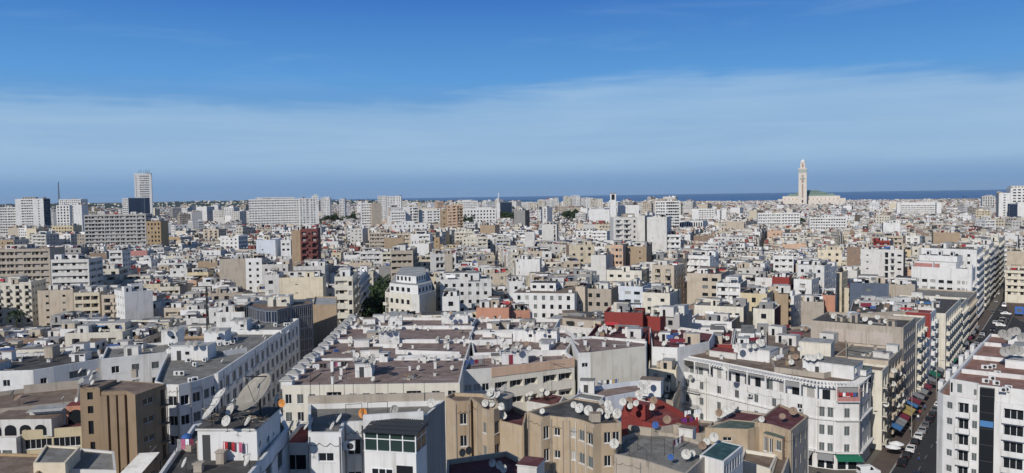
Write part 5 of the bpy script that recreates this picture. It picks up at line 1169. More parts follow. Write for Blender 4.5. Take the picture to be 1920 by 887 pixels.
# lamp posts
def lamp(x, y, h, az, label):
 r = empty('street_lamp', (x, y, .1), label, 'street lamp', 'street lamps', -R(az)); b = MB(); b.tube((0, 0, 0), (0, 0, h), .10, 'dishgrey', .06, 8); link('post', b.mesh('post'), r)
 b = MB(); b.tube((0, 0, h), (1.4, 0, h + .3), .045, 'dishgrey', n=6); link('arm', b.mesh('arm'), r)
 b = MB(); b.box(1.2, 1.9, -.12, .12, h + .22, h + .36, 'dishgrey', skip_bottom=False); link('lamp_head', b.mesh('lamp_head'), r)
x, y = P(1611, 884, 0); lamp(x, y, 19, 35, 'tall grey lamp post in front of the green awning')
for s_, lb in ((20, 'grey street lamp by the blue awning'), (62, 'grey street lamp by the slim cream block')): x, y = street(s_, -4.1); lamp(x, y, 11, 35, lb)
x, y = street(36, -12.9); lamp(x, y, 11, 215, 'dark post beside the modern white block')
# people
def person(x, y, az, shirt, legs, label, stride=.25):
 me = bpy.data.meshes.new('person'); V = [(0, 0, .95), (0, .01, 1.2), (0, .02, 1.42), (0, .03, 1.52), (0, .04, 1.63), (0, .04, 1.74),
  (-.19, 0, 1.40), (-.25, .05, 1.14), (-.26, .16, .90), (.19, 0, 1.40), (.25, -.05, 1.14), (.26, .02, .88),
  (-.10, 0, .90), (-.11, stride * .5, .50), (-.11, stride, .08), (-.11, stride + .16, .04), (.10, 0, .90), (.11, -stride * .3, .50), (.11, -stride, .08), (.11, -stride + .16, .04)]
 E = [(0, 1), (1, 2), (2, 3), (3, 4), (4, 5), (2, 6), (6, 7), (7, 8), (2, 9), (9, 10), (10, 11), (0, 12), (12, 13), (13, 14), (14, 15), (0, 16), (16, 17), (17, 18), (18, 19)]
 me.from_pydata(V, E, []); o = bpy.data.objects.new('person', me); COL.objects.link(o)
 rad = [.15, .15, .17, .07, .10, .085, .075, .055, .04, .075, .055, .04, .10, .075, .05, .04, .10, .075, .05, .04]
 sk = o.modifiers.new('skin', 'SKIN'); lay = me.skin_vertices
 if not lay:
  pass
 dg = None
 for i, r_ in enumerate(rad): me.skin_vertices[0].data[i].radius = (r_, r_ * .8)
 me.skin_vertices[0].data[0].use_root = True
 o.modifiers.new('sub', 'SUBSURF').levels = 1
 bpy.context.view_layer.update(); ev_ = o.evaluated_get(bpy.context.evaluated_depsgraph_get()); nm_ = bpy.data.meshes.new_from_object(ev_)
 o.modifiers.clear(); nm_.materials.clear()
 for m_ in (shirt, legs, 'skin', 'roof_dark'): nm_.materials.append(MATS[m_])
 for p in nm_.polygons:
  c = p.center; p.use_smooth = True
  p.material_index = 3 if c.z > 1.70 or c.z < .1 else 2 if c.z > 1.5 or (abs(c.x) > .2 and c.z < 1.0) else 0 if c.z > .92 else 1
 o.data = nm_; o.location = (x, y, .0 if 0 else .13); o.rotation_euler = (0, 0, -R(az)); tag(o, label, 'person', 'people on the street')
try:
 for s_, of, az, sh, lg, lb in ((9.2, -3.0, 215, 'cloth_white', 'cloth_white', 'person in white walking past the awnings'), (23, -3.4, 35, 'cloth_grey', 'cloth_black', 'person in grey walking by the maroon awning'), (26, -3.0, 215, 'cloth_black', 'cloth_grey', 'person in black near the yellow awnings'),
  (36, -3.2, 30, 'cloth_white', 'cloth_blue', 'person in white shirt beyond the yellow awnings'), (41, -2.9, 215, 'cloth_red', 'cloth_black', 'person in red under the far maroon awning'), (47, -3.2, 40, 'cloth_blue', 'cloth_black', 'person in blue by the far grey awning'), (2.5, -8.2, 125, 'cloth_black', 'cloth_blue', 'person in dark clothes standing beside the parked cars')): x, y = street(s_, of); person(x, y, az, sh, lg, lb)
except Exception as e: print('PERSON', e)
# ================================================================ middle distance buildings (each one mesh) and landmarks
rm = random.Random(23)
B_ = lambda h=1.3, p=5, s=1.0: ('band', dict(h=h, pier=p, sill=s))
Wn = lambda w=1.3, h=1.4, g=1.6, t='w': ('win', dict(w=w, h=h, gap=g, type=t))
def full(k): return [(.03, .97, k[0], k[1])]
FEW = [(.1, .9, 'few', dict(p=.5))]
def clutter(mb, poly, zr, rg, n, dishes=0, where='', hutm='white', store=None):
 xs = [p[0] for p in poly]; ys = [p[1] for p in poly]; ip = inset(poly, 1.2)
 def pick():
  for _ in range(30):
   q = (rg.uniform(min(xs), max(xs)), rg.uniform(min(ys), max(ys)))
   if inside(q, ip): return q
  return None
 ang = math.atan2(poly[1][1] - poly[0][1], poly[1][0] - poly[0][0])
 big = max(xs) - min(xs)
 if rg.random() < .6 and big > 8 and len(poly) == 4:
  u0, u1 = sorted((rg.uniform(0, .45), rg.uniform(.55, 1))); v0, v1 = rg.uniform(.2, .5), rg.uniform(.7, .98); hh = rg.uniform(2.5, 3.1); q4 = ip
  pt = lambda u, v: (q4[0][0] + (q4[1][0] - q4[0][0]) * u + (q4[3][0] - q4[0][0]) * v, q4[0][1] + (q4[1][1] - q4[0][1]) * u + (q4[3][1] - q4[0][1]) * v)
  pp = [pt(u0, v0), pt(u1, v0), pt(u1, v1), pt(u0, v1)]; m = rg.choice([hutm, hutm, hutm, 'white', 'offwhite', 'taupe', 'ivory'])
  for k in range(4):
   a, c = pp[k], pp[(k + 1) % 4]; L = math.hypot(c[0] - a[0], c[1] - a[1]); d = ((c[0] - a[0]) / L, (c[1] - a[1]) / L)
   hs = [] if k == 2 or rg.random() < .3 else [(L * (i + .25) / max(1, int(L / 3)), L * (i + .7) / max(1, int(L / 3)), zr + .9, zr + 2.1) for i in range(max(1, int(L / 3)))]
   wall_holes(mb, a, c, zr, zr + hh, hs, m)
   for h in hs: reveal(mb, a, d, h, .2, m); backquad(mb, a, d, h, .2, 'glass' if rg.random() < .8 else 'shutter')
  mb.face([(*p, zr + hh) for p in pp], rg.choice(['roof_grey', 'roof_pale', 'roof_brown', 'roof_dark']))
 for i in range(n // 2):
  q = pick()
  if q and rg.random() < .5:
   w = rg.uniform(1.2, 4); mb.box(-w / 2, w / 2, -.03, .03, .9, rg.uniform(1.5, 2.1), rg.choice(['cloth_white', 'cloth_white', 'cloth_blue', 'cloth_red', 'cloth_black', 'cloth_maroon', 'cloth_grey']), rg.uniform(-.6, .8), (*q, zr), skip_bottom=False)
  elif q:
   w = rg.uniform(2, 5); mb.box(-w / 2, w / 2, -w * .3, w * .3, 2.0, 2.07, rg.choice(['roof_dark', 'cement', 'roof_grey', 'offwhite', 'brick', 'tarp_blue' if rg.random() < .2 else 'cement']), ang, (*q, zr), skip_bottom=False)
   for sx in (-1, 1): mb.box(sx * w * .46 - .05, sx * w * .46 + .05, -w * .28, -w * .28 + .1, 0, 2, 'iron', ang, (*q, zr))
 for i in range(n):
  q = pick()
  if not q: continue
  if i < max(1, n // 3):
   w, d, h = rg.uniform(2.4, 4.5), rg.uniform(2.4, 4.5), rg.uniform(2.1, 2.8)
   if big < 9: w, d = w * .7, d * .7
   m = rg.choice([hutm, hutm, 'white', 'offwhite', 'cement', 'beige'])
   mb.box(-w / 2, w / 2, -d / 2, d / 2, 0, h, m, ang, (*q, zr), top='roof_pale')
   mb.box(-w * .25, -w * .25 + .8, -d / 2 - .02, -d / 2 + .1, .05, 1.95, 'glass', ang, (*q, zr))
   if store is not None and rg.random() < .6: store.append((q[0] + rg.uniform(-1, 1), q[1] + rg.uniform(-1, 1), zr + h))
  else:
   w, d, h = rg.uniform(.4, 1.6), rg.uniform(.4, 1.4), rg.uniform(.5, 1.5)
   mb.box(-w / 2, w / 2, -d / 2, d / 2, 0, h, rg.choice(['white', 'white', 'offwhite', 'roof_dark', 'cement', 'brick', 'dishgrey', 'beige', 'brown']), ang + rg.uniform(-.2, .2), (*q, zr))
 for i in range(dishes):
  q = pick()
  if q: DISHQ.append((*q, zr, rg.uniform(.9, 1.45), rg.gauss(215, 16), rg.uniform(18, 38), 'dishwhite' if rg.random() < .8 else 'dishgrey' if rg.random() < .6 else 'dishrust', where, rg.uniform(.3, .8)))
DIST = {'white office with dark side': 965, 'white zigzag block': 965, 'white gridded office': 900, 'white blank tower': 880, 'pale rear office': 1300, 'tall hotel tower': 1500, 'blue glass office': 1200, 'white banded office': 1200, 'long white slab': 1020, 'white slab end block': 1015, 'white stair tower': 1200,
  'white window office': 950, 'tan blank tower': 945, 'white gap tower': 900, 'white terrace offices': 910, 'tan high block': 850, 'brown annex': 860, 'big grey slab': 675, 'white rear apartments': 1400, 'navy glass cube': 1400, 'white round hotel': 870, 'tall white right-edge tower': 1000, 'white stepped edge tower': 990,
  'dark glass annex': 960, 'white blank annex': 955, 'pale gridded tower': 1600, 'white bell tower': 900, 'white church nave': 925, 'white church hall': 905, 'white church spire': 1190}
for i in range(12): DIST['far white tower %d' % i] = 1900 if i in (0, 1, 2, 3, 4, 5, 6, 9) else 1500
def rect_d(x0, y0, x1, d, az, depth):
 yh = 366 + (960 - x0) * .0147; z = H - d * (y0 - yh) / F
 lo, hi = -3000.0, 3000.0
 for _ in range(60):
  m = (lo + hi) / 2; px = proj(m, d, z)[0]
  if px > x0: hi = m
  else: lo = m
 a = (lo, d); e = dirv(az + 90); f = dirv(az); lo, hi = 0.0, 400.0
 for _ in range(50):
  m = (lo + hi) / 2; px = proj(a[0] + e[0] * m, a[1] + e[1] * m, z)[0]
  if px is None or px > x1: hi = m
  else: lo = m
 b = (a[0] + e[0] * lo, a[1] + e[1] * lo)
 return z, [a, b, (b[0] + f[0] * depth, b[1] + f[1] * depth), (a[0] + f[0] * depth, a[1] + f[1] * depth)]
MIDN = {}
def mid(ref, label, x0, y0, x1, z, az, depth, vb, wall='white', front=None, right=None, left=None, side=None, roof='roof_grey', fh=3.2, nf=8, ph=.7, dishes=5, nclut=8, name='apartment_block', poly=None, extra=None, edge=None, top=None):
 d0 = DIST.get(ref)
 if d0:
  z, poly = rect_d(x0, y0, x1, d0, az, depth)
 poly = poly or rect_px(x0, y0, x1, z, az, depth)
 if area(poly) < 0: poly = poly[::-1]
 mb = MB(); e = {}
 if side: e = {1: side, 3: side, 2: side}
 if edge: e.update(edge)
 f = {}
 if front: f[0] = front
 if right: f[1] = right
 if left: f[3] = left
 o = dict(wall=wall, edge=e, roof=roof, ph=ph, fh=fh, nf=nf, facs=f)
 if top: o['top'] = top
 emit(poly, z, o, 0, None, mb, rm)
 cx = sum(p[0] for p in poly) / len(poly); cy = sum(p[1] for p in poly) / len(poly)
 dist = math.hypot(cx, cy)
 if nclut: clutter(mb, poly, z - ph, rm, nclut, dishes if dist < 900 else 0, 'dish on the roof of the ' + ref, wall if wall in ('white', 'cream', 'ivory', 'offwhite') else 'offwhite')
 if extra: extra(mb, poly, z)
 me = mb.mesh(name); me.transform(Matrix.Translation((-cx, -cy, 0)))
 ob = link(name, me, None, (cx, cy, 0)); tag(ob, label, 'building')
 reg(poly, z, ref, vb, ob)
 return poly
BW = full(B_(1.3, 6)); WW = full(Wn())
# left part
mid('cream balcony block', 'cream block with boxy balconies at the left edge, behind a palm', -30, 531, 58, 22, -8, 16, 620, 'ivory', front=[(0, 1, 'balc', dict(n=5, bw=1.8, out=1.1))], right=WW, dishes=5)
mid('tan twin house', 'tan pink house with three small windows between two recesses left of the white cube', 70, 545, 137, 20, -8, 14, 585, 'beige', front=full(Wn(1.3, 1.0, 3.4)), right=FEW, roof='roof_brown', dishes=3)
mid('tan balcony house', 'tan house with open dark balconies between the tan twin house and the white cube', 138, 549, 186, 21, -6, 13, 590, 'cream_worn', front=[(.03, .97, 'band', dict(h=1.7, pier=3.2, sill=.9))], right=FEW, roof='roof_grey', dishes=6)
mid('beige narrow house', 'beige house with two narrow balcony columns just left of the white cube', 190, 553, 229, 20.5, -6, 13, 595, 'beige', front=[(.05, .95, 'balc', dict(n=2))], right=FEW, roof='roof_brown', dishes=5)
mid('white cube house', 'plain white cube with a big blank side and a windowed narrow face', 233, 548, 286, 22.5, -42, 14, 602, 'white', front=None, left=full(Wn(1, 1.2, 1.6)), nclut=3, dishes=2)
mid('brown banded block', 'long brown block with dark balcony bands and a reddish top at the left edge', -40, 468, 93, 36, -4, 16, 545, 'taupe', front=[(.02, .98, 'band', dict(h=1.7, pier=4, sill=.9))], right=FEW, roof='roof_red', edge={0: 'taupe'}, dishes=7)
mid('grey banded block', 'grey white block of long window bands with a maroon roof beside the brown banded block', 95, 487, 166, 32.5, -4, 15, 540, 'offwhite', front=[(.02, .98, 'band', dict(h=1.5, pier=9, sill=1.1))], right=BW, roof='roof_maroon')
mid('big grey slab', 'big grey apartment slab of stacked shady balconies under the tall tower', 157, 403, 273, 48, -6, 16, 462, 'grey', front=[(.01, .32, 'band', dict(h=1.9, pier=5, sill=.9)), (.33, .66, 'band', dict(h=1.9, pier=4, sill=.9)), (.67, .84, 'band', dict(h=1.6, pier=6, sill=1.1)), (.85, .99, 'band', dict(h=1.9, pier=5, sill=.9))], right=BW, nf=12, edge={3: 'white'}, dishes=0)
mid('white office with dark side', 'white office tower with a dark shaded side near the left edge', 28, 373, 81, 64.5, -14, 26, 425, 'white', front=[(.2, .62, 'band', dict(h=1.4, pier=12, sill=1)), (.7, .95, 'win', dict(w=1.6, h=1.2, n=1))], right=full(B_(1.8, 8)), nf=13, edge={1: 'slate'}, dishes=0)  # right side's shade is put into its wall colour, slate on a white tower
mid('white zigzag block', 'white balcony block with zigzag bands at the far left', -12, 389, 37, 54.5, -20, 18, 425, 'white', front=[(.02, .5, 'band', dict(h=1.5, pier=10, sill=1.2)), (.52, .98, 'band', dict(h=1.5, pier=10, sill=1.2))], nf=10, dishes=0)
mid('white gridded office', 'white office with a regular grid of small dark windows left of the big grey slab', 105, 385, 130, 56, -8, 20, 418, 'white', front=full(Wn(1.7, 1.9, 1.0)), nf=12, dishes=0)
mid('white blank tower', 'white tower with a blank front just left of the big grey slab', 135, 384, 153, 56, -8, 18, 436, 'white', front=[(0, .12, 'band', dict(h=2.6, pier=5, sill=.3))], nf=13, dishes=0)
mid('pale rear office', 'pale office block rising behind the gridded white office', 110, 374, 151, 60.5, -8, 30, 388, 'white', front=full(Wn(1.5, 1.8, 1.4)), nf=5, dishes=0)
mid('cream low office', 'low ochre cream office with a row of small windows below the gridded office', 97, 424, 137, 36, -6, 20, 436, 'yellow', front=full(Wn(1.4, 1.6, 1.0)), dishes=0)
mid('ochre gridded house', 'ochre house with two rows of arched windows right of the big grey slab', 274, 415, 301, 44, -6, 18, 436, 'ochre', front=full(Wn(1.2, 1.7, 1.0)), dishes=0)
def tower_extra(mb, poly, z):
 (x0, y0), (x1, y1) = poly[0], poly[1]
 for k in (.2, .35, .55, .7, .8, .92):
  x, y = x0 + (x1 - x0) * k, y0 + 8; h = rm.uniform(5, 9); mb.tube((x, y, z - 1), (x, y, z + h), .45, 'iron', .2)
mid('tall hotel tower', 'tall cream high-rise with a grid of windows and antennas on top, far left', 251, 325, 283.5, 112, -22, 22, 386, 'white', front=[(.30, .86, 'win', dict(w=2.2, h=1.9, n=6, sill=.9)), (.06, .16, 'win', dict(w=1.4, h=1.9, n=1))], left=full(Wn(1.4, 2.0, 2)), nf=26, fh=4.2, top=3.5, dishes=0, nclut=0, extra=tower_extra, name='high_rise')
mid('blue glass office', 'dark blue glass office in front of the tall high-rise', 240, 371, 271, 62, -11, 30, 392, 'slate', front=full(('curtain', dict(pit=4))), nf=9, dishes=0, nclut=0, name='office_block')
mid('white banded office', 'white banded office attached left of the blue glass office', 229, 372, 240, 61, -11, 26, 392, 'white', front=BW, nf=8, dishes=0, nclut=0, name='office_block')
mid('long white slab', 'long white apartment slab with continuous balcony lines, left of centre', 466, 374, 561, 58.8, -16, 16, 424, 'white', front=[(0, 1, 'band', dict(h=1.3, pier=7, sill=1.3))], nf=15, fh=3.25, dishes=0, nclut=7)
mid('white slab end block', 'taller windowed end of the long white slab with a shaded right side', 561.3, 372, 592, 60.2, -19, 18, 424, 'white', front=[(0, .35, 'win', dict(w=1.7, h=1.7, n=2)), (.38, .62, 'band', dict(h=1.6, pier=9)), (.66, .98, 'win', dict(w=1.7, h=1.7, n=2))], right=full(B_(1.5, 9)), nf=15, dishes=0, nclut=2)
mid('white stair tower', 'slim white tower behind the end of the long white slab', 586, 367, 597, 66, -18, 20, 380, 'white', nf=4, front=WW, dishes=0, nclut=1)
mid('white window office', 'white office front beside a tan blank panel, left of centre', 677, 381, 697, 52.5, -14, 18, 427, 'white', front=full(B_(1.5, 6)), nf=11, dishes=0)
mid('tan blank tower', 'tan tower with one tall slit and dark shaded side, left of centre', 697.4, 381, 715, 52.5, -22, 18, 424, 'taupe', front=[(.46, .54, 'band', dict(h=2.7, pier=3, sill=.2))], right=full(B_(1.6, 5)), nf=9, dishes=0, edge={1: 'taupe'})
mid('white stepped office', 'white stepped office with dark window bands left of the white gap tower', 727, 405, 757, 38, -12, 18, 428, 'white', front=[(.28, .96, 'band', dict(h=1.6, pier=20, sill=1))], nf=7, dishes=0, nclut=2)
mid('white rear stepped office', 'upper white step of the banded office behind it', 733, 396, 760, 44, -12, 20, 410, 'white', front=BW, dishes=0, nclut=2)
mid('white gap tower', 'white tower with a blank strip and a window strip in the middle distance', 757.5, 388, 784, 50, -12, 18, 420, 'white', front=[(.42, .6, 'band', dict(h=2.4, pier=5, sill=.3)), (.64, .98, 'win', dict(w=2, h=2, n=3))], nf=11, dishes=0)
mid('white low gallery', 'low wide white block with small windows below the white gap tower', 735, 420, 800, 35, -10, 16, 434, 'white', front=full(Wn(1.3, 1.6, 2.6)), dishes=0)
mid('white terrace offices', 'white offices of broken terraces left of the tan high block', 787, 394, 826, 44.5, -10, 20, 418, 'white', front=[(.05, .3, 'win', dict(w=1.6, h=1.8, n=1)), (.36, .6, 'band', dict(h=1.5, pier=7)), (.66, .97, 'band', dict(h=1.7, pier=5))], nf=8, dishes=0)
mid('tan high block', 'tan high block with mixed windows and a darker annex in the middle distance', 838, 384, 868, 50.5, -9, 18, 430, 'tan', front=[(.05, .28, 'win', dict(w=1.6, h=1.3, n=2)), (.34, .58, 'band', dict(h=1.6, pier=4)), (.62, .97, 'balc', dict(n=2))], right=FEW, nf=11, dishes=0, edge={0: 'peach'})
mid('brown annex', 'brown annex with three dark windows left of the tan high block', 827, 394, 838, 44.5, -9, 16, 420, 'tan', front=full(Wn(1.8, 1.4, 2)), nf=7, dishes=0, nclut=1)
mid('orange gable house', 'orange brown blank gable right of the tan high block', 900, 422, 928, 31.5, 18, 14, 442, 'peach', edge={0: 'tan'}, dishes=0)
mid('white gable left', 'large white blank gable with a stepped top in the centre', 768, 457, 804, 27, 6, 16, 482, 'white', dishes=2)
mid('tan round house', 'tan house with a curved roof line left of the white blank gable', 720, 446, 757, 28.5, -6, 15, 468, 'tan', dishes=2)
mid('white upper gable', 'white block with window bands above the white blank gable', 770, 439, 806, 32, 2, 14, 455, 'white', front=[(.42, .98, 'band', dict(h=1.4, pier=6))], dishes=0)
mid('ochre stair tower', 'narrow ochre tower with two small windows right of the white blank gable', 814, 446, 824, 31, -2, 8, 470, 'ochre', front=full(Wn(1, 1, 1)), dishes=0, nclut=0)
mid('olive balcony block', 'block with small cream balconies and an olive blank side wall in the centre', 816, 476, 833, 33.3, -16, 14, 512, 'offwhite', front=[(.03, .97, 'balc', dict(n=2, bw=1.6))], right=None, edge={1: 'grey'}, nf=6, dishes=3)
mid('olive blank wall', 'olive grey blank wall of the small balcony block, right half', 833.3, 476, 848, 33.2, -4, 14, 512, 'taupe', right=[(.03, .97, 'balc', dict(n=3))], dishes=2)
mid('dark stone block', 'dark stone block with deep balconies left of the trees in the centre', 732, 470, 774, 33, -2, 26, 505, 'taupe', front=BW, right=full(('balc', dict(n=4))), dishes=4)
mid('red balcony tower', 'red brown tower with white balcony ledges and a tan blank left part', 563, 429, 595, 44, -8, 16, 488, 'redbrown', front=[(.02, .38, 'balc', dict(n=1, bw=2.4)), (.42, .62, 'win', dict(w=1.2, h=1, n=1)), (.64, .98, 'balc', dict(n=1, bw=2.6))], nf=7, edge={3: 'tan'}, dishes=3, roof='roof_maroon', fh=3.3)
mid('tan tower side', 'tan blank wall of the red brown tower, its left part', 546, 432, 562.6, 43, -10, 15, 490, 'peach', edge={0: 'tan'}, dishes=0, nclut=1)
mid('white box hall', 'big plain white box with few tiny windows left of the red brown tower', 480, 450, 516, 35.5, -6, 22, 478, 'bluewhite', front=FEW, right=None, dishes=0, nclut=3)
mid('white hall wing', 'white wing with a blue glazed corner between the white box and the red brown tower', 526, 450, 545, 35.5, -6, 20, 482, 'white', front=[(.05, .95, 'win', dict(w=1.5, h=1.2, n=2))], edge={1: 'slate'}, nf=2, dishes=0, nclut=2)
mid('cream blank hall', 'big blank cream wall with three slits, left of the left street', 523, 521, 605, 27, -8, 14, 568, 'cream', front=[(.36, .44, 'win', dict(w=2.2, h=.3, n=1, sill=1.4))], roof='roof_pale', fh=3.6, nf=3, dishes=2)
mid('white side hall', 'white block with two windows left of the blank cream wall', 496, 515, 522.5, 28.5, -8, 14, 562, 'offwhite', front=[(.15, .7, 'win', dict(w=1.8, h=1.5, n=1))], fh=4, dishes=3)
mid('balcony street block', 'street corner block with tan and white balcony bands and a shaded right side', 627, 519, 661, 32.6, -7, 26, 598, 'ivory', front=[(.02, .72, 'band', dict(h=1.3, pier=5, sill=1.5)), (.75, .97, 'win', dict(w=1.5, h=1.6, n=1))], right=[(.02, .98, 'balc', dict(n=6))], nf=8, dishes=5, fh=3.3)
mid('white flat street house', 'white house along the left street behind the balcony street block', 663, 520, 672, 28.5, -5, 40, 545, 'white', front=None, right=[(.02, .98, 'balc', dict(n=9))], dishes=3)
# white stepped corner block
zc = 28.5
pc = poly_px([(722, 547), (771, 552), (786, 553), (817, 544), (806, 518), (742, 518)], zc)
def steps(mb, poly, z):
 for t, z0, z1, m in ((.84, z - .5, z + 2.6, 'white'), (.6, z + 2.58, z + 5.0, 'white')):
  cx_ = sum(p[0] for p in poly) / len(poly); cy_ = sum(p[1] for p in poly) / len(poly); ip = [(cx_ + (p[0] - cx_) * t, cy_ + (p[1] - cy_) * t) for p in poly]; n = len(ip)
  for i in range(n):
   a, c = ip[i], ip[(i + 1) % n]; L = math.hypot(a[0] - c[0], a[1] - c[1]) or 1; d = ((c[0] - a[0]) / L, (c[1] - a[1]) / L)
   hs = [(L * (k + .2) / 4, L * (k + .75) / 4, z0 + .7, z0 + 2.1) for k in range(4)] if i in (0, 2) else []
   wall_holes(mb, a, c, z0, z1, hs, m)
   for h in hs: reveal(mb, a, d, h, .2, m); backquad(mb, a, d, h, .2, 'glass')
  mb.face([(*p, z1) for p in ip], 'roof_pale')
mid('white stepped corner block', 'cream white corner block with set-back upper storeys and rows of paired windows', 0, 0, 0, zc, 0, 0, 592, 'ivory', poly=pc, edge={1: 'offwhite'}, nf=4, fh=3.4, dishes=9, nclut=0, extra=steps,
 front=[(.0, .14, 'balc', dict(n=1, bw=1.4)), (.15, .98, 'win', dict(w=1.4, h=1.5, n=4))])
HERO[-1]['px'] = [(720, 508), (818, 508), (818, 592), (720, 592)]
ob = HERO[-1]['root']
mid('white two-window house', 'low white house with two windows right of the white stepped corner block', 829, 556, 861, 27.5, -3, 12, 582, 'white', front=full(Wn(1.6, 1.5, 3)), edge={3: 'cement'}, dishes=4)
mid('orange low block', 'low orange walled block with a white roof room beyond the brown roofs', 893, 577, 954, 28, 6, 14, 597, 'salmon', front=FEW, right=WW, roof='roof_terracotta', dishes=6)
mid('orange low block end', 'lower orange walled end of the orange block', 954.4, 583, 994, 26.6, -8, 12, 600, 'salmon', front=full(Wn(1.2, 1.3, 3)), dishes=3)
mid('wide-eaved block', 'long house with a wide flat brown overhanging roof and white windows', 962, 549, 1077, 24.3, 12, 20, 572, 'white', front=full(Wn(1.2, 1.6, 1.7)), roof='roof_brown', ph=.05, dishes=9, nclut=6)
mid('weathered tan block', 'tall weathered tan block with peeling walls and an orange strip on its side', 1097, 541, 1146, 25, 20, 12, 590, 'taupe', front=[(.05, .95, 'win', dict(w=1.4, h=1.5, n=3, skip=.3))], edge={1: 'tan'}, roof='roof_dark', nf=4, dishes=5)
mid('peeling side block', 'peeling beige house against the left of the weathered tan block', 1079, 537, 1096.6, 26, 20, 10, 580, 'beige', front=FEW, dishes=2)
mid('dark red block', 'dark red walled block with grey roof rooms in the right centre', 1133, 585, 1205, 26.3, 14, 10, 612, 'red', edge={0: 'red', 1: 'red'}, roof='roof_grey', dishes=6, nclut=5)
mid('dark red block end', 'darker red lower end of the dark red block with a grey ledge', 1205.5, 592, 1238, 24.8, 34, 9, 610, 'maroon', edge={0: 'red'}, dishes=2)
mid('grey concrete house', 'grey concrete house right of the dark red block', 1240, 588, 1274, 25.2, 30, 12, 615, 'grey', front=WW, dishes=3)
mid('cream terraced block', 'cream white terraced block of two steps in the right centre', 1137, 506, 1203, 26, 22, 16, 532, 'ivory', front=full(Wn(1.8, 1.2, 1.6)), right=WW, dishes=4)
mid('white notched house', 'bright white notched house with wide windows below the cream terraced block', 1160, 536, 1205, 23.5, 26, 14, 565, 'bluewhite', front=[(.2, .95, 'win', dict(w=2.4, h=1.2, n=2))], dishes=2)
mid('cream front house', 'cream fronted house with three dark windows right of the white notched house', 1204, 548, 1256, 23.2, 28, 14, 580, 'ivory', front=full(Wn(1.5, 1.2, 2.4)), dishes=3)
mid('tan window tower', 'tan tower with small windows and a blank brown side below the big white blank block', 1145, 459, 1168, 34.4, 18, 14, 503, 'beige', front=[(.05, .95, 'win', dict(w=1.3, h=1.3, n=3))], edge={1: 'taupe', 0: 'peach'}, right=FEW, nf=8, dishes=2)
mid('tan rear tower', 'tan wall block just behind the tan window tower', 1175, 462, 1212, 33, 22, 14, 490, 'tan', edge={0: 'tan'}, front=FEW, dishes=2)
mid('big white blank block', 'big pale block with a windowed left front and a huge blank wall, right of centre', 1150, 408, 1196, 45.4, 0, 18, 455, 'offwhite', front=[(.04, .72, 'balc', dict(n=2, bw=3.4)), (.78, .94, 'win', dict(w=1.2, h=1.5, n=1))], nf=9, dishes=0, nclut=4)
mid('pale blank wall', 'pale blank wall forming the middle of the big white blank block', 1196.4, 404, 1209, 46.5, 30, 18, 457, 'offwhite', dishes=0, nclut=1)
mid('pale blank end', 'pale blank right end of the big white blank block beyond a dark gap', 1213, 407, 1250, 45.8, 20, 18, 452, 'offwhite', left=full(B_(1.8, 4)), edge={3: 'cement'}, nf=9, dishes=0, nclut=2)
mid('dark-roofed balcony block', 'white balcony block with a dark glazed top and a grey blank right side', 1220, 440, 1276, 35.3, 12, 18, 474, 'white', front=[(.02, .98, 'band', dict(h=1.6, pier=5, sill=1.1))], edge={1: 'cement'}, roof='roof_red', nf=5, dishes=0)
mid('white round hotel', 'white hotel block with gridded windows and a roof turret, right of centre', 1228, 377, 1274, 52, 12, 22, 412, 'white', front=[(.02, .42, 'band', dict(h=1.5, pier=11, sill=1)), (.46, .98, 'win', dict(w=2.2, h=1.9, n=6))], nf=11, dishes=0)
mid('white pale low block', 'white low block right of the white hotel', 1297, 392, 1340, 36, 14, 24, 414, 'white', front=[(.3, .98, 'band', dict(h=1.5, pier=6))], dishes=0)
mid('white slit block', 'white slab with one tall dark slit right of the white hotel', 1344, 393, 1362, 35.5, 14, 16, 414, 'white', front=[(.3, .55, 'band', dict(h=2.9, pier=8, sill=.1))], dishes=0, nf=6)
mid('colonnaded hall', 'long low white hall with thin columns and a flat grey roof', 1252, 414, 1318, 27, 26, 22, 428, 'white', front=[(.01, .99, 'win', dict(w=1.5, h=5.2, gap=1.1, sill=.6))], fh=7, nf=1, dishes=0, nclut=0, ph=.3)
mid('long white hotel', 'long white hotel of continuous balconies with dark trees in front', 1421, 400, 1500, 33, 14, 22, 424, 'white', front=[(.01, .55, 'band', dict(h=1.5, pier=5, sill=1.3)), (.57, .99, 'band', dict(h=1.7, pier=6, sill=1.2))], nf=6, fh=3.6, dishes=0)
mid('white terraced hotel', 'white terraced building with tall bays right of the long white hotel', 1518, 408, 1588, 29.5, 18, 24, 434, 'white', front=[(.02, .98, 'band', dict(h=1.5, pier=5))], nf=5, dishes=0)
mid('wide white office', 'wide white office with blank end towers close to the sea, right', 1689, 380, 1756, 35, 24, 26, 402, 'white', front=[(.01, .99, 'band', dict(h=1.7, pier=5, sill=1.2))], nf=7, fh=4, dishes=0, top=4)
mid('white end tower', 'blank white left end tower of the wide white office', 1682, 380.5, 1688.6, 35.4, 24, 28, 403, 'white', dishes=0, nclut=0)
mid('white right end tower', 'blank white right end tower of the wide white office', 1756.3, 380, 1765, 35.2, 24, 28, 403, 'white', dishes=0, nclut=0)
mid('tall white right-edge tower', 'tall white tower with window rows at the right edge of the picture', 1895, 352, 1935, 60, 22, 26, 410, 'white', front=[(.08, .98, 'win', dict(w=3.4, h=1.6, n=4))], nf=16, dishes=0, fh=3.6)
mid('white stepped edge tower', 'white narrower tower stepping down left of the right edge tower', 1873, 362, 1894.6, 54, 24, 22, 408, 'white', front=[(.38, .62, 'win', dict(w=2, h=1.4, n=1))], nf=12, dishes=0, edge={3: 'grey'})
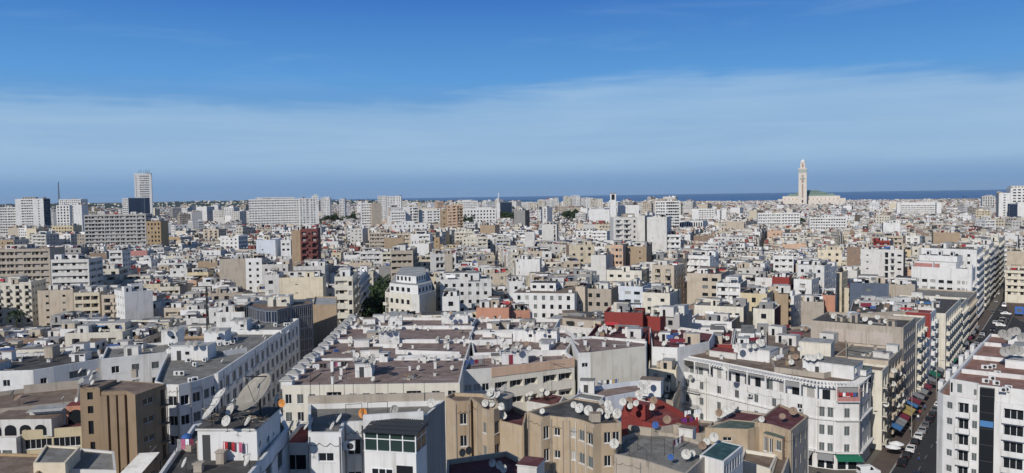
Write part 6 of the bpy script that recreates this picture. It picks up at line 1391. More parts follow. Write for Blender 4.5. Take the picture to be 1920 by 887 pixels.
mid('dark glass annex', 'annex with a dark glass front below the right edge tower', 1893, 382, 1908, 40, 22, 12, 408, 'slate', front=full(('curtain', dict(pit=3))), nf=8, dishes=0, nclut=0)
mid('white blank annex', 'white blank annex at the right edge beside the dark glass front', 1908.3, 379, 1940, 42, 22, 12, 405, 'white', dishes=0, nclut=1)
mid('pale gridded tower', 'pale grey gridded apartment tower before the sea at the right', 1842, 368, 1866, 45, 24, 24, 388, 'offwhite', front=full(('win', dict(w=2.5, h=2, gap=1.6))), nf=12, dishes=0)
mid('concrete twin block', 'pale concrete block with a blank left front, a balcony slot and a darker right side', 1614, 467, 1694, 31.7, 30, 12, 530, 'offwhite', front=[(.12, .2, 'win', dict(w=.9, h=.6, n=1)), (.56, .66, 'band', dict(h=2.5, pier=4, sill=.3)), (.70, .80, 'balc', dict(n=1, bw=2.4)), (.84, .98, 'win', dict(w=1.7, h=.9, n=1))], edge={1: 'taupe', 0: 'offwhite'}, nf=7, dishes=4)
mid('slate blue block', 'slate blue blank walled block below the pale concrete block', 1594, 530, 1667, 25.3, 22, 16, 562, 'slate', edge={0: 'slate', 1: 'taupe'}, front=[(.4, .55, 'win', dict(w=1.6, h=1.3, n=1))], nf=2, dishes=3, roof='roof_dark')
mid('tan side house', 'tan weathered house beside the slate blue wall', 1668, 533, 1716, 23.5, 30, 14, 552, 'taupe', dishes=5)
def sp(s, off): return street(s, off)
pw = [sp(203, 24), sp(198, 0), sp(214, 0), sp(219, 24)]
mid('white stepped deco block', 'white deco block with pink roof terraces and a tall rounded corner pier, right', 0, 0, 0, 25.5, 35, 0, 605, 'white', poly=pw, front=[(.02, .72, 'win', dict(w=2.2, h=1.4, n=5)), (.76, .98, 'win', dict(w=1.2, h=1.5, n=3))], right=[(.02, .98, 'balc', dict(n=4))], nf=6, dishes=6, roof='roof_grey', top=4.5)
HERO[-1]['px'] = [(1716, 500), (1858, 480), (1858, 605), (1716, 605)]
b = MB(); aw_ = math.atan2(pw[1][1] - pw[0][1], pw[1][0] - pw[0][0]); Lw = math.hypot(pw[1][0] - pw[0][0], pw[1][1] - pw[0][1])
b.box(.5, Lw * .72, 2.2, 12, 0, 3.0, 'white', aw_, (*pw[0], 24.8), top='roof_grey'); b.box(.5, Lw * .45, 2.1, 2.25, .2, 2.2, 'pink', aw_, (*pw[0], 24.8)); b.box(1.5, Lw * .7, 5, 12, 3.0, 5.6, 'white', aw_, (*pw[0], 24.8), top='roof_dark')
for k in range(3): b.box(Lw * (.18 + .2 * k), Lw * (.18 + .2 * k) + 1.6, 4.9, 6.5, 5.62, 7.6, 'white', aw_, (*pw[0], 24.8), top='roof_dark'); b.box(Lw * (.18 + .2 * k) + .3, Lw * (.18 + .2 * k) + 1.3, 4.86, 5, 5.9, 7.3, 'glass', aw_, (*pw[0], 24.8))
b.box(Lw - 1.6, Lw + .15, -.3, 1.2, -24, 2.6, 'white', aw_, (*pw[0], 24.8)); b.box(.2, .5, -.05, .2, -.6, 3, 'white', aw_, (*pw[0], 24.8)); b.box(Lw * .36, Lw * .37, -.05, 2, -.2, 3, 'white', aw_, (*pw[0], 24.8))
b.build('roof_storey', HERO[-1]['root']).matrix_parent_inverse = Matrix.Translation(-HERO[-1]['root'].location)
mid('white blank rear block', 'tall white block with a big blank wall behind the white deco block, right', 0, 0, 0, 32.5, 35, 0, 540, 'white', poly=[sp(224, 23), sp(219, 0), sp(250, 0), sp(255, 23)], front=[(.6, .7, 'win', dict(w=1.2, h=1.2, n=1)), (.82, .9, 'win', dict(w=1.2, h=1.2, n=1))], right=[(.02, .98, 'balc', dict(n=7))], nf=9, edge={3: 'offwhite'}, dishes=5, fh=3.3)
mid('grey side wing', 'grey wing with dark windows at the left of the white blank rear block', 1722, 466, 1739, 32, 35, 12, 505, 'cement', front=WW, edge={0: 'grey'}, dishes=0, nclut=1)
for i, (s0_, s1_, z_, m) in enumerate(((256, 280, 29, 'ivory'), (281, 310, 31, 'offwhite'), (311, 345, 27, 'grey'), (346, 390, 30, 'ivory'))):
 mid('street row block %d' % i, ['ivory', 'off-white', 'grey', 'cream'][i] + ' balcony block in the far shaded street row, ' + ['first beyond the white blank rear block', 'second beyond the white blank rear block', 'third beyond the white blank rear block', 'last before the bend'][i], 0, 0, 0, z_, 35, 0, 480, m, poly=[sp(s0_, 16), sp(s0_, 0), sp(s1_, 0), sp(s1_, 16)], right=[(.02, .98, 'balc', dict(n=int((s1_ - s0_) / 4)))], front=None, nf=8, dishes=4)
 HERO[-1]['ref'] = None
jq = poly_px([(1884, 567), (1960, 571)], 0); jv = dirv(33)
mid('right junction block', 'grey white corner block with long balconies and a glazed lower front at the far junction', 0, 0, 0, 17, 35, 0, 575, 'ivory', poly=[jq[0], jq[1], (jq[1][0] + jv[0] * 24, jq[1][1] + jv[1] * 24), (jq[0][0] + jv[0] * 24, jq[0][1] + jv[1] * 24)], front=[(.02, .98, 'band', dict(h=1.7, pier=4.5, sill=1.0))], left=full(B_(1.5, 5)), right=None, nf=6, dishes=5, roof='roof_brown')
jr = [(p[0] + jv[0] * 30, p[1] + jv[1] * 30) for p in jq]
mid('beige rear gable', 'beige blank gable behind the junction corner block at the right edge', 0, 0, 0, 25, 35, 0, 500, 'beige', poly=[jr[0], jr[1], (jr[1][0] + jv[0] * 26, jr[1][1] + jv[1] * 26), (jr[0][0] + jv[0] * 26, jr[0][1] + jv[1] * 26)], left=WW, dishes=4)
mid('maroon roof house', 'low white house with a patched maroon roof in front of the dark red block', 0, 0, 0, 21.5, 30, 0, 665, 'white', poly=poly_px([(1222, 650), (1270, 652), (1330, 640), (1340, 622), (1268, 612), (1218, 614)], 21.5), roof='roof_maroon', dishes=14, nclut=8)
mid('balcony yard house', 'small cream house with dark doors under the maroon patched roof, right of the cream gable', 0, 0, 0, 17.5, 30, 0, 720, 'cream', poly=poly_px([(1216, 690), (1268, 694), (1276, 664), (1218, 664)], 17.5), front=full(Wn(1.0, 1.9, 1.3)), roof='roof_grey', dishes=4, nclut=5)
mid('shaded lane house', 'old grey house in deep shade between the walled terrace and the white corner block', 0, 0, 0, 13, 30, 0, 790, 'taupe', poly=poly_px([(1232, 745), (1262, 752), (1276, 715), (1240, 705)], 13), front=full(Wn(1.0, 1.9, 1.3)), right=full(Wn(1.0, 1.9, 1.3)), roof='roof_dark', dishes=2, nclut=3)
mid('maroon strip house', 'old house with dark red parapet and terrace beyond the cream gable', 0, 0, 0, 23.5, 20, 0, 640, 'maroon', poly=poly_px([(1100, 632), (1210, 636), (1216, 614), (1120, 608)], 23.5), roof='roof_maroon', dishes=14, nclut=8, edge={0: 'offwhite'})
mid('low maroon roofs', 'low house with a maroon roof and red walls behind the left part of the pergola', 0, 0, 0, 18.5, 30, 0, 652, 'white', poly=poly_px([(1302, 644), (1372, 646), (1376, 616), (1310, 614)], 18.5), roof='roof_maroon', dishes=12, nclut=10, edge={0: 'red'})
mid('low white roofs', 'low white house with pale patched roofs behind the middle of the pergola roof', 0, 0, 0, 18.8, 30, 0, 652, 'white', poly=poly_px([(1373, 646), (1434, 648), (1440, 618), (1378, 616)], 18.8), roof='roof_pale', dishes=10, nclut=10)
mid('cluttered roof house', 'wide old house with a very cluttered grey roof below the slate blue block', 0, 0, 0, 22, 30, 0, 590, 'taupe', poly=poly_px([(1592, 588), (1722, 582), (1716, 557), (1600, 562)], 22), roof='roof_dark', dishes=22, nclut=16)
mid('old brown roof', 'wide house with a cluttered brown roof full of dishes left of the bare brick tower', 0, 0, 0, 20, 30, 0, 700, 'taupe', poly=poly_px([(1452, 688), (1545, 700), (1588, 690), (1588, 640), (1560, 608), (1470, 614), (1436, 622), (1436, 650)], 20), roof='roof_brown', dishes=26, nclut=14)
mid('white office cube', 'white house with three rows of window bands and a grey right side, right of centre', 1450, 479, 1488, 26.5, 20, 18, 515, 'white', front=[(.05, .3, 'win', dict(w=1.8, h=1.3, n=1)), (.32, .7, 'band', dict(h=1.2, pier=9)), (.74, .97, 'win', dict(w=1.8, h=1.3, n=1))], edge={1: 'offwhite'}, nf=4, dishes=3)
mid('dark red gable', 'dark red stepped gable wall in the right half', 1448, 519, 1480, 24.5, 24, 10, 542, 'red', edge={0: 'red'}, dishes=3)
mid('white low gable house', 'low white house left of the dark red stepped gable', 1416, 520, 1447.6, 23.5, 24, 12, 540, 'white', front=full(Wn(1.4, 1.2, 4)), dishes=3)
mid('pink terraced house', 'pinkish house with grey upper windows above the white framed house', 1288, 512, 1352, 25.5, 26, 18, 534, 'peach', front=[(.4, .95, 'win', dict(w=2.4, h=1.4, n=2))], edge={0: 'beige', 1: 'taupe'}, dishes=4)
mid('white framed house', 'white framed house with dark open balconies and a brown side, right centre', 1343, 530, 1388, 24, 26, 16, 560, 'white', front=[(.03, .97, 'band', dict(h=1.8, pier=4, sill=.8))], edge={1: 'taupe'}, dishes=5)
mid('yellow house', 'pale yellow house with one dark window and a white terrace below it', 1388, 549, 1438, 24.5, 28, 12, 578, 'yellow', front=[(.42, .6, 'win', dict(w=1.8, h=1.7, n=1))], dishes=4)
mid('green shutter house', 'cream house with a green window ending in a dark red wall, below the yellow house', 1412, 578, 1452, 22.5, 28, 12, 612, 'ivory', front=full(Wn(1.6, 1.6, 2.2)), edge={1: 'maroon'}, dishes=3)
mid('white deck house', 'white house with a set-back window row left of the yellow house', 1302, 572, 1394, 22.5, 24, 14, 598, 'ivory', front=[(.35, .95, 'win', dict(w=1.3, h=1.1, n=4))], edge={1: 'grey'}, dishes=4)
mid('white long parapet house', 'long white stained parapet house with brown roof rooms under the white deck house', 1290, 599, 1372, 20.5, 26, 14, 622, 'white', roof='roof_brown', edge={1: 'tan'}, dishes=7, nclut=6)
mid('salmon gable house', 'salmon pink gable beside a small white house, right half', 1540, 553, 1566, 23, 26, 10, 578, 'salmon', edge={1: 'ivory'}, right=WW, dishes=2)
mid('grey bent house', 'grey brown concrete house with a sloping top left of the salmon gable', 1502, 565, 1545, 22.5, 20, 12, 592, 'taupe', dishes=6)
mid('tan concave house', 'tan bare gable with open balconies on its right, right half', 1440, 545, 1478, 24, 18, 12, 572, 'tan', right=[(.03, .97, 'balc', dict(n=3))], edge={1: 'cement'}, dishes=3)
mid('cream pair house', 'pale cream houses with small windows behind the white cube office', 1533, 468, 1578, 29, 20, 14, 490, 'cream', front=full(Wn(1.3, 1.3, 2)), dishes=2)
mid('brick bare house', 'bare brown brick house left of the pale concrete block', 1588, 463, 1613, 30.5, 24, 14, 500, 'brick', edge={1: 'brick'}, front=FEW, dishes=2)
mid('white far gable', 'bright white blank gable in the far right middle distance', 1656, 418, 1688, 31, 22, 16, 440, 'white', edge={3: 'cement'}, dishes=0)
mid('tan far gable', 'tan gabled blank wall right of the bright white gable', 1750, 436, 1800, 30, 24, 14, 460, 'tan', dishes=2)
mid('white blank cube', 'white blank cube house with one red speck on its roof, centre', 974, 486, 1012, 27.5, 6, 14, 515, 'white', dishes=4)
mid('pale slab', 'pale blank block with old facade left of the tan window tower', 1108, 478, 1136, 30, 26, 18, 508, 'offwhite', left=WW, dishes=4)
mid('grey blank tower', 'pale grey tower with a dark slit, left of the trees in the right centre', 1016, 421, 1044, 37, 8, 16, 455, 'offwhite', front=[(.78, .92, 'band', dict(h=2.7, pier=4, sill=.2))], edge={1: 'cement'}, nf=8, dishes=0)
mid('pale brick tower', 'pale tall chimney like block right of the orange brown gable', 984, 435, 1002, 33, 4, 10, 468, 'offwhite', dishes=0)
mid('white zigzag hall', 'large white hall with a zigzag relief front and flat roof', 868, 392, 930, 40, -6, 26, 418, 'white', front=[(.02, .98, 'win', dict(w=2.2, h=2.6, gap=2.2))], fh=5, nf=4, dishes=0)
mid('white rear apartments', 'white apartments with window bands behind the zigzag hall', 862, 377, 896, 52, -6, 26, 394, 'white', front=BW, nf=6, dishes=0)
mid('navy glass cube', 'navy blue glass cube right of the white spire', 938, 379, 960, 49, -2, 26, 396, 'slate', front=full(('curtain', dict(pit=4))), nf=9, dishes=0, nclut=0)
for i, (x0, y0, x1, vb) in enumerate(((1009, 376, 1022, 388), (1024, 375, 1036, 388), (1037, 371, 1047, 386), (1058, 369, 1070, 386), (1072, 367, 1087, 388), (1089, 371, 1106, 388), (1107, 373, 1130, 390), (708, 369, 724, 386), (725, 368, 752, 388), (992, 380, 1006, 392), (601, 371, 618, 385), (636, 373, 646, 382))):
 d = 1900 if x0 > 900 else 1500
 yh = 366 + (960 - x0) * .0147
 rf = 'far white tower %d' % i
 mid(rf, 'far white apartment tower on the skyline, ' + ['left end of the row before the sea', 'second in the row before the sea', 'slim one in the row before the sea', 'third one in the row before the sea', 'tallest in the row before the sea', 'fifth one in the row before the sea', 'widest, right end of the row before the sea', 'slim one above the tan blank tower', 'broad one above the white stepped office', 'low one left of the sea row', 'with cream windows right of the long white slab', 'tiny one between the slab and the tan tower'][i], x0, y0, x1, 60 - d * (y0 - yh) / 1478, -4, 22, vb, 'white' if i % 3 else 'ivory', front=[(.04, .6, 'band', dict(h=1.8, pier=5, sill=1)), (.64, .96, 'win', dict(w=1.6, h=1.6, n=2))], nf=14, dishes=0, nclut=2)
 HERO[-1]['ref'] = None
# bell tower of the white church
def bell(mb, poly, z):
 ip = inset(poly, -.5); mb.prism(ip, z, z + .5, 'brick', 'roof_brown')
mid('white bell tower', 'square white bell tower with an open dark top and small tiled roof', 1144, 363, 1155, 60, 8, 6.6, 410, 'white', front=[(.2, .8, 'win', dict(w=3.6, h=6.2, n=1, sill=.9, type='w'))], right=[(.2, .8, 'win', dict(w=3.6, h=6.2, n=1, sill=.9, type='w'))], fh=7.6, nf=1, dishes=0, nclut=0, extra=bell, ph=.05, top=.5, name='bell_tower')
mid('white church hall', 'large plain white church hall around the bell tower', 1104, 394, 1143, 41, 8, 30, 418, 'white', dishes=0, nclut=0)
mid('white church nave', 'white upper church nave with a thin brown roof right of the bell tower', 1158, 385, 1198, 47, 8, 24, 405, 'white', roof='roof_brown', ph=.1, dishes=0, nclut=0)
mid('white church spire', 'slender white spire with a blade top right of the zigzag hall', 931, 380, 937, 48, -4, 5, 410, 'white', dishes=0, nclut=0, name='spire', extra=lambda mb, p, z: (mb.prism(inset(p, 1.4), z, z + 7, 'white'), mb.box(-.5, .5, -.5, .5, 7, 15, 'white', 0, (p[0][0] + 3, p[0][1] + 3, z))))
# ---- great mosque on the shore
def mosque():
 X, Y = P(1505, 385, 0); D = 3500.0; k = D / Y; X, Y = X * k, Y * k
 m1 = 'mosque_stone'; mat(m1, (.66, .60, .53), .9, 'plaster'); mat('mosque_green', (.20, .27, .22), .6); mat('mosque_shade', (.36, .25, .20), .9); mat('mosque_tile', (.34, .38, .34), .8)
 az = R(-22); w = 17.0
 r = empty('minaret', (X, Y, 0), 'tall square cream minaret with a lantern and dome standing above the sea', 'minaret', rz=az)
 b = MB(); b.box(-w, w, -w, w, 0, 156, m1); sh = link('shaft', b.mesh('shaft'), r)
 b = MB(); b.box(-w - 1.8, w + 1.8, -w - 1.8, w + 1.8, 156.1, 160, m1, skip_bottom=False); link('gallery', b.mesh('gallery'), r)
 b = MB(); b.box(-w - .4, w + .4, -w - .4, w + .4, 140, 153, 'mosque_tile'); b.box(-w - .45, w + .45, -w - .45, w + .45, 137.5, 139.9, m1, skip_bottom=False); link('tile_band', b.mesh('tile_band'), r)
 for f in range(4):
  for z0, z1, hw, mm in ((30, 90, 3.2, 'mosque_shade'), (96, 108, 5, 'mosque_shade'), (114, 117, 10, 'mosque_tile'), (121, 130, 4, 'mosque_shade'), (8, 20, 3, 'glass')):
   b = MB(); pts = [(hw, z0), (hw, z1 - hw * .6)] + [(hw * math.cos(math.pi * i / 8), z1 - hw * .6 + hw * .9 * math.sin(math.pi * i / 8)) for i in range(1, 8)] + [(-hw, z1 - hw * .6), (-hw, z0)]
   b.face([(x, -w - .3, z) for x, z in pts], mm)
   b.face([(x * 1.25, -w - .12, z0 + (z - z0) * 1.06 - .5) for x, z in pts], m1)
   o = link('arch_panel', b.mesh('arch_panel'), r); o.rotation_euler = (0, 0, f * math.pi / 2)
 b = MB(); b.box(-10.5, 10.5, -10.5, 10.5, 160, 182, m1); b.box(-11.5, 11.5, -11.5, 11.5, 182.05, 184.5, m1, skip_bottom=False)
 ln = link('lantern', b.mesh('lantern'), r)
 for f in range(4):
  b = MB(); b.box(-4, 4, -10.8, -10.4, 163, 179, 'mosque_shade', skip_bottom=False); o = link('lantern_window', b.mesh('w'), ln); o.rotation_euler = (0, 0, f * math.pi / 2)
 b = MB(); b.smooth = True; b.lathe([(9, 184.5), (10.5, 187), (10.5, 190), (9, 194), (5.5, 197), (1.2, 198.6), (.6, 200), (.9, 201.5), (.1, 204)], 'white', 20); link('dome', b.mesh('dome'), r)
 h = empty('mosque', (X + 42 * math.cos(az), Y + 66, 0), 'large cream mosque hall with a tiered green roof behind the minaret', 'mosque', rz=az)
 b = MB(); b.box(-98, 142, -40, 60, 0, 37, m1); link('hall', b.mesh('hall'), h)
 b = MB(); b.box(-118, -98.2, -46, 60, 0, 24, m1); b.box(142.2, 165, -46, 60, 0, 26, m1); b.box(-97, 141, -50, -40.2, 0, 20, m1); link('gallery_wing', b.mesh('gallery_wing'), h)
 def hip(x0, x1, y0, y1, z0, z1, t, name):
  b = MB(); lo = [(x0, y0, z0), (x1, y0, z0), (x1, y1, z0), (x0, y1, z0)]; hi = [(x0 + t, y0 + t, z1), (x1 - t, y0 + t, z1), (x1 - t, y1 - t, z1), (x0 + t, y1 - t, z1)]
  for i in range(4): j = (i + 1) % 4; b.face([lo[i], lo[j], hi[j], hi[i]], 'mosque_green')
  b.face(hi, 'mosque_green'); link(name, b.mesh(name), h)
 hip(-84, 128, -34, 54, 37.1, 47, 16, 'lower_roof'); hip(-50, 92, -22, 42, 47.1, 56, 18, 'middle_roof'); hip(-20, 64, -10, 30, 56.1, 63, 19, 'upper_roof')
 for i in range(14):
  b = MB(); b.box(-2.2, 2.2, -.4, .2, 8, 26, 'mosque_shade', skip_bottom=False); link('hall_window', b.mesh('hall_window'), h, (-88 + i * 17, -40.1, 0))
 HERO.append(dict(poly=[(X - 130, Y - 30), (X + 190, Y - 30), (X + 190, Y + 150), (X - 130, Y + 150)], z=60, ref='great mosque', vb=384, px=[(1470, 356), (1583, 356), (1583, 385), (1470, 385)], root=None, near=False))
mosque()
# far masts
def mast(name, px, py0, py1, d, label, w=1.5):
 yh = 366 + (960 - px) * .0147; X = (px - 960) / F * d; z1 = 60 - d * (py0 - yh) / F; b = MB()
 n = 14;
 for i in range(3):
  a = i * 2.094; b.tube((w * math.cos(a), w * math.sin(a), 0), (w * .25 * math.cos(a), w * .25 * math.sin(a), z1), max(.12, w * .16), 'iron', max(.08, w * .1), 4)
 for k in range(n):
  f0, f1 = k / n, (k + 1) / n
  for i in range(3):
   a, c = i * 2.094, (i + 1) * 2.094; r0, r1 = w * (1 - .75 * f0), w * (1 - .75 * f1); b.tube((r0 * math.cos(a), r0 * math.sin(a), z1 * f0), (r1 * math.cos(c), r1 * math.sin(c), z1 * f1), w * .07 + .03, 'iron', n=4, cap=False)
 o = b.build(name, None, (X, d, 0)); tag(o, label, 'mast'); return z1, o
mast('radio_mast', 113, 341, 380, 4200, 'thin lattice radio mast on the far left skyline', 6)
z_, o_ = mast('lattice_mast', 383, 537, 640, 205, 'dark lattice mast standing among the roofs left of the glass office', .8)
mast('lattice_mast', 1272, 540, 640, 230, 'dark lattice mast among the roofs right of the dark red block', .6)
mast('port_mast', 1807, 366, 386, 3300, 'left of two thin masts against the sea at the right', 2.0); mast('port_mast', 1812, 367, 386, 3300, 'right of two thin masts against the sea at the right', 2.0)
# ================================================================ the rest of the city
rf_ = random.Random(41)
COAST = [(60000, 1200), (9000, 1900), (4200, 2400), (2600, 2900), (1900, 3420), (1300, 3720), (700, 4050), (200, 4600), (-300, 5600), (-1100, 8000), (-3200, 13000), (-9000, 30000), (-20000, 70000)]
def land_limit(X):
 for (x1, y1), (x0, y0) in zip(COAST, COAST[1:]):
  if x0 <= X <= x1: return y0 + (y1 - y0) * (X - x0) / (x1 - x0)
 return 1e5
def in_street(X, Y):
 dx, dy = X - 81, Y - 174; s = dx * .581 + dy * .814; o = -dx * .814 + dy * .581
 if s > -80 and s < 420 and -19 < o < 1: return True
 if s > 60 and s < 350 and -46 < o < 1 and s < 250: return True
 if 130 < Y < 420 and -54 < X + (Y - 140) * .07 < -41.5: return True       # left street
 if 420 <= Y < 620 and abs(X + 62 + (Y - 420) * .03) < 6: return True
 return False
TREEZ = []
PARKS = [poly_px([(1418, 436), (1510, 432), (1508, 424), (1425, 426)], 8), ]
hb = []
for h in HERO:
 if not h['px']: print('NOPX', h['ref'], h['poly'], h['z'])
for h in HERO:
 xs = [p[0] for p in h['poly']]; ys = [p[1] for p in h['poly']]
 px = [p[0] for p in h['px']]; py = [p[1] for p in h['px']]
 h['bb'] = (min(xs), max(xs), min(ys), max(ys)); h['pb'] = (min(px), max(px), min(py)); h['d'] = math.hypot(sum(xs) / len(xs), sum(ys) / len(ys))
def poly_hit(P1, P2):
 for p in P1:
  if inside(p, P2): return True
 for p in P2:
  if inside(p, P1): return True
 n, m = len(P1), len(P2)
 def cr(a, b, c): return (b[0] - a[0]) * (c[1] - a[1]) - (b[1] - a[1]) * (c[0] - a[0])
 for i in range(n):
  a, b = P1[i], P1[(i + 1) % n]
  for j in range(m):
   c, d = P2[j], P2[(j + 1) % m]
   if cr(a, b, c) * cr(a, b, d) < 0 and cr(c, d, a) * cr(c, d, b) < 0: return True
 return False
FILL = []
def district_az(X, Y, d):
 if d < 650: return 35.5 if X > 16 + .10 * (Y - 200) else -4
 i, j = int(math.floor(X / 320)), int(math.floor(Y / 320)); r = random.Random(i * 7919 + j * 104729 + 5)
 return r.choice([-4, 35.5, 20, -25, 8, 50, 30])
def gen(az, cond, BWd, BDp, st, fr):
 e, f = dirv(az + 90), dirv(az)
 Rm = 5200
 cs = [(-4200, 150), (4200, 150), (4200, 5200), (-4200, 5200)]
 return e, f
def try_parcel(e, f, a0, a1, b0, b1, az):
 c = ((a0 + a1) / 2, (b0 + b1) / 2); X, Y = e[0] * c[0] + f[0] * c[1], e[1] * c[0] + f[1] * c[1]
 d = math.hypot(X, Y)
 if Y < 120 or abs(X) > Y * .70 + 30: return
 if Y > land_limit(X) - 70: return
 if d < 2.2e3 and in_street(X, Y): return
 poly = [(e[0] * u + f[0] * v, e[1] * u + f[1] * v) for u, v in ((a0, b0), (a1, b0), (a1, b1), (a0, b1))]
 if d < 650 and any(in_street(*p) for p in poly): return
 for p in PARKS:
  if poly_hit(poly, p): return
 xs = [p[0] for p in poly]; ys = [p[1] for p in poly]
 for h in HERO:
  bb = h['bb']
  if max(xs) < bb[0] - .5 or min(xs) > bb[1] + .5 or max(ys) < bb[2] - .5 or min(ys) > bb[3] + .5: continue
  if poly_hit(poly, h['poly']): return
 r = rf_.random()
 sw = 2.2 * math.sin(X * .021 + 1.3) + 1.8 * math.sin(Y * .017 + X * .006)
 if d < 330: z = 19 + sw * .6 + rf_.gauss(0, 1.4)
 elif d < 1000: z = 18.5 + sw + rf_.gauss(0, 1.9)
 else: z = 15 + sw + rf_.gauss(0, 2.6)
 if 420 < d < 2200 and r < .022: z = rf_.uniform(25, 33)
 if 900 < d < 2600 and X < .25 * Y and r > .975: z = rf_.uniform(36, 50)
 if d > 2600: z = min(z, 17)
 # roofs stay below the foot of what the photograph shows behind them, and reach up to it close in front
 up_ = False; cap, hb_ = CAPZ(poly, d)
 z = min(z, cap)
 if hb_ is not None and hb_['vb'] < 640 and hb_['d'] - d < 70 + .12 * d and z < cap < 31: up_ = cap - z > 3; z = cap - rf_.uniform(0, 1.8)
 if z < 5.5: return
 FILL.append(dict(up=up_, poly=poly, z=z, d=d, az=az, px=((x0 + x1) / 2), seed=rf_.randrange(10 ** 9)))
def CAPZ(poly, d):
 m = 99; hb_ = None
 pxs = [proj(*p, 20)[0] for p in poly]; x0, x1 = min(pxs), max(pxs)
 for h in HERO:
  if h['d'] < d - 2 or x1 < h['pb'][0] - 1 or x0 > h['pb'][1] + 1: continue
  for p, q in zip(poly, pxs):
   v = H - (h['vb'] - 366 - (960 - q) * .0147) * p[1] / F
   if v < m: m, hb_ = v, h
 return m, hb_
def lattice(az, dmin, dmax, BWd, BDp, fr, ok):
 e, f = dirv(az + 90), dirv(az); rr = dmax + 80
 n = int(rr / BWd) + 1; m = int(rr / BDp) + 1
 for i in range(-n, n + 1):
  for j in range(-m, m + 1):
   u, v = (i + .5) * BWd, j * BDp
   X, Y = e[0] * (u + BWd / 2) + f[0] * (v + BDp / 2), e[1] * (u + BWd / 2) + f[1] * (v + BDp / 2)
   d = math.hypot(X, Y)
   if d < dmin - 60 or d > dmax + 60 or Y < 80 or abs(X) > Y * .72 + 80: continue
   for row in (0, 1):
    a = u + 4
    while a < u + BWd - 9:
     w = min(rf_.uniform(*fr), u + BWd - 4 - a)
     half = (BDp - 8) / 2; b0 = v + 4 + row * half; b1 = b0 + half - rf_.choice([0, 0, 0, 2, 4]) * (1 if row else 0)
     if row == 0: b0 += 0
     Xc = e[0] * (a + w / 2) + f[0] * (b0 + half / 2); Yc = e[1] * (a + w / 2) + f[1] * (b0 + half / 2); dc = math.hypot(Xc, Yc)
     if dmin <= dc < dmax and ok(Xc, Yc, dc): try_parcel(e, f, a, a + w - .02, b0, b1 - .02, az)
     a += w
for az in (-4, 35.5): lattice(az, 130, 330, 60, 37, (10, 20), lambda X, Y, d, az=az: district_az(X, Y, d) == az); lattice(az, 330, 650, 54, 31, (8, 16), lambda X, Y, d, az=az: district_az(X, Y, d) == az)
for az in (-4, 35.5, 20, -25, 8, 50, 30):
 lattice(az, 650, 1500, 62, 40, (11, 20), lambda X, Y, d, az=az: district_az(X, Y, d) == az)
 lattice(az, 1500, 2600, 80, 48, (15, 28), lambda X, Y, d, az=az: district_az(X, Y, d) == az)
 lattice(az, 2600, 5200, 110, 64, (22, 44), lambda X, Y, d, az=az: district_az(X, Y, d) == az)
print('FILL', len(FILL))
# ---- which of them can be seen: painter's pass over a coarse picture
GW, GH = 960, 444
def hull(pts):
 pts = sorted(set(pts))
 if len(pts) < 3: return pts
 def half(ps):
  o = []
  for p in ps:
   while len(o) > 1 and (o[-1][0] - o[-2][0]) * (p[1] - o[-2][1]) - (o[-1][1] - o[-2][1]) * (p[0] - o[-2][0]) <= 0: o.pop()
   o.append(p)
  return o[:-1]
 return half(pts) + half(pts[::-1])
ids = np.full((GH, GW), -1, np.int32)
def paint(pts, idv):
 hp = hull([(x / 2, y / 2) for x, y in pts])
 if len(hp) < 3: return
 ys = [p[1] for p in hp]; y0, y1 = max(0, int(min(ys))), min(GH - 1, int(max(ys)) + 1)
 n = len(hp)
 for y in range(y0, y1 + 1):
  yc = y + .5; xs = []
  for i in range(n):
   a, b = hp[i], hp[(i + 1) % n]
   if (a[1] > yc) != (b[1] > yc): xs.append(a[0] + (b[0] - a[0]) * (yc - a[1]) / (b[1] - a[1]))
  if len(xs) >= 2:
   a, b = max(0, int(round(min(xs)))), min(GW, int(round(max(xs))))
   if b > a: ids[y, a:b] = idv
items = [(f['d'], ('f', i)) for i, f in enumerate(FILL)] + [(h['d'], ('h', i)) for i, h in enumerate(HERO)]
for d, (k, i) in sorted(items, key=lambda t: -t[0]):
 o = FILL[i] if k == 'f' else HERO[i]
 pts = hull_px(o['poly'], o['z'])
 if pts: paint(pts, i if k == 'f' else 100000 + i)
cnt = np.bincount(ids[(ids >= 0) & (ids < 100000)].ravel(), minlength=len(FILL)) if len(FILL) else []
for i, f in enumerate(FILL): f['vis'] = int(cnt[i])
hc = np.bincount(ids[ids >= 100000].ravel() - 100000, minlength=len(HERO))
for i, h in enumerate(HERO):
 if hc[i] < 12: print('HERO hidden', h['ref'], hc[i])
NIND = 300 - len([h for h in HERO if h['root'] is not None])
order = sorted(range(len(FILL)), key=lambda i: -FILL[i]['vis'])
INDIV = set(i for i in order[:NIND] if FILL[i]['vis'] > 0)
print('individual fill', len(INDIV))
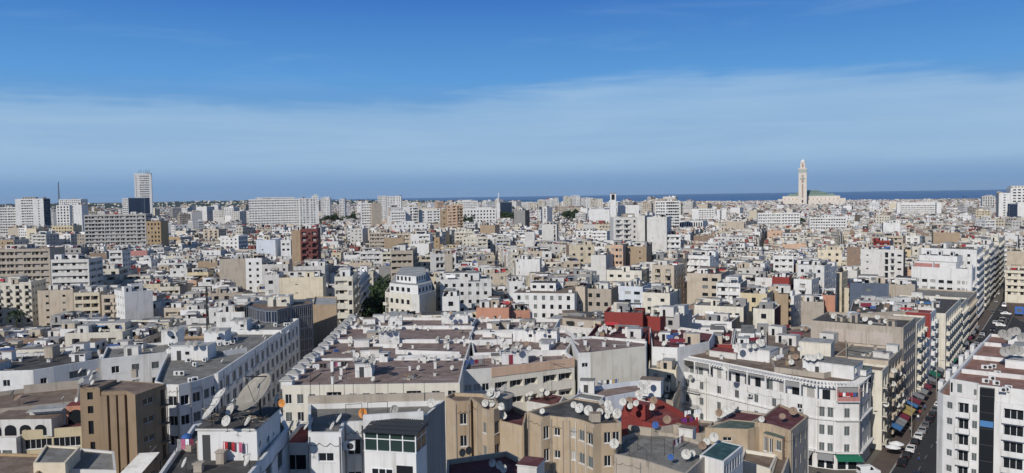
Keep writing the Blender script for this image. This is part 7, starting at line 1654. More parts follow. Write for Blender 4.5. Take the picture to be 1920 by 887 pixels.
# ---- looks
def looks(f):
 r = random.Random(f['seed']); X = f['poly'][0][0]; warm = (X > .28 * f['d'] and f['d'] < 900)
 ws = [('white', .26), ('white_worn', .16), ('offwhite_worn', .16), ('ivory_worn', .13), ('cream_worn', .07), ('beige', .075), ('grey_worn', .05), ('taupe', .06), ('yellow', .012), ('peach', .013)] if not warm else [('white', .18), ('white_worn', .12), ('offwhite_worn', .15), ('ivory_worn', .17), ('cream_worn', .12), ('beige', .10), ('taupe', .09), ('yellow', .03), ('peach', .03), ('red', .01)]
 t = r.random() * sum(w for _, w in ws); wall = 'white'
 for k, w in ws:
  t -= w
  if t <= 0: wall = k; break
 roof = r.choice(['roof_grey', 'roof_grey', 'roof_grey', 'roof_brown', 'roof_terracotta', 'roof_grey', 'roof_brown', 'roof_pale', 'roof_pale', 'roof_dark', 'roof_maroon', 'roof_brown'])
 e = {}
 for k in (0, 1, 3):
  if r.random() < .24: e[k] = r.choice(['taupe', 'cement', 'beige', 'offwhite', 'tan', 'brick', 'grey'])
 st = {}
 for k in (0, 1, 3):
  q = r.random()
  if k in e and q < .8: continue
  if q < .30: st[k] = [(.04, .96, 'win', dict(w=r.uniform(1, 1.6), h=r.uniform(1.1, 1.5), gap=r.uniform(1.3, 2.6), skip=.1))]
  elif q < .56: st[k] = [(.04, .96, 'band', dict(h=r.uniform(1.3, 1.9), pier=r.uniform(2.5, 6), sill=.95))]
  elif q < .74: st[k] = [(.03, .97, 'balc', dict(bw=2.2, out=.9))]
  elif q < .86: st[k] = [(.04, .5, 'win', dict(w=1.2, h=1.3, gap=1.8)), (.54, .96, 'band', dict(h=1.4, pier=4))]
 if f['up']:
  e.clear(); st[1] = [(.04, .96, 'win', dict(w=1.2, h=1.3, gap=1.8))]; st[0] = r.choice([[(.04, .96, 'win', dict(w=1.2, h=1.3, gap=1.5))], [(.04, .96, 'band', dict(h=1.5, pier=4))], [(.03, .97, 'balc', dict(bw=2.2))]])
 elif r.random() < .04: e[0] = r.choice(['red', 'maroon', 'salmon', 'pink', 'ochre']); st.pop(0, None)
 return dict(wall=wall, roof=roof, edge=e, facs=st, ph=r.choice([.5, .8, .9, 1.0]), fh=3.15, nf=7 if f['up'] else 4, trim=wall), r
CNAME = {'white_worn': 'white', 'offwhite_worn': 'off-white', 'ivory_worn': 'ivory', 'cream_worn': 'cream', 'grey_worn': 'grey', 'white': 'white', 'offwhite': 'off-white', 'ivory': 'ivory', 'cream': 'cream', 'beige': 'beige', 'grey': 'grey', 'taupe': 'grey brown', 'yellow': 'pale yellow', 'peach': 'peach', 'red': 'red', 'maroon': 'maroon', 'salmon': 'salmon', 'pink': 'pink', 'ochre': 'ochre', 'tan': 'tan', 'cement': 'cement grey', 'brick': 'brick brown'}
RNAME = {'roof_grey': 'grey', 'roof_brown': 'brown', 'roof_terracotta': 'terracotta', 'roof_pale': 'pale', 'roof_dark': 'dark', 'roof_maroon': 'maroon'}
refs = [h for h in HERO if h['ref']]
def pxbox(o):
 q = hull_px(o['poly'], o['z']); return (min(p[0] for p in q), max(p[0] for p in q), min(p[1] for p in q))
def relation(i):
 ys, xs = np.nonzero(ids == i); cx, cy = float(xs.mean()) * 2, float(ys.mean()) * 2
 best = None
 for h in refs:
  hx0, hx1, hy0 = h['pb']; hx0, hx1 = max(0, hx0), min(1920, hx1); hc_ = (hx0 + hx1) / 2
  hy = (hy0 + min(h['vb'], 887)) / 2
  dx = cx - hc_; dy = cy - hy
  sc = math.hypot(max(0, abs(dx) - (hx1 - hx0) / 2), dy * 1.3)
  if best is None or sc < best[0]: best = (sc, h, dx, dy, (hx1 - hx0) / 2, hc_)
 sc, h, dx, dy, hw, hc_ = best
 if abs(dx) < hw * .8 + 4: rel = 'in front of' if dy > 0 else 'behind'
 else: rel = ('right of' if dx > 0 else 'left of')
 return rel, h['ref'], cx, cy
def feature(lk):
 e = lk['edge']; f = lk['facs']
 for k in (0, 1, 3):
  if k in e and e[k] in ('red', 'maroon', 'salmon', 'pink', 'ochre'): return 'a %s front wall' % CNAME[e[k]]
 if 0 in e: return 'a plain %s front' % CNAME[e[0]]
 if 0 not in f: return 'a windowless front'
 k = f[0][0][2] if len(f[0]) == 1 else 'mix'
 return {'win': 'small spaced windows', 'band': 'window bands', 'balc': 'small balconies', 'mix': 'mixed windows and bands'}[k]
DUP = {}; IND = []
city = MB(); nd = 0
for i, f in enumerate(FILL):
 lk, r = looks(f); f['lk'] = lk; d = f['d']
 if d > 650: continue
 ind = i in INDIV
 if not ind and f['vis'] == 0 and d > 350 and False: continue
 mb = MB() if ind else city
 emit(f['poly'], f['z'], lk, 0, None, mb, r)
 w = min(math.hypot(f['poly'][0][0] - f['poly'][1][0], f['poly'][0][1] - f['poly'][1][1]), 20)
 f['mb'] = mb; f['r'] = r
 if ind:
  rel, ref, cx, cy = relation(i)
  fl = max(2, int(round(f['z'] / 3.2)))
  base = '%s block with %s and %s roof, %s the %s' % (CNAME[lk['wall']], feature(lk), RNAME[lk['roof']], rel, ref)
  if len(base.split()) > 13: base = base.replace(' and %s roof' % RNAME[lk['roof']], '')
  f['base'] = base; f['cx'] = cx; f['cy'] = cy; DUP.setdefault(base, []).append(i); f['ref'] = '%s block %s the %s' % (CNAME[lk['wall']], rel, ref)
 nd_ = r.choice([3, 4, 6, 9]) if f['vis'] > 0 else 1
 clutter(mb, f['poly'], f['z'] - lk['ph'], r, r.choice([8, 11, 14]), nd_, 'dish on the roof of the ' + (f.get('ref') or 'close-packed houses'), lk['wall'])
# individuals beyond 650 m
for i in INDIV:
 f = FILL[i]
 if f['d'] <= 650: continue
 lk, r = looks(f); mb = MB(); emit(f['poly'], f['z'], lk, 0, None, mb, r); f['mb'] = mb; f['lk'] = lk
 clutter(mb, f['poly'], f['z'] - lk['ph'], r, 5, 0, '', lk['wall'])
 rel, ref, cx, cy = relation(i); base = '%s block with %s and %s roof, %s the %s' % (CNAME[lk['wall']], feature(lk), RNAME[lk['roof']], rel, ref)
 if len(base.split()) > 13: base = base.replace(' and %s roof' % RNAME[lk['roof']], '')
 f['base'] = base; f['cx'] = cx; f['cy'] = cy; DUP.setdefault(base, []).append(i)
ORD = ['leftmost', 'second from left', 'third from left', 'fourth from left', 'fifth from left', 'sixth from left', 'seventh from left', 'eighth from left']
for base, L in DUP.items():
 L.sort(key=lambda i: FILL[i]['cx'])
 for k, i in enumerate(L):
  f = FILL[i]; lab = base if len(L) == 1 else base.replace(', ', ', %s ' % (ORD[min(k, 7)] if k < len(L) - 1 or len(L) > 2 else 'rightmost'), 1)
  cx = sum(p[0] for p in f['poly']) / 4; cy = sum(p[1] for p in f['poly']) / 4
  me = f['mb'].mesh('apartment_block'); me.transform(Matrix.Translation((-cx, -cy, 0)))
  tag(link('apartment_block', me, None, (cx, cy, 0)), lab, 'building', 'close-packed flat-roofed city blocks')
tag(city.build('crowded_houses'), 'mass of further flat-roofed white and beige houses packed between the nearer blocks', 'buildings', None, 'stuff')
# ---- far city: plain boxes with windows worked in a wall material laid out along each wall in metres
def city_mat():
 m, nt, b = _mat('far_wall'); N, L = nt.nodes, nt.links
 at = N.new('ShaderNodeVertexColor'); at.layer_name = 'paint'
 uv = N.new('ShaderNodeUVMap'); uv.uv_map = 'wallmap'
 sx = N.new('ShaderNodeSeparateXYZ'); L.new(uv.outputs[0], sx.inputs[0])
 def mth(op, a, v=None, v2=None):
  n = N.new('ShaderNodeMath'); n.operation = op
  for k, x in enumerate((a, v, v2)):
   if x is None: continue
   if isinstance(x, (int, float)): n.inputs[k].default_value = x
   else: L.new(x, n.inputs[k])
  return n.outputs[0]
 u, v = mth('DIVIDE', sx.outputs[0], 3.1), mth('DIVIDE', sx.outputs[1], 3.2)
 fu, fv = mth('FRACT', u), mth('FRACT', v)
 cell = N.new('ShaderNodeCombineXYZ'); L.new(mth('FLOOR', u), cell.inputs[0]); L.new(mth('FLOOR', v), cell.inputs[1])
 wn = N.new('ShaderNodeTexWhiteNoise'); wn.noise_dimensions = '2D'; L.new(cell.outputs[0], wn.inputs[0])
 wx = mth('COMPARE', fu, .5, .26); wy = mth('COMPARE', fv, .55, .23)
 win = mth('MULTIPLY', mth('MULTIPLY', wx, wy), mth('LESS_THAN', wn.outputs[0], .8))
 ge = N.new('ShaderNodeNewGeometry'); gn = N.new('ShaderNodeTexNoise'); gn.inputs['Scale'].default_value = .12; gn.inputs['Detail'].default_value = 6; L.new(ge.outputs['Position'], gn.inputs['Vector']); gm = N.new('ShaderNodeMapRange'); gm.inputs[1].default_value = .4; gm.inputs[2].default_value = .75; gm.inputs[3].default_value = 1.0; gm.inputs[4].default_value = .62; L.new(gn.outputs['Fac'], gm.inputs[0])
 gx = N.new('ShaderNodeVectorMath'); gx.operation = 'SCALE'; L.new(at.outputs[0], gx.inputs[0]); L.new(gm.outputs[0], gx.inputs['Scale'])
 mx = N.new('ShaderNodeMix'); mx.data_type = 'RGBA'; L.new(win, mx.inputs[0]); L.new(gx.outputs[0], mx.inputs[6]); mx.inputs[7].default_value = (.05, .055, .065, 1)
 L.new(mx.outputs[2], b.inputs['Base Color']); b.inputs['Roughness'].default_value = .8
 MATS['far_wall'] = m
 m, nt, b = _mat('far_plain'); at = nt.nodes.new('ShaderNodeVertexColor'); at.layer_name = 'paint'; nt.links.new(at.outputs[0], b.inputs['Base Color']); b.inputs['Roughness'].default_value = .9; MATS['far_plain'] = m
city_mat()
FV, FF, FM, FC, FU = [], [], [], [], []
def fface(pts, m, col, uv=None):
 i = len(FV); FV.extend(pts); FF.append(tuple(range(i, i + len(pts)))); FM.append(m)
 for k in range(len(pts)): FC.append((*col, 1)); FU.append(uv[k] if uv else (0, 0))
def fbox(poly, z0, z1, col, top, win=None, side=None, uoff=0):
 n = len(poly)
 for i in range(n):
  if i == 2 and n == 4: continue
  a, b = poly[i], poly[(i + 1) % n]; L = math.hypot(a[0] - b[0], a[1] - b[1])
  w = win and (i in win); u0 = uoff + i * 37.2
  uv = [(u0, z0), (u0 + L, z0), (u0 + L, z1), (u0, z1)] if w else None
  fface([(*a, z0), (*b, z0), (*b, z1), (*a, z1)], 0 if w else 1, side if (side and i != 0) else col, uv)
 fface([(*p, z1) for p in poly], 1, top)
for i, f in enumerate(FILL):
 if f['d'] <= 650 or i in INDIV: continue
 lk = f.get('lk') or looks(f)[0]; r = random.Random(f['seed'] + 1)
 c = WALLS[lk['wall']]; g = r.uniform(.88, 1.02); c = tuple(min(.82, x * g) for x in c)
 rc = ROOFS[lk['roof']]; k = r.uniform(.8, 1.5); rc = tuple(x * k for x in rc)
 side = WALLS[lk['edge'].get(1, lk['wall'])]
 win = [k for k in (0, 1, 3) if r.random() < .72]
 fbox(f['poly'], 0, f['z'], c, rc, win, side, r.uniform(0, 50) // 3.1 * 3.1)
 # parapet rim at the back and huts
 e, fv_ = dirv(f['az'] + 90), dirv(f['az'])
 p0 = f['poly'][0]; w = math.hypot(f['poly'][1][0] - p0[0], f['poly'][1][1] - p0[1]); dp = math.hypot(f['poly'][2][0] - f['poly'][1][0], f['poly'][2][1] - f['poly'][1][1])
 def rect(u0, u1, v0, v1): return [(p0[0] + e[0] * u + fv_[0] * v, p0[1] + e[1] * u + fv_[1] * v) for u, v in ((u0, v0), (u1, v0), (u1, v1), (u0, v1))]
 if f['d'] < 1600:
  fbox(rect(.02, w - .02, dp - .3, dp - .02), f['z'], f['z'] + .8, c, c); fbox(rect(.02, .3, .05, dp - .35), f['z'], f['z'] + .8, c, c)
 for k in range(r.choice([3, 4, 6, 7]) if f['d'] < 2600 else r.choice([2, 3, 4, 6])):
  s = 1 if f['d'] < 2000 else 1.6
  hw, hd, hh = r.uniform(1, 5) * s, r.uniform(1.5, 4.5) * s, r.uniform(1.2, 3.2)
  u, v = r.uniform(.4, max(.5, w - hw - .4)), r.uniform(.4, max(.5, dp - hd - .4))
  hc2 = r.choice([c, c, c, WALLS['white'], WALLS['beige'], WALLS['cement'], (.06, .06, .06), WALLS['brick'], WALLS['offwhite'], (.2, .06, .05)])
  fbox(rect(u, min(w - .1, u + hw), v, min(dp - .1, v + hd)), f['z'] + .01, f['z'] + hh, hc2, tuple(min(.6, x * .8 + .05) for x in hc2))
 if f['d'] < 1100:
  for k in range(r.choice([2, 4, 6])):
   u, v = r.uniform(.5, w - .5), r.uniform(.5, dp - .5); q = rect(u, u, v, v)[0]
   DISHQ.append((*q, f['z'], r.uniform(1.1, 1.6), r.gauss(215, 16), r.uniform(18, 38), 'dishwhite', 'far', .5))
me = bpy.data.meshes.new('distant_city'); me.from_pydata(FV, [], FF); me.materials.append(MATS['far_wall']); me.materials.append(MATS['far_plain'])
me.polygons.foreach_set('material_index', FM)
ca = me.color_attributes.new('paint', 'FLOAT_COLOR', 'CORNER'); ca.data.foreach_set('color', np.array(FC, np.float32).ravel())
ul = me.uv_layers.new(name='wallmap'); ul.data.foreach_set('uv', np.array(FU, np.float32).ravel()); me.update()
tag(link('distant_city', me), 'mass of far white and beige houses reaching to the sea', 'buildings', None, 'stuff')
print('far faces', len(FF), 'dishes', len(DISHQ))
# ================================================================ satellite dishes
def dish_parts(mb_ref, mb_arm, mb_stand, col, n=20):
 R_ = .5; pr = [(.001, .0), (.18, .014), (.34, .05), (.45, .088), (.5, .11)]
 k0 = len(mb_ref.v)
 mb_ref.lathe(pr, col, n); mb_ref.lathe([(r, z - .012) for r, z in pr][::-1], 'dishgrey', n); mb_ref.lathe([(.5, .098), (.512, .104), (.5, .112)], 'dishgrey', n)
def make_dish(col, full_):
 ref = MB(); dish_parts(ref, None, None, col, 22 if full_ else 12); ref.smooth = True
 arm = MB(); arm.tube((0, -.44, .08), (0, -.12, .50), .014, 'iron', n=5); arm.tube((0, -.12, .50), (0, -.05, .42), .035, 'cement', n=6); arm.tube((-.3, .2, .05), (0, -.12, .5), .007, 'iron', n=4)
 return ref, arm
DM = {}
def dish_mesh(col):
 if col not in DM:
  ref, arm = make_dish(col, True); DM[col] = (ref.mesh('reflector'), arm.mesh('feed_arm'))
 return DM[col]
st = MB(); st.tube((0, 0, 0), (0, 0, 1), .022, 'iron', n=6); st.tube((-.28, 0, .01), (.28, 0, .01), .018, 'iron', n=5); st.tube((0, -.28, .01), (0, .28, .01), .018, 'iron', n=5); STAND = st.mesh('stand')
def visible_size(q): return q[3] / max(1, math.hypot(q[0], q[1]))
near_l = [q for q in DISHQ if q[7] != 'far']
near_l.sort(key=lambda q: -visible_size(q))
def on_screen(q):
 p = proj(q[0], q[1], q[2]); return p[0] is not None and -10 < p[0] < 1930 and -10 < p[1] < 900
ind_l = [q for q in near_l if on_screen(q)][:300]; ids_ = set(id(q) for q in ind_l)
WC = {}
for q in ind_l: WC[q[7]] = WC.get(q[7], 0) + 1
for q in ind_l:
 x, y, z, s, az, el, col, where, lift = q
 lab = where
 if lab.startswith('dish '): lab = {'dishwhite': 'pale ', 'dishgrey': 'grey ', 'dishrust': 'rusty '}.get(col, '') + 'satellite ' + lab
 r = empty('satellite_dish', (x, y, z), lab, 'satellite dish', lab.replace('pale ', '').replace('grey satellite', 'satellite').replace('rusty satellite', 'satellite') + ' group' if WC[where] > 1 else 'roof satellite dishes', -R(az))
 me_r, me_a = dish_mesh(col)
 o = link('reflector', me_r, r, (0, 0, lift + s * .42)); o.scale = (s, s, s); o.rotation_euler = (R(-(90 - el)), 0, 0)
 a = link('feed_arm', me_a, o)
 t = link('stand', STAND, r, (0, -.08 * s, 0)); t.scale = (s, s, lift + s * .40)
# the many further ones
ref12 = {}
sm = MB()
def far_dish(q):
 x, y, z, s, az, el, col, where, lift = q
 n = 8; c = Vector((x, y, z + lift + s * .42)); f = Vector((math.sin(R(az)) * math.cos(R(el)), math.cos(R(az)) * math.cos(R(el)), math.sin(R(el))))
 u = f.cross(Vector((0, 0, 1))).normalized(); v = u.cross(f); i = len(sm.v); k = sm.mi(col)
 sm.v.append(tuple(c - f * (.10 * s)))
 for j in range(n):
  t = 2 * math.pi * j / n; sm.v.append(tuple(c + u * (.5 * s * math.cos(t)) + v * (.5 * s * math.sin(t))))
 for j in range(n): sm.f.append((i, i + 1 + j, i + 1 + (j + 1) % n)); sm.m.append(k)
 sm.tube((x, y, z), tuple(c - f * .1 * s), .03, 'iron', n=3, cap=False)
for q in DISHQ:
 if id(q) not in ids_: far_dish(q)
tag(sm.build('further_satellite_dishes'), 'hundreds of further small satellite dishes on the roofs behind', 'satellite dishes', None, 'stuff')
print('dish individuals', len(ind_l))
# ================================================================ roof aerials
b = MB(); b.tube((0, 0, 0), (0, 0, 3.2), .03, 'iron', n=5); POLE = b.mesh('pole')
b = MB(); b.tube((-.7, 0, 0), (.7, 0, 0), .015, 'iron', n=4)
for i in range(8): b.tube((-.65 + i * .18, -.32 + i * .02, 0), (-.65 + i * .18, .32 - i * .02, 0), .009, 'iron', n=4)
YAGI = b.mesh('aerial')
re_ = random.Random(3)
for px, py, z, lb in ((583, 750, 37.1, 'spiky television aerial at the rear left of the near white roof'), (626, 748, 37.1, 'branching television aerial on the rear wall of the near white roof'), (985, 835, 27, 'thin television aerial before the sloping tan wall'), (1156, 700, 21.5, 'tall thin aerial in front of the cream gable'), (1244, 690, 22, 'thin aerial right of the cream gable'),
  (868, 700, 25.6, 'thick pole aerial left of the peach-fronted block'), (1400, 660, 20, 'thin aerial on the roof of the white corner block'), (650, 715, 26.6, 'thin aerial on the nearest brown roof'), (1090, 650, 26.5, 'aerial by the cream gabled roof'), (205, 664, 27, 'thin aerial on the white courtyard block'), (1035, 742, 29, 'aerial behind the tan rounded block'), (1292, 745, 23.5, 'aerial near the red roof')):
 r = empty('tv_aerial', (*P(px, py, z), z), lb, 'aerial', 'television aerials'); p = link('pole', POLE, r); a = link('aerial', YAGI, r, (0, 0, 3.0), re_.uniform(0, 3))
# ================================================================ trees
rt = random.Random(9)
def crown_mesh(n, rx, rz, leaf, seed):
 r = random.Random(seed); b = MB(); cl = [(r.gauss(0, .5), r.gauss(0, .5), r.gauss(0, .45), r.uniform(.3, .55)) for _ in range(13)]
 for i in range(n):
  c = r.choice(cl); v = Vector((r.gauss(0, 1), r.gauss(0, 1), r.gauss(0, 1))).normalized() * c[3] * r.uniform(.6, 1.05)
  p = Vector(((c[0] + v.x) * rx, (c[1] + v.y) * rx, (c[2] + v.z) * rz))
  nn = (v + Vector((r.gauss(0, .5), r.gauss(0, .5), r.gauss(0, .5)))).normalized(); u = nn.orthogonal().normalized(); w = nn.cross(u); s = leaf * r.uniform(.6, 1.3)
  b.face([tuple(p - u * s), tuple(p - w * s * .6), tuple(p + u * s), tuple(p + w * s * .6)], r.choice(['leaf_a', 'leaf_a', 'leaf_b', 'leaf_c']))
 return b.mesh('crown')
CR = [crown_mesh(1500, 2.6, 2.8, .34, s) for s in (1, 2, 3)]
def trunk_mesh(h, seed):
 r = random.Random(seed); b = MB(); b.tube((0, 0, 0), (.1, .05, h), .24, 'trunk', .15, 8)
 for i in range(5): a = r.uniform(0, 6.3); b.tube((.1, .05, h * .85), (1.5 * math.cos(a), 1.5 * math.sin(a), h + r.uniform(.8, 2)), .1, 'trunk', .03, 5)
 return b.mesh('trunk')
TR = [trunk_mesh(4.2, s) for s in (1, 2)]
def tree(x, y, s, label, group, name='tree', z0=0):
 r = empty(name, (x, y, z0), label, 'tree', group, rt.uniform(0, 6)); r.scale = (s, s, s * rt.uniform(.9, 1.2))
 link('trunk', rt.choice(TR), r); link('crown', rt.choice(CR), r, (0, 0, 5.6))
k = 0
for Y in range(150, 215, 9):
 X = -48.5 - (Y - 140) * .05; tree(X + rt.uniform(-2.5, 2.5), Y + rt.uniform(-2, 2), rt.uniform(1.3, 1.7), 'dark green tree in the shaded street between the long white block and the brown roofs', 'trees in the left street', 'street_tree')
for Y in range(232, 420, 12):
 for q in (-3.2, 3.2): tree(-60 - (Y - 300) * .07 + q + rt.uniform(-1, 1), Y + rt.uniform(-3, 3), rt.uniform(1.7, 2.2), 'dark leafy tree among the trees left of the white stepped corner block', 'trees by the stepped corner block', 'street_tree')
for px, py, z, s in ((792, 483, 17, 2.6), (802, 478, 18, 2.7), (808, 488, 16, 2.5), (797, 497, 14, 2.3), (807, 500, 13, 2.3)):
 x, y = P(px, py + 8, z - 4); tree(x, y, s, 'dark dense tree left of the olive balcony block', 'trees by the olive balcony block', 'street_tree')
for i in range(22):
 x, y = P(rt.uniform(1424, 1505), rt.uniform(424, 433), 9); tree(x, y, rt.uniform(1.9, 2.6), 'dark tree in the grove before the long white hotel', 'grove before the long white hotel', 'park_tree', 3)
for px0, px1, py, z, n, lb in ((592, 680, 419, 22, 16, 'dark tree in the belt right of the long white slab'), (868, 880, 426, 22, 4, 'dark tree right of the tan high block'), (926, 960, 415, 24, 8, 'dark tree near the white spire'), (960, 990, 398, 24, 6, 'dark tree right of the navy glass cube'), (1060, 1085, 407, 24, 6, 'dark tree left of the white church hall'), (352, 366, 470, 14, 3, 'dark round tree in the left middle distance'), (100, 112, 462, 16, 3, 'dark tree behind the brown banded block'), (1020, 1030, 500, 14, 1, 'small dark tree in the centre')):
 for i in range(n): x, y = P(rt.uniform(px0, px1), py + rt.uniform(0, 4), z - 8); tree(x, y, rt.uniform(2.0, 2.9), lb, lb.replace('dark tree', 'trees'), 'park_tree', z - 16 if z > 16 else 0)
# palms
def palm_meshes():
 b = MB()
 for i in range(8): b.tube((.05 * math.sin(i), 0, i * 1.0), (.05 * math.sin(i + 1), 0, (i + 1) * 1.0), .26 - .008 * i, 'trunk', .24 - .008 * i, 8)
 t = b.mesh('trunk'); b = MB(); r = random.Random(4)
 for i in range(30):
  a = i * 2.4; el = r.uniform(-.4, 1.1); L = r.uniform(2.2, 3.0); prev = Vector((0, 0, 0)); n = 7
  for k in range(n):
   t0 = (k + 1) / n; p = Vector((math.cos(a) * L * t0 * math.cos(el), math.sin(a) * L * t0 * math.cos(el), L * (math.sin(el) * t0 - .75 * t0 * t0)))
   d = (p - prev).normalized(); s = d.cross(Vector((0, 0, 1))).normalized(); w = .42 * (1 - .6 * t0)
   for sg in (-1, 1):
    tip = (p + prev) / 2 + s * sg * w - Vector((0, 0, .22)); b.face([tuple(prev), tuple(tip), tuple(p)], r.choice(['leaf_a', 'leaf_b', 'leaf_c']))
   b.tube(prev, p, .02, 'leaf_c', n=3, cap=False); prev = p
 return t, b.mesh('crown')
PT, PC = palm_meshes()
def palm(x, y, z0, s, label):
 r = empty('palm_tree', (x, y, z0), label, 'palm', 'palm trees', 1.0); r.scale = (s, s, s); link('trunk', PT, r); link('crown', PC, r, (0, 0, 8.1))
x, y = P(30, 585, 17); palm(x, y, 4, 1.6, 'dark palm in front of the cream balcony block at the left edge')
x, y = P(1450, 510, 19); palm(x, y, 6, 1.6, 'dark palm left of the white office cube')
x, y = P(640, 606, 18); palm(x, y, 7, 1.3, 'palm beside the blank tan house at the end of the brown roofs')
# ================================================================ ground, hills, sea
b = MB(); cz = [(33000, 1400)] + [(x, y) for x, y in COAST[1:-2]] + [(-9000, 33000), (-33000, 33000), (-33000, -1900), (33000, -1900)]
b.face([(x, y, 0) for x, y in cz][::1], 'earth'); g = b.build('ground'); tag(g, None, None, None, 'structure')
bk = MB(); [bk.face([(COAST[i][0], COAST[i][1], 0), (COAST[i + 1][0], COAST[i + 1][1], 0), (COAST[i + 1][0], COAST[i + 1][1], -4), (COAST[i][0], COAST[i][1], -4)], 'earth') for i in range(len(COAST) - 1)]
tag(bk.build('shore'), None, None, None, 'structure')
m, nt, bs = _mat('sea'); bs.inputs['Base Color'].default_value = (.075, .17, .33, 1); bs.inputs['Roughness'].default_value = .55; bs.inputs['Specular IOR Level'].default_value = .25
nz = nt.nodes.new('ShaderNodeTexNoise'); nz.inputs['Scale'].default_value = .02; ge = nt.nodes.new('ShaderNodeNewGeometry'); nt.links.new(ge.outputs['Position'], nz.inputs['Vector']); bp = nt.nodes.new('ShaderNodeBump'); bp.inputs['Strength'].default_value = .4; bp.inputs['Distance'].default_value = 2; nt.links.new(nz.outputs['Fac'], bp.inputs['Height']); nt.links.new(bp.outputs[0], bs.inputs['Normal']); MATS['sea'] = m
b = MB(); b.face([(-34000, -2000, -3), (34000, -2000, -3), (34000, 34000, -3), (-34000, 34000, -3)], 'sea'); tag(b.build('sea'), None, None, None, 'structure')
# low wooded ridge on the left horizon
mat('ridge', (.05, .062, .045), .95, 'ground')
b = MB(); rh = random.Random(2); nx, ny = 90, 8
def hz(u, v):
 X = -8200 + u * 7600; e = max(0, 1 - abs(v - .55) / .55) ** .7; fall = min(1, (1 - u) * 3.0); fall = max(0, fall)
 return -2 + e * fall * (44 + 8 * math.sin(u * 9) + 5 * math.sin(u * 31 + 1) + 3 * math.sin(u * 77 + v * 9))
G = [[(-8200 + 7600 * i / nx + 900 * j / ny, 6300 + 2600 * j / ny, hz(i / nx, j / ny)) for i in range(nx + 1)] for j in range(ny + 1)]
for j in range(ny):
 for i in range(nx): b.face([G[j][i], G[j][i + 1], G[j + 1][i + 1], G[j + 1][i]], 'ridge')
b.smooth = True; tag(b.build('hills'), None, None, None, 'structure')
tb = MB(); hbm = MB()
for k in range(2600):
 i, j = rh.uniform(0, nx - 1), rh.uniform(0, ny * .62); u, v = i / nx, j / ny; X, Y, Z = -8200 + 7600 * u + 900 * v, 6300 + 2600 * v, hz(u, v)
 if rh.random() < .74:
  s = rh.uniform(5, 13); n = 6
  for q in range(7):
   c = Vector((X + rh.gauss(0, s * .5), Y + rh.gauss(0, s * .5), Z + rh.uniform(.2, 1) * s * .8)); a = Vector((rh.gauss(0, 1), rh.gauss(0, 1) - 1.0, rh.gauss(0, 1) + .6)).normalized(); uu = a.orthogonal().normalized(); ww = a.cross(uu); r_ = s * rh.uniform(.3, .6)
   tb.face([tuple(c - uu * r_), tuple(c - ww * r_), tuple(c + uu * r_), tuple(c + ww * r_)], rh.choice(['leaf_a', 'leaf_b', 'leaf_c']))
 else:
  w, d, h = rh.uniform(8, 26), rh.uniform(8, 16), rh.uniform(6, 12); hbm.box(-w / 2, w / 2, -d / 2, d / 2, -2, h, rh.choice(['white', 'offwhite', 'cream', 'ivory', 'beige']), rh.uniform(-.5, .5), (X, Y, Z), top='roof_pale')
tag(tb.build('ridge_woods'), 'dark woods on the low ridge at the left horizon', 'woods', None, 'stuff'); tag(hbm.build('ridge_houses'), 'scattered pale houses on the wooded ridge at the left horizon', 'houses', None, 'stuff')
# green patches of trees scattered in the far city
tb = MB()
for k in range(900):
 X = rh.uniform(-2600, 2300); Y = rh.uniform(700, 5200)
 if abs(X) > Y * .68 or Y > land_limit(X) - 80: continue
 if X > .1 * Y and rh.random() < .55: continue
 s = rh.uniform(3, 6); zb = rh.uniform(10, 16)
 for q in range(26):
  v = Vector((rh.gauss(0, 1), rh.gauss(0, 1), rh.gauss(0, .8))).normalized() * s * rh.uniform(.5, 1.1); c = Vector((X, Y, zb)) + v; a = v.normalized(); uu = a.orthogonal().normalized(); ww = a.cross(uu); r_ = s * rh.uniform(.25, .5)
  tb.face([tuple(c - uu * r_), tuple(c - ww * r_), tuple(c + uu * r_), tuple(c + ww * r_)], rh.choice(['leaf_a', 'leaf_b', 'leaf_c']))
tag(tb.build('far_tree_clumps'), 'scattered dark tree clumps among the far houses', 'trees', None, 'stuff')
# ---- the air: one even pale volume round the whole scene
if HAZE > 0:
 b = MB(); b.box(-36000, 36000, -3000, 36000, -6, 260, 'earth', skip_bottom=False); hz_ = b.build('haze'); m = bpy.data.materials.new('haze'); m.use_nodes = True; nt = m.node_tree
 for n_ in list(nt.nodes): nt.nodes.remove(n_)
 ou = nt.nodes.new('ShaderNodeOutputMaterial'); pv = nt.nodes.new('ShaderNodeVolumePrincipled'); pv.inputs['Color'].default_value = (.62, .80, 1.0, 1); pv.inputs['Density'].default_value = HAZE; pv.inputs['Anisotropy'].default_value = .0; nt.links.new(pv.outputs[0], ou.inputs['Volume'])
 hz_.data.materials.clear(); hz_.data.materials.append(m); tag(hz_, None, None, None, 'stuff')
# ================================================================ light, sky, camera
SUN_AZ, SUN_EL = 210.0, 31.0
sl = bpy.data.lights.new('sun', 'SUN'); sl.energy = 3.6; sl.angle = R(.53); sl.color = (1.0, .955, .885)
so = bpy.data.objects.new('sun', sl); COL.objects.link(so)
dv_ = Vector((math.sin(R(SUN_AZ)) * math.cos(R(SUN_EL)), math.cos(R(SUN_AZ)) * math.cos(R(SUN_EL)), math.sin(R(SUN_EL))))
so.rotation_euler = dv_.to_track_quat('Z', 'Y').to_euler(); so.location = (0, -50, 200)
W = bpy.data.worlds.new('World'); S.world = W; W.use_nodes = True; nt = W.node_tree; N, L = nt.nodes, nt.links
bg = N['Background']
sky = N.new('ShaderNodeTexSky'); sky.sky_type = 'NISHITA'; sky.sun_disc = False; sky.sun_elevation = R(SUN_EL); sky.sun_rotation = R(SUN_AZ); sky.air_density = 1.0; sky.dust_density = .4; sky.ozone_density = 3.0; sky.altitude = 80
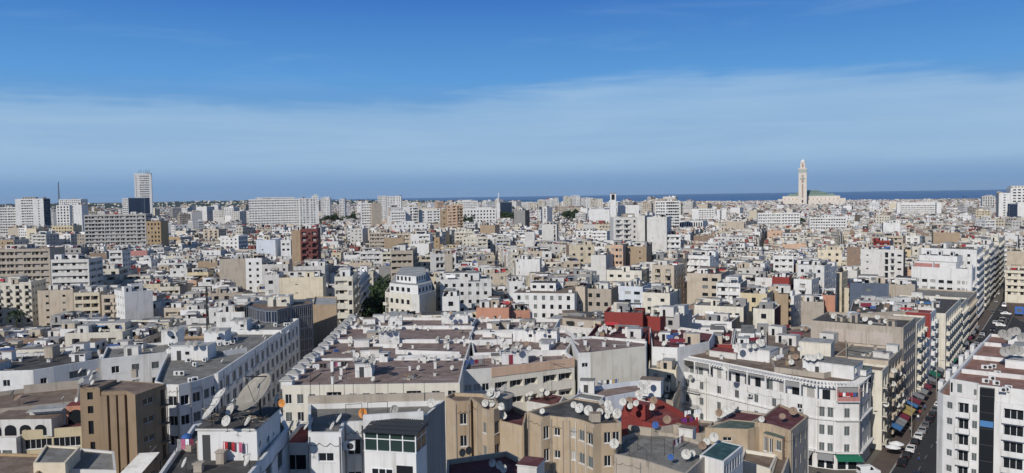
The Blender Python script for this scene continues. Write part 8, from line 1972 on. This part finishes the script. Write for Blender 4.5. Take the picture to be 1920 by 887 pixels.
tc = N.new('ShaderNodeTexCoord'); sep = N.new('ShaderNodeSeparateXYZ'); L.new(tc.outputs['Generated'], sep.inputs[0])
def mth(op, a, b_=None, c=None):
 n = N.new('ShaderNodeMath'); n.operation = op
 for k, x in enumerate((a, b_, c)):
  if x is None: continue
  if isinstance(x, (int, float)): n.inputs[k].default_value = x
  else: L.new(x, n.inputs[k])
 return n.outputs[0]
def rng_(x, a, b_, c=0, d=1, sm=True):
 n = N.new('ShaderNodeMapRange'); n.interpolation_type = 'SMOOTHSTEP' if sm else 'LINEAR'
 for k, v in ((1, a), (2, b_), (3, c), (4, d)):
  if isinstance(v, (int, float)): n.inputs[k].default_value = v
  else: L.new(v, n.inputs[k])
 L.new(x, n.inputs[0]); return n.outputs[0]
def noise(sc, det, scale, ro=.55, dist=0):
 mp = N.new('ShaderNodeMapping'); mp.inputs['Scale'].default_value = sc; L.new(tc.outputs['Generated'], mp.inputs[0]); n = N.new('ShaderNodeTexNoise'); n.inputs['Scale'].default_value = scale; n.inputs['Detail'].default_value = det; n.inputs['Roughness'].default_value = ro; n.inputs['Distortion'].default_value = dist
 L.new(mp.outputs[0], n.inputs['Vector']); return n.outputs['Fac']
z = sep.outputs[2]; xx = sep.outputs[0]
# clear-sky colours by height, blended into the physical sky higher up
grad = N.new('ShaderNodeValToRGB'); L.new(mth('DIVIDE', z, .40), grad.inputs[0]); el = grad.color_ramp.elements
K = [(0, .19, .335, .565), (.02, .205, .355, .58), (.05, .235, .40, .62), (.10, .165, .36, .64), (.145, .110, .325, .68), (.19, .078, .262, .62), (.243, .046, .178, .54), (.40, .016, .11, .40)]
el[0].position = 0; el[0].color = (*K[0][1:], 1); el[1].position = 1; el[1].color = (*K[-1][1:], 1)
for k_ in K[1:-1]: e_ = el.new(k_[0] / .40); e_.color = (*k_[1:], 1)
sc_ = N.new('ShaderNodeVectorMath'); sc_.operation = 'SCALE'; sc_.inputs['Scale'].default_value = 1 / SKYS; L.new(grad.outputs[0], sc_.inputs[0])
mul = N.new('ShaderNodeMix'); mul.data_type = 'RGBA'; L.new(rng_(z, .30, .60), mul.inputs[0]); L.new(sc_.outputs[0], mul.inputs[6]); L.new(sky.outputs[0], mul.inputs[7])
# thin stratus veil: its upper edge wanders with azimuth; streaked, densest in the middle
bx = mth('DIVIDE', mth('SUBTRACT', xx, .22), .30)
bump = mth('MAXIMUM', 0, mth('SUBTRACT', 1, mth('MULTIPLY', bx, bx)))
edge = mth('ADD', mth('ADD', mth('ADD', .121, mth('MULTIPLY', bump, .028)), mth('MULTIPLY', mth('SUBTRACT', noise((1.6, 1.6, 3), 4, 2.2), .5), .06)), mth('MULTIPLY', mth('SUBTRACT', noise((2, 2, 26), 5, 3.0, .6, .5), .5), .045))
veil = rng_(mth('SUBTRACT', edge, z), -.006, .022)
low = rng_(z, .012, .045)
st_ = rng_(noise((1.2, 1.2, 16), 6, 2.6, .6, .3), .30, .72)
cl = mth('MULTIPLY', mth('MULTIPLY', veil, low), mth('ADD', .44, mth('MULTIPLY', st_, .26)))
hi = mth('MULTIPLY', rng_(noise((1.0, 1.6, 9), 7, 2.2, .62, .6), .50, .80), mth('MULTIPLY', rng_(z, .10, .17), .30))
veil2 = mth('MAXIMUM', cl, hi)
mc = N.new('ShaderNodeMix'); mc.data_type = 'RGBA'; L.new(veil2, mc.inputs[0]); L.new(mul.outputs[2], mc.inputs[6]); mc.inputs[7].default_value = tuple(c / SKYS for c in CLOUD[:3]) + (1,)
L.new(mc.outputs[2], bg.inputs['Color']); bg.inputs['Strength'].default_value = SKYS
cd = bpy.data.cameras.new('camera'); co = bpy.data.objects.new('camera', cd); COL.objects.link(co); co.location = CAM
co.rotation_mode = 'QUATERNION'; co.rotation_quaternion = RC.to_quaternion(); cd.sensor_width = 36; cd.lens = 36 * F / 1920; cd.clip_start = .5; cd.clip_end = 250000
S.camera = co
S.view_settings.view_transform = 'Standard'; S.view_settings.look = 'None'; S.view_settings.exposure = EXPO; S.view_settings.gamma = 1
S.render.resolution_x = 1024; S.render.resolution_y = 473
# ---- things that share a description are told apart by their order in the view
ONES = 'first second third fourth fifth sixth seventh eighth ninth tenth eleventh twelfth thirteenth fourteenth fifteenth sixteenth seventeenth eighteenth nineteenth twentieth'.split() + ['twenty-' + w for w in 'first second third fourth fifth sixth seventh eighth ninth'.split()] + ['thirtieth'] + ['thirty-' + w for w in 'first second third fourth fifth sixth seventh eighth ninth'.split()]
byl = {}
for o in bpy.data.objects:
 if o.get('label') and o.parent is None and o.get('kind') != 'stuff': byl.setdefault(o['label'], []).append(o)
for lab, L_ in byl.items():
 if len(L_) > 1:
  L_.sort(key=lambda o: proj(*o.location)[0] or 0); n = len(L_)
  for i, o in enumerate(L_):
   w = 'leftmost' if i == 0 else 'rightmost' if i == n - 1 else (ONES[i] if i < 40 else 'further') + ' from left'
   o['label'] = w + ', ' + lab
   if not o.get('group'): o['group'] = lab
for o in bpy.data.objects:
 l = o.get('label')
 if l and len(l.split()) > 16:
  for a, c in (('satellite dish', 'dish'), (' on the roof of the ', ' atop the '), (' in the crowd on the ', ' on the '), (' among the trees', ''), (' in the shaded street', '')):
   l = l.replace(a, c)
   if len(l.split()) <= 16: break
  o['label'] = l
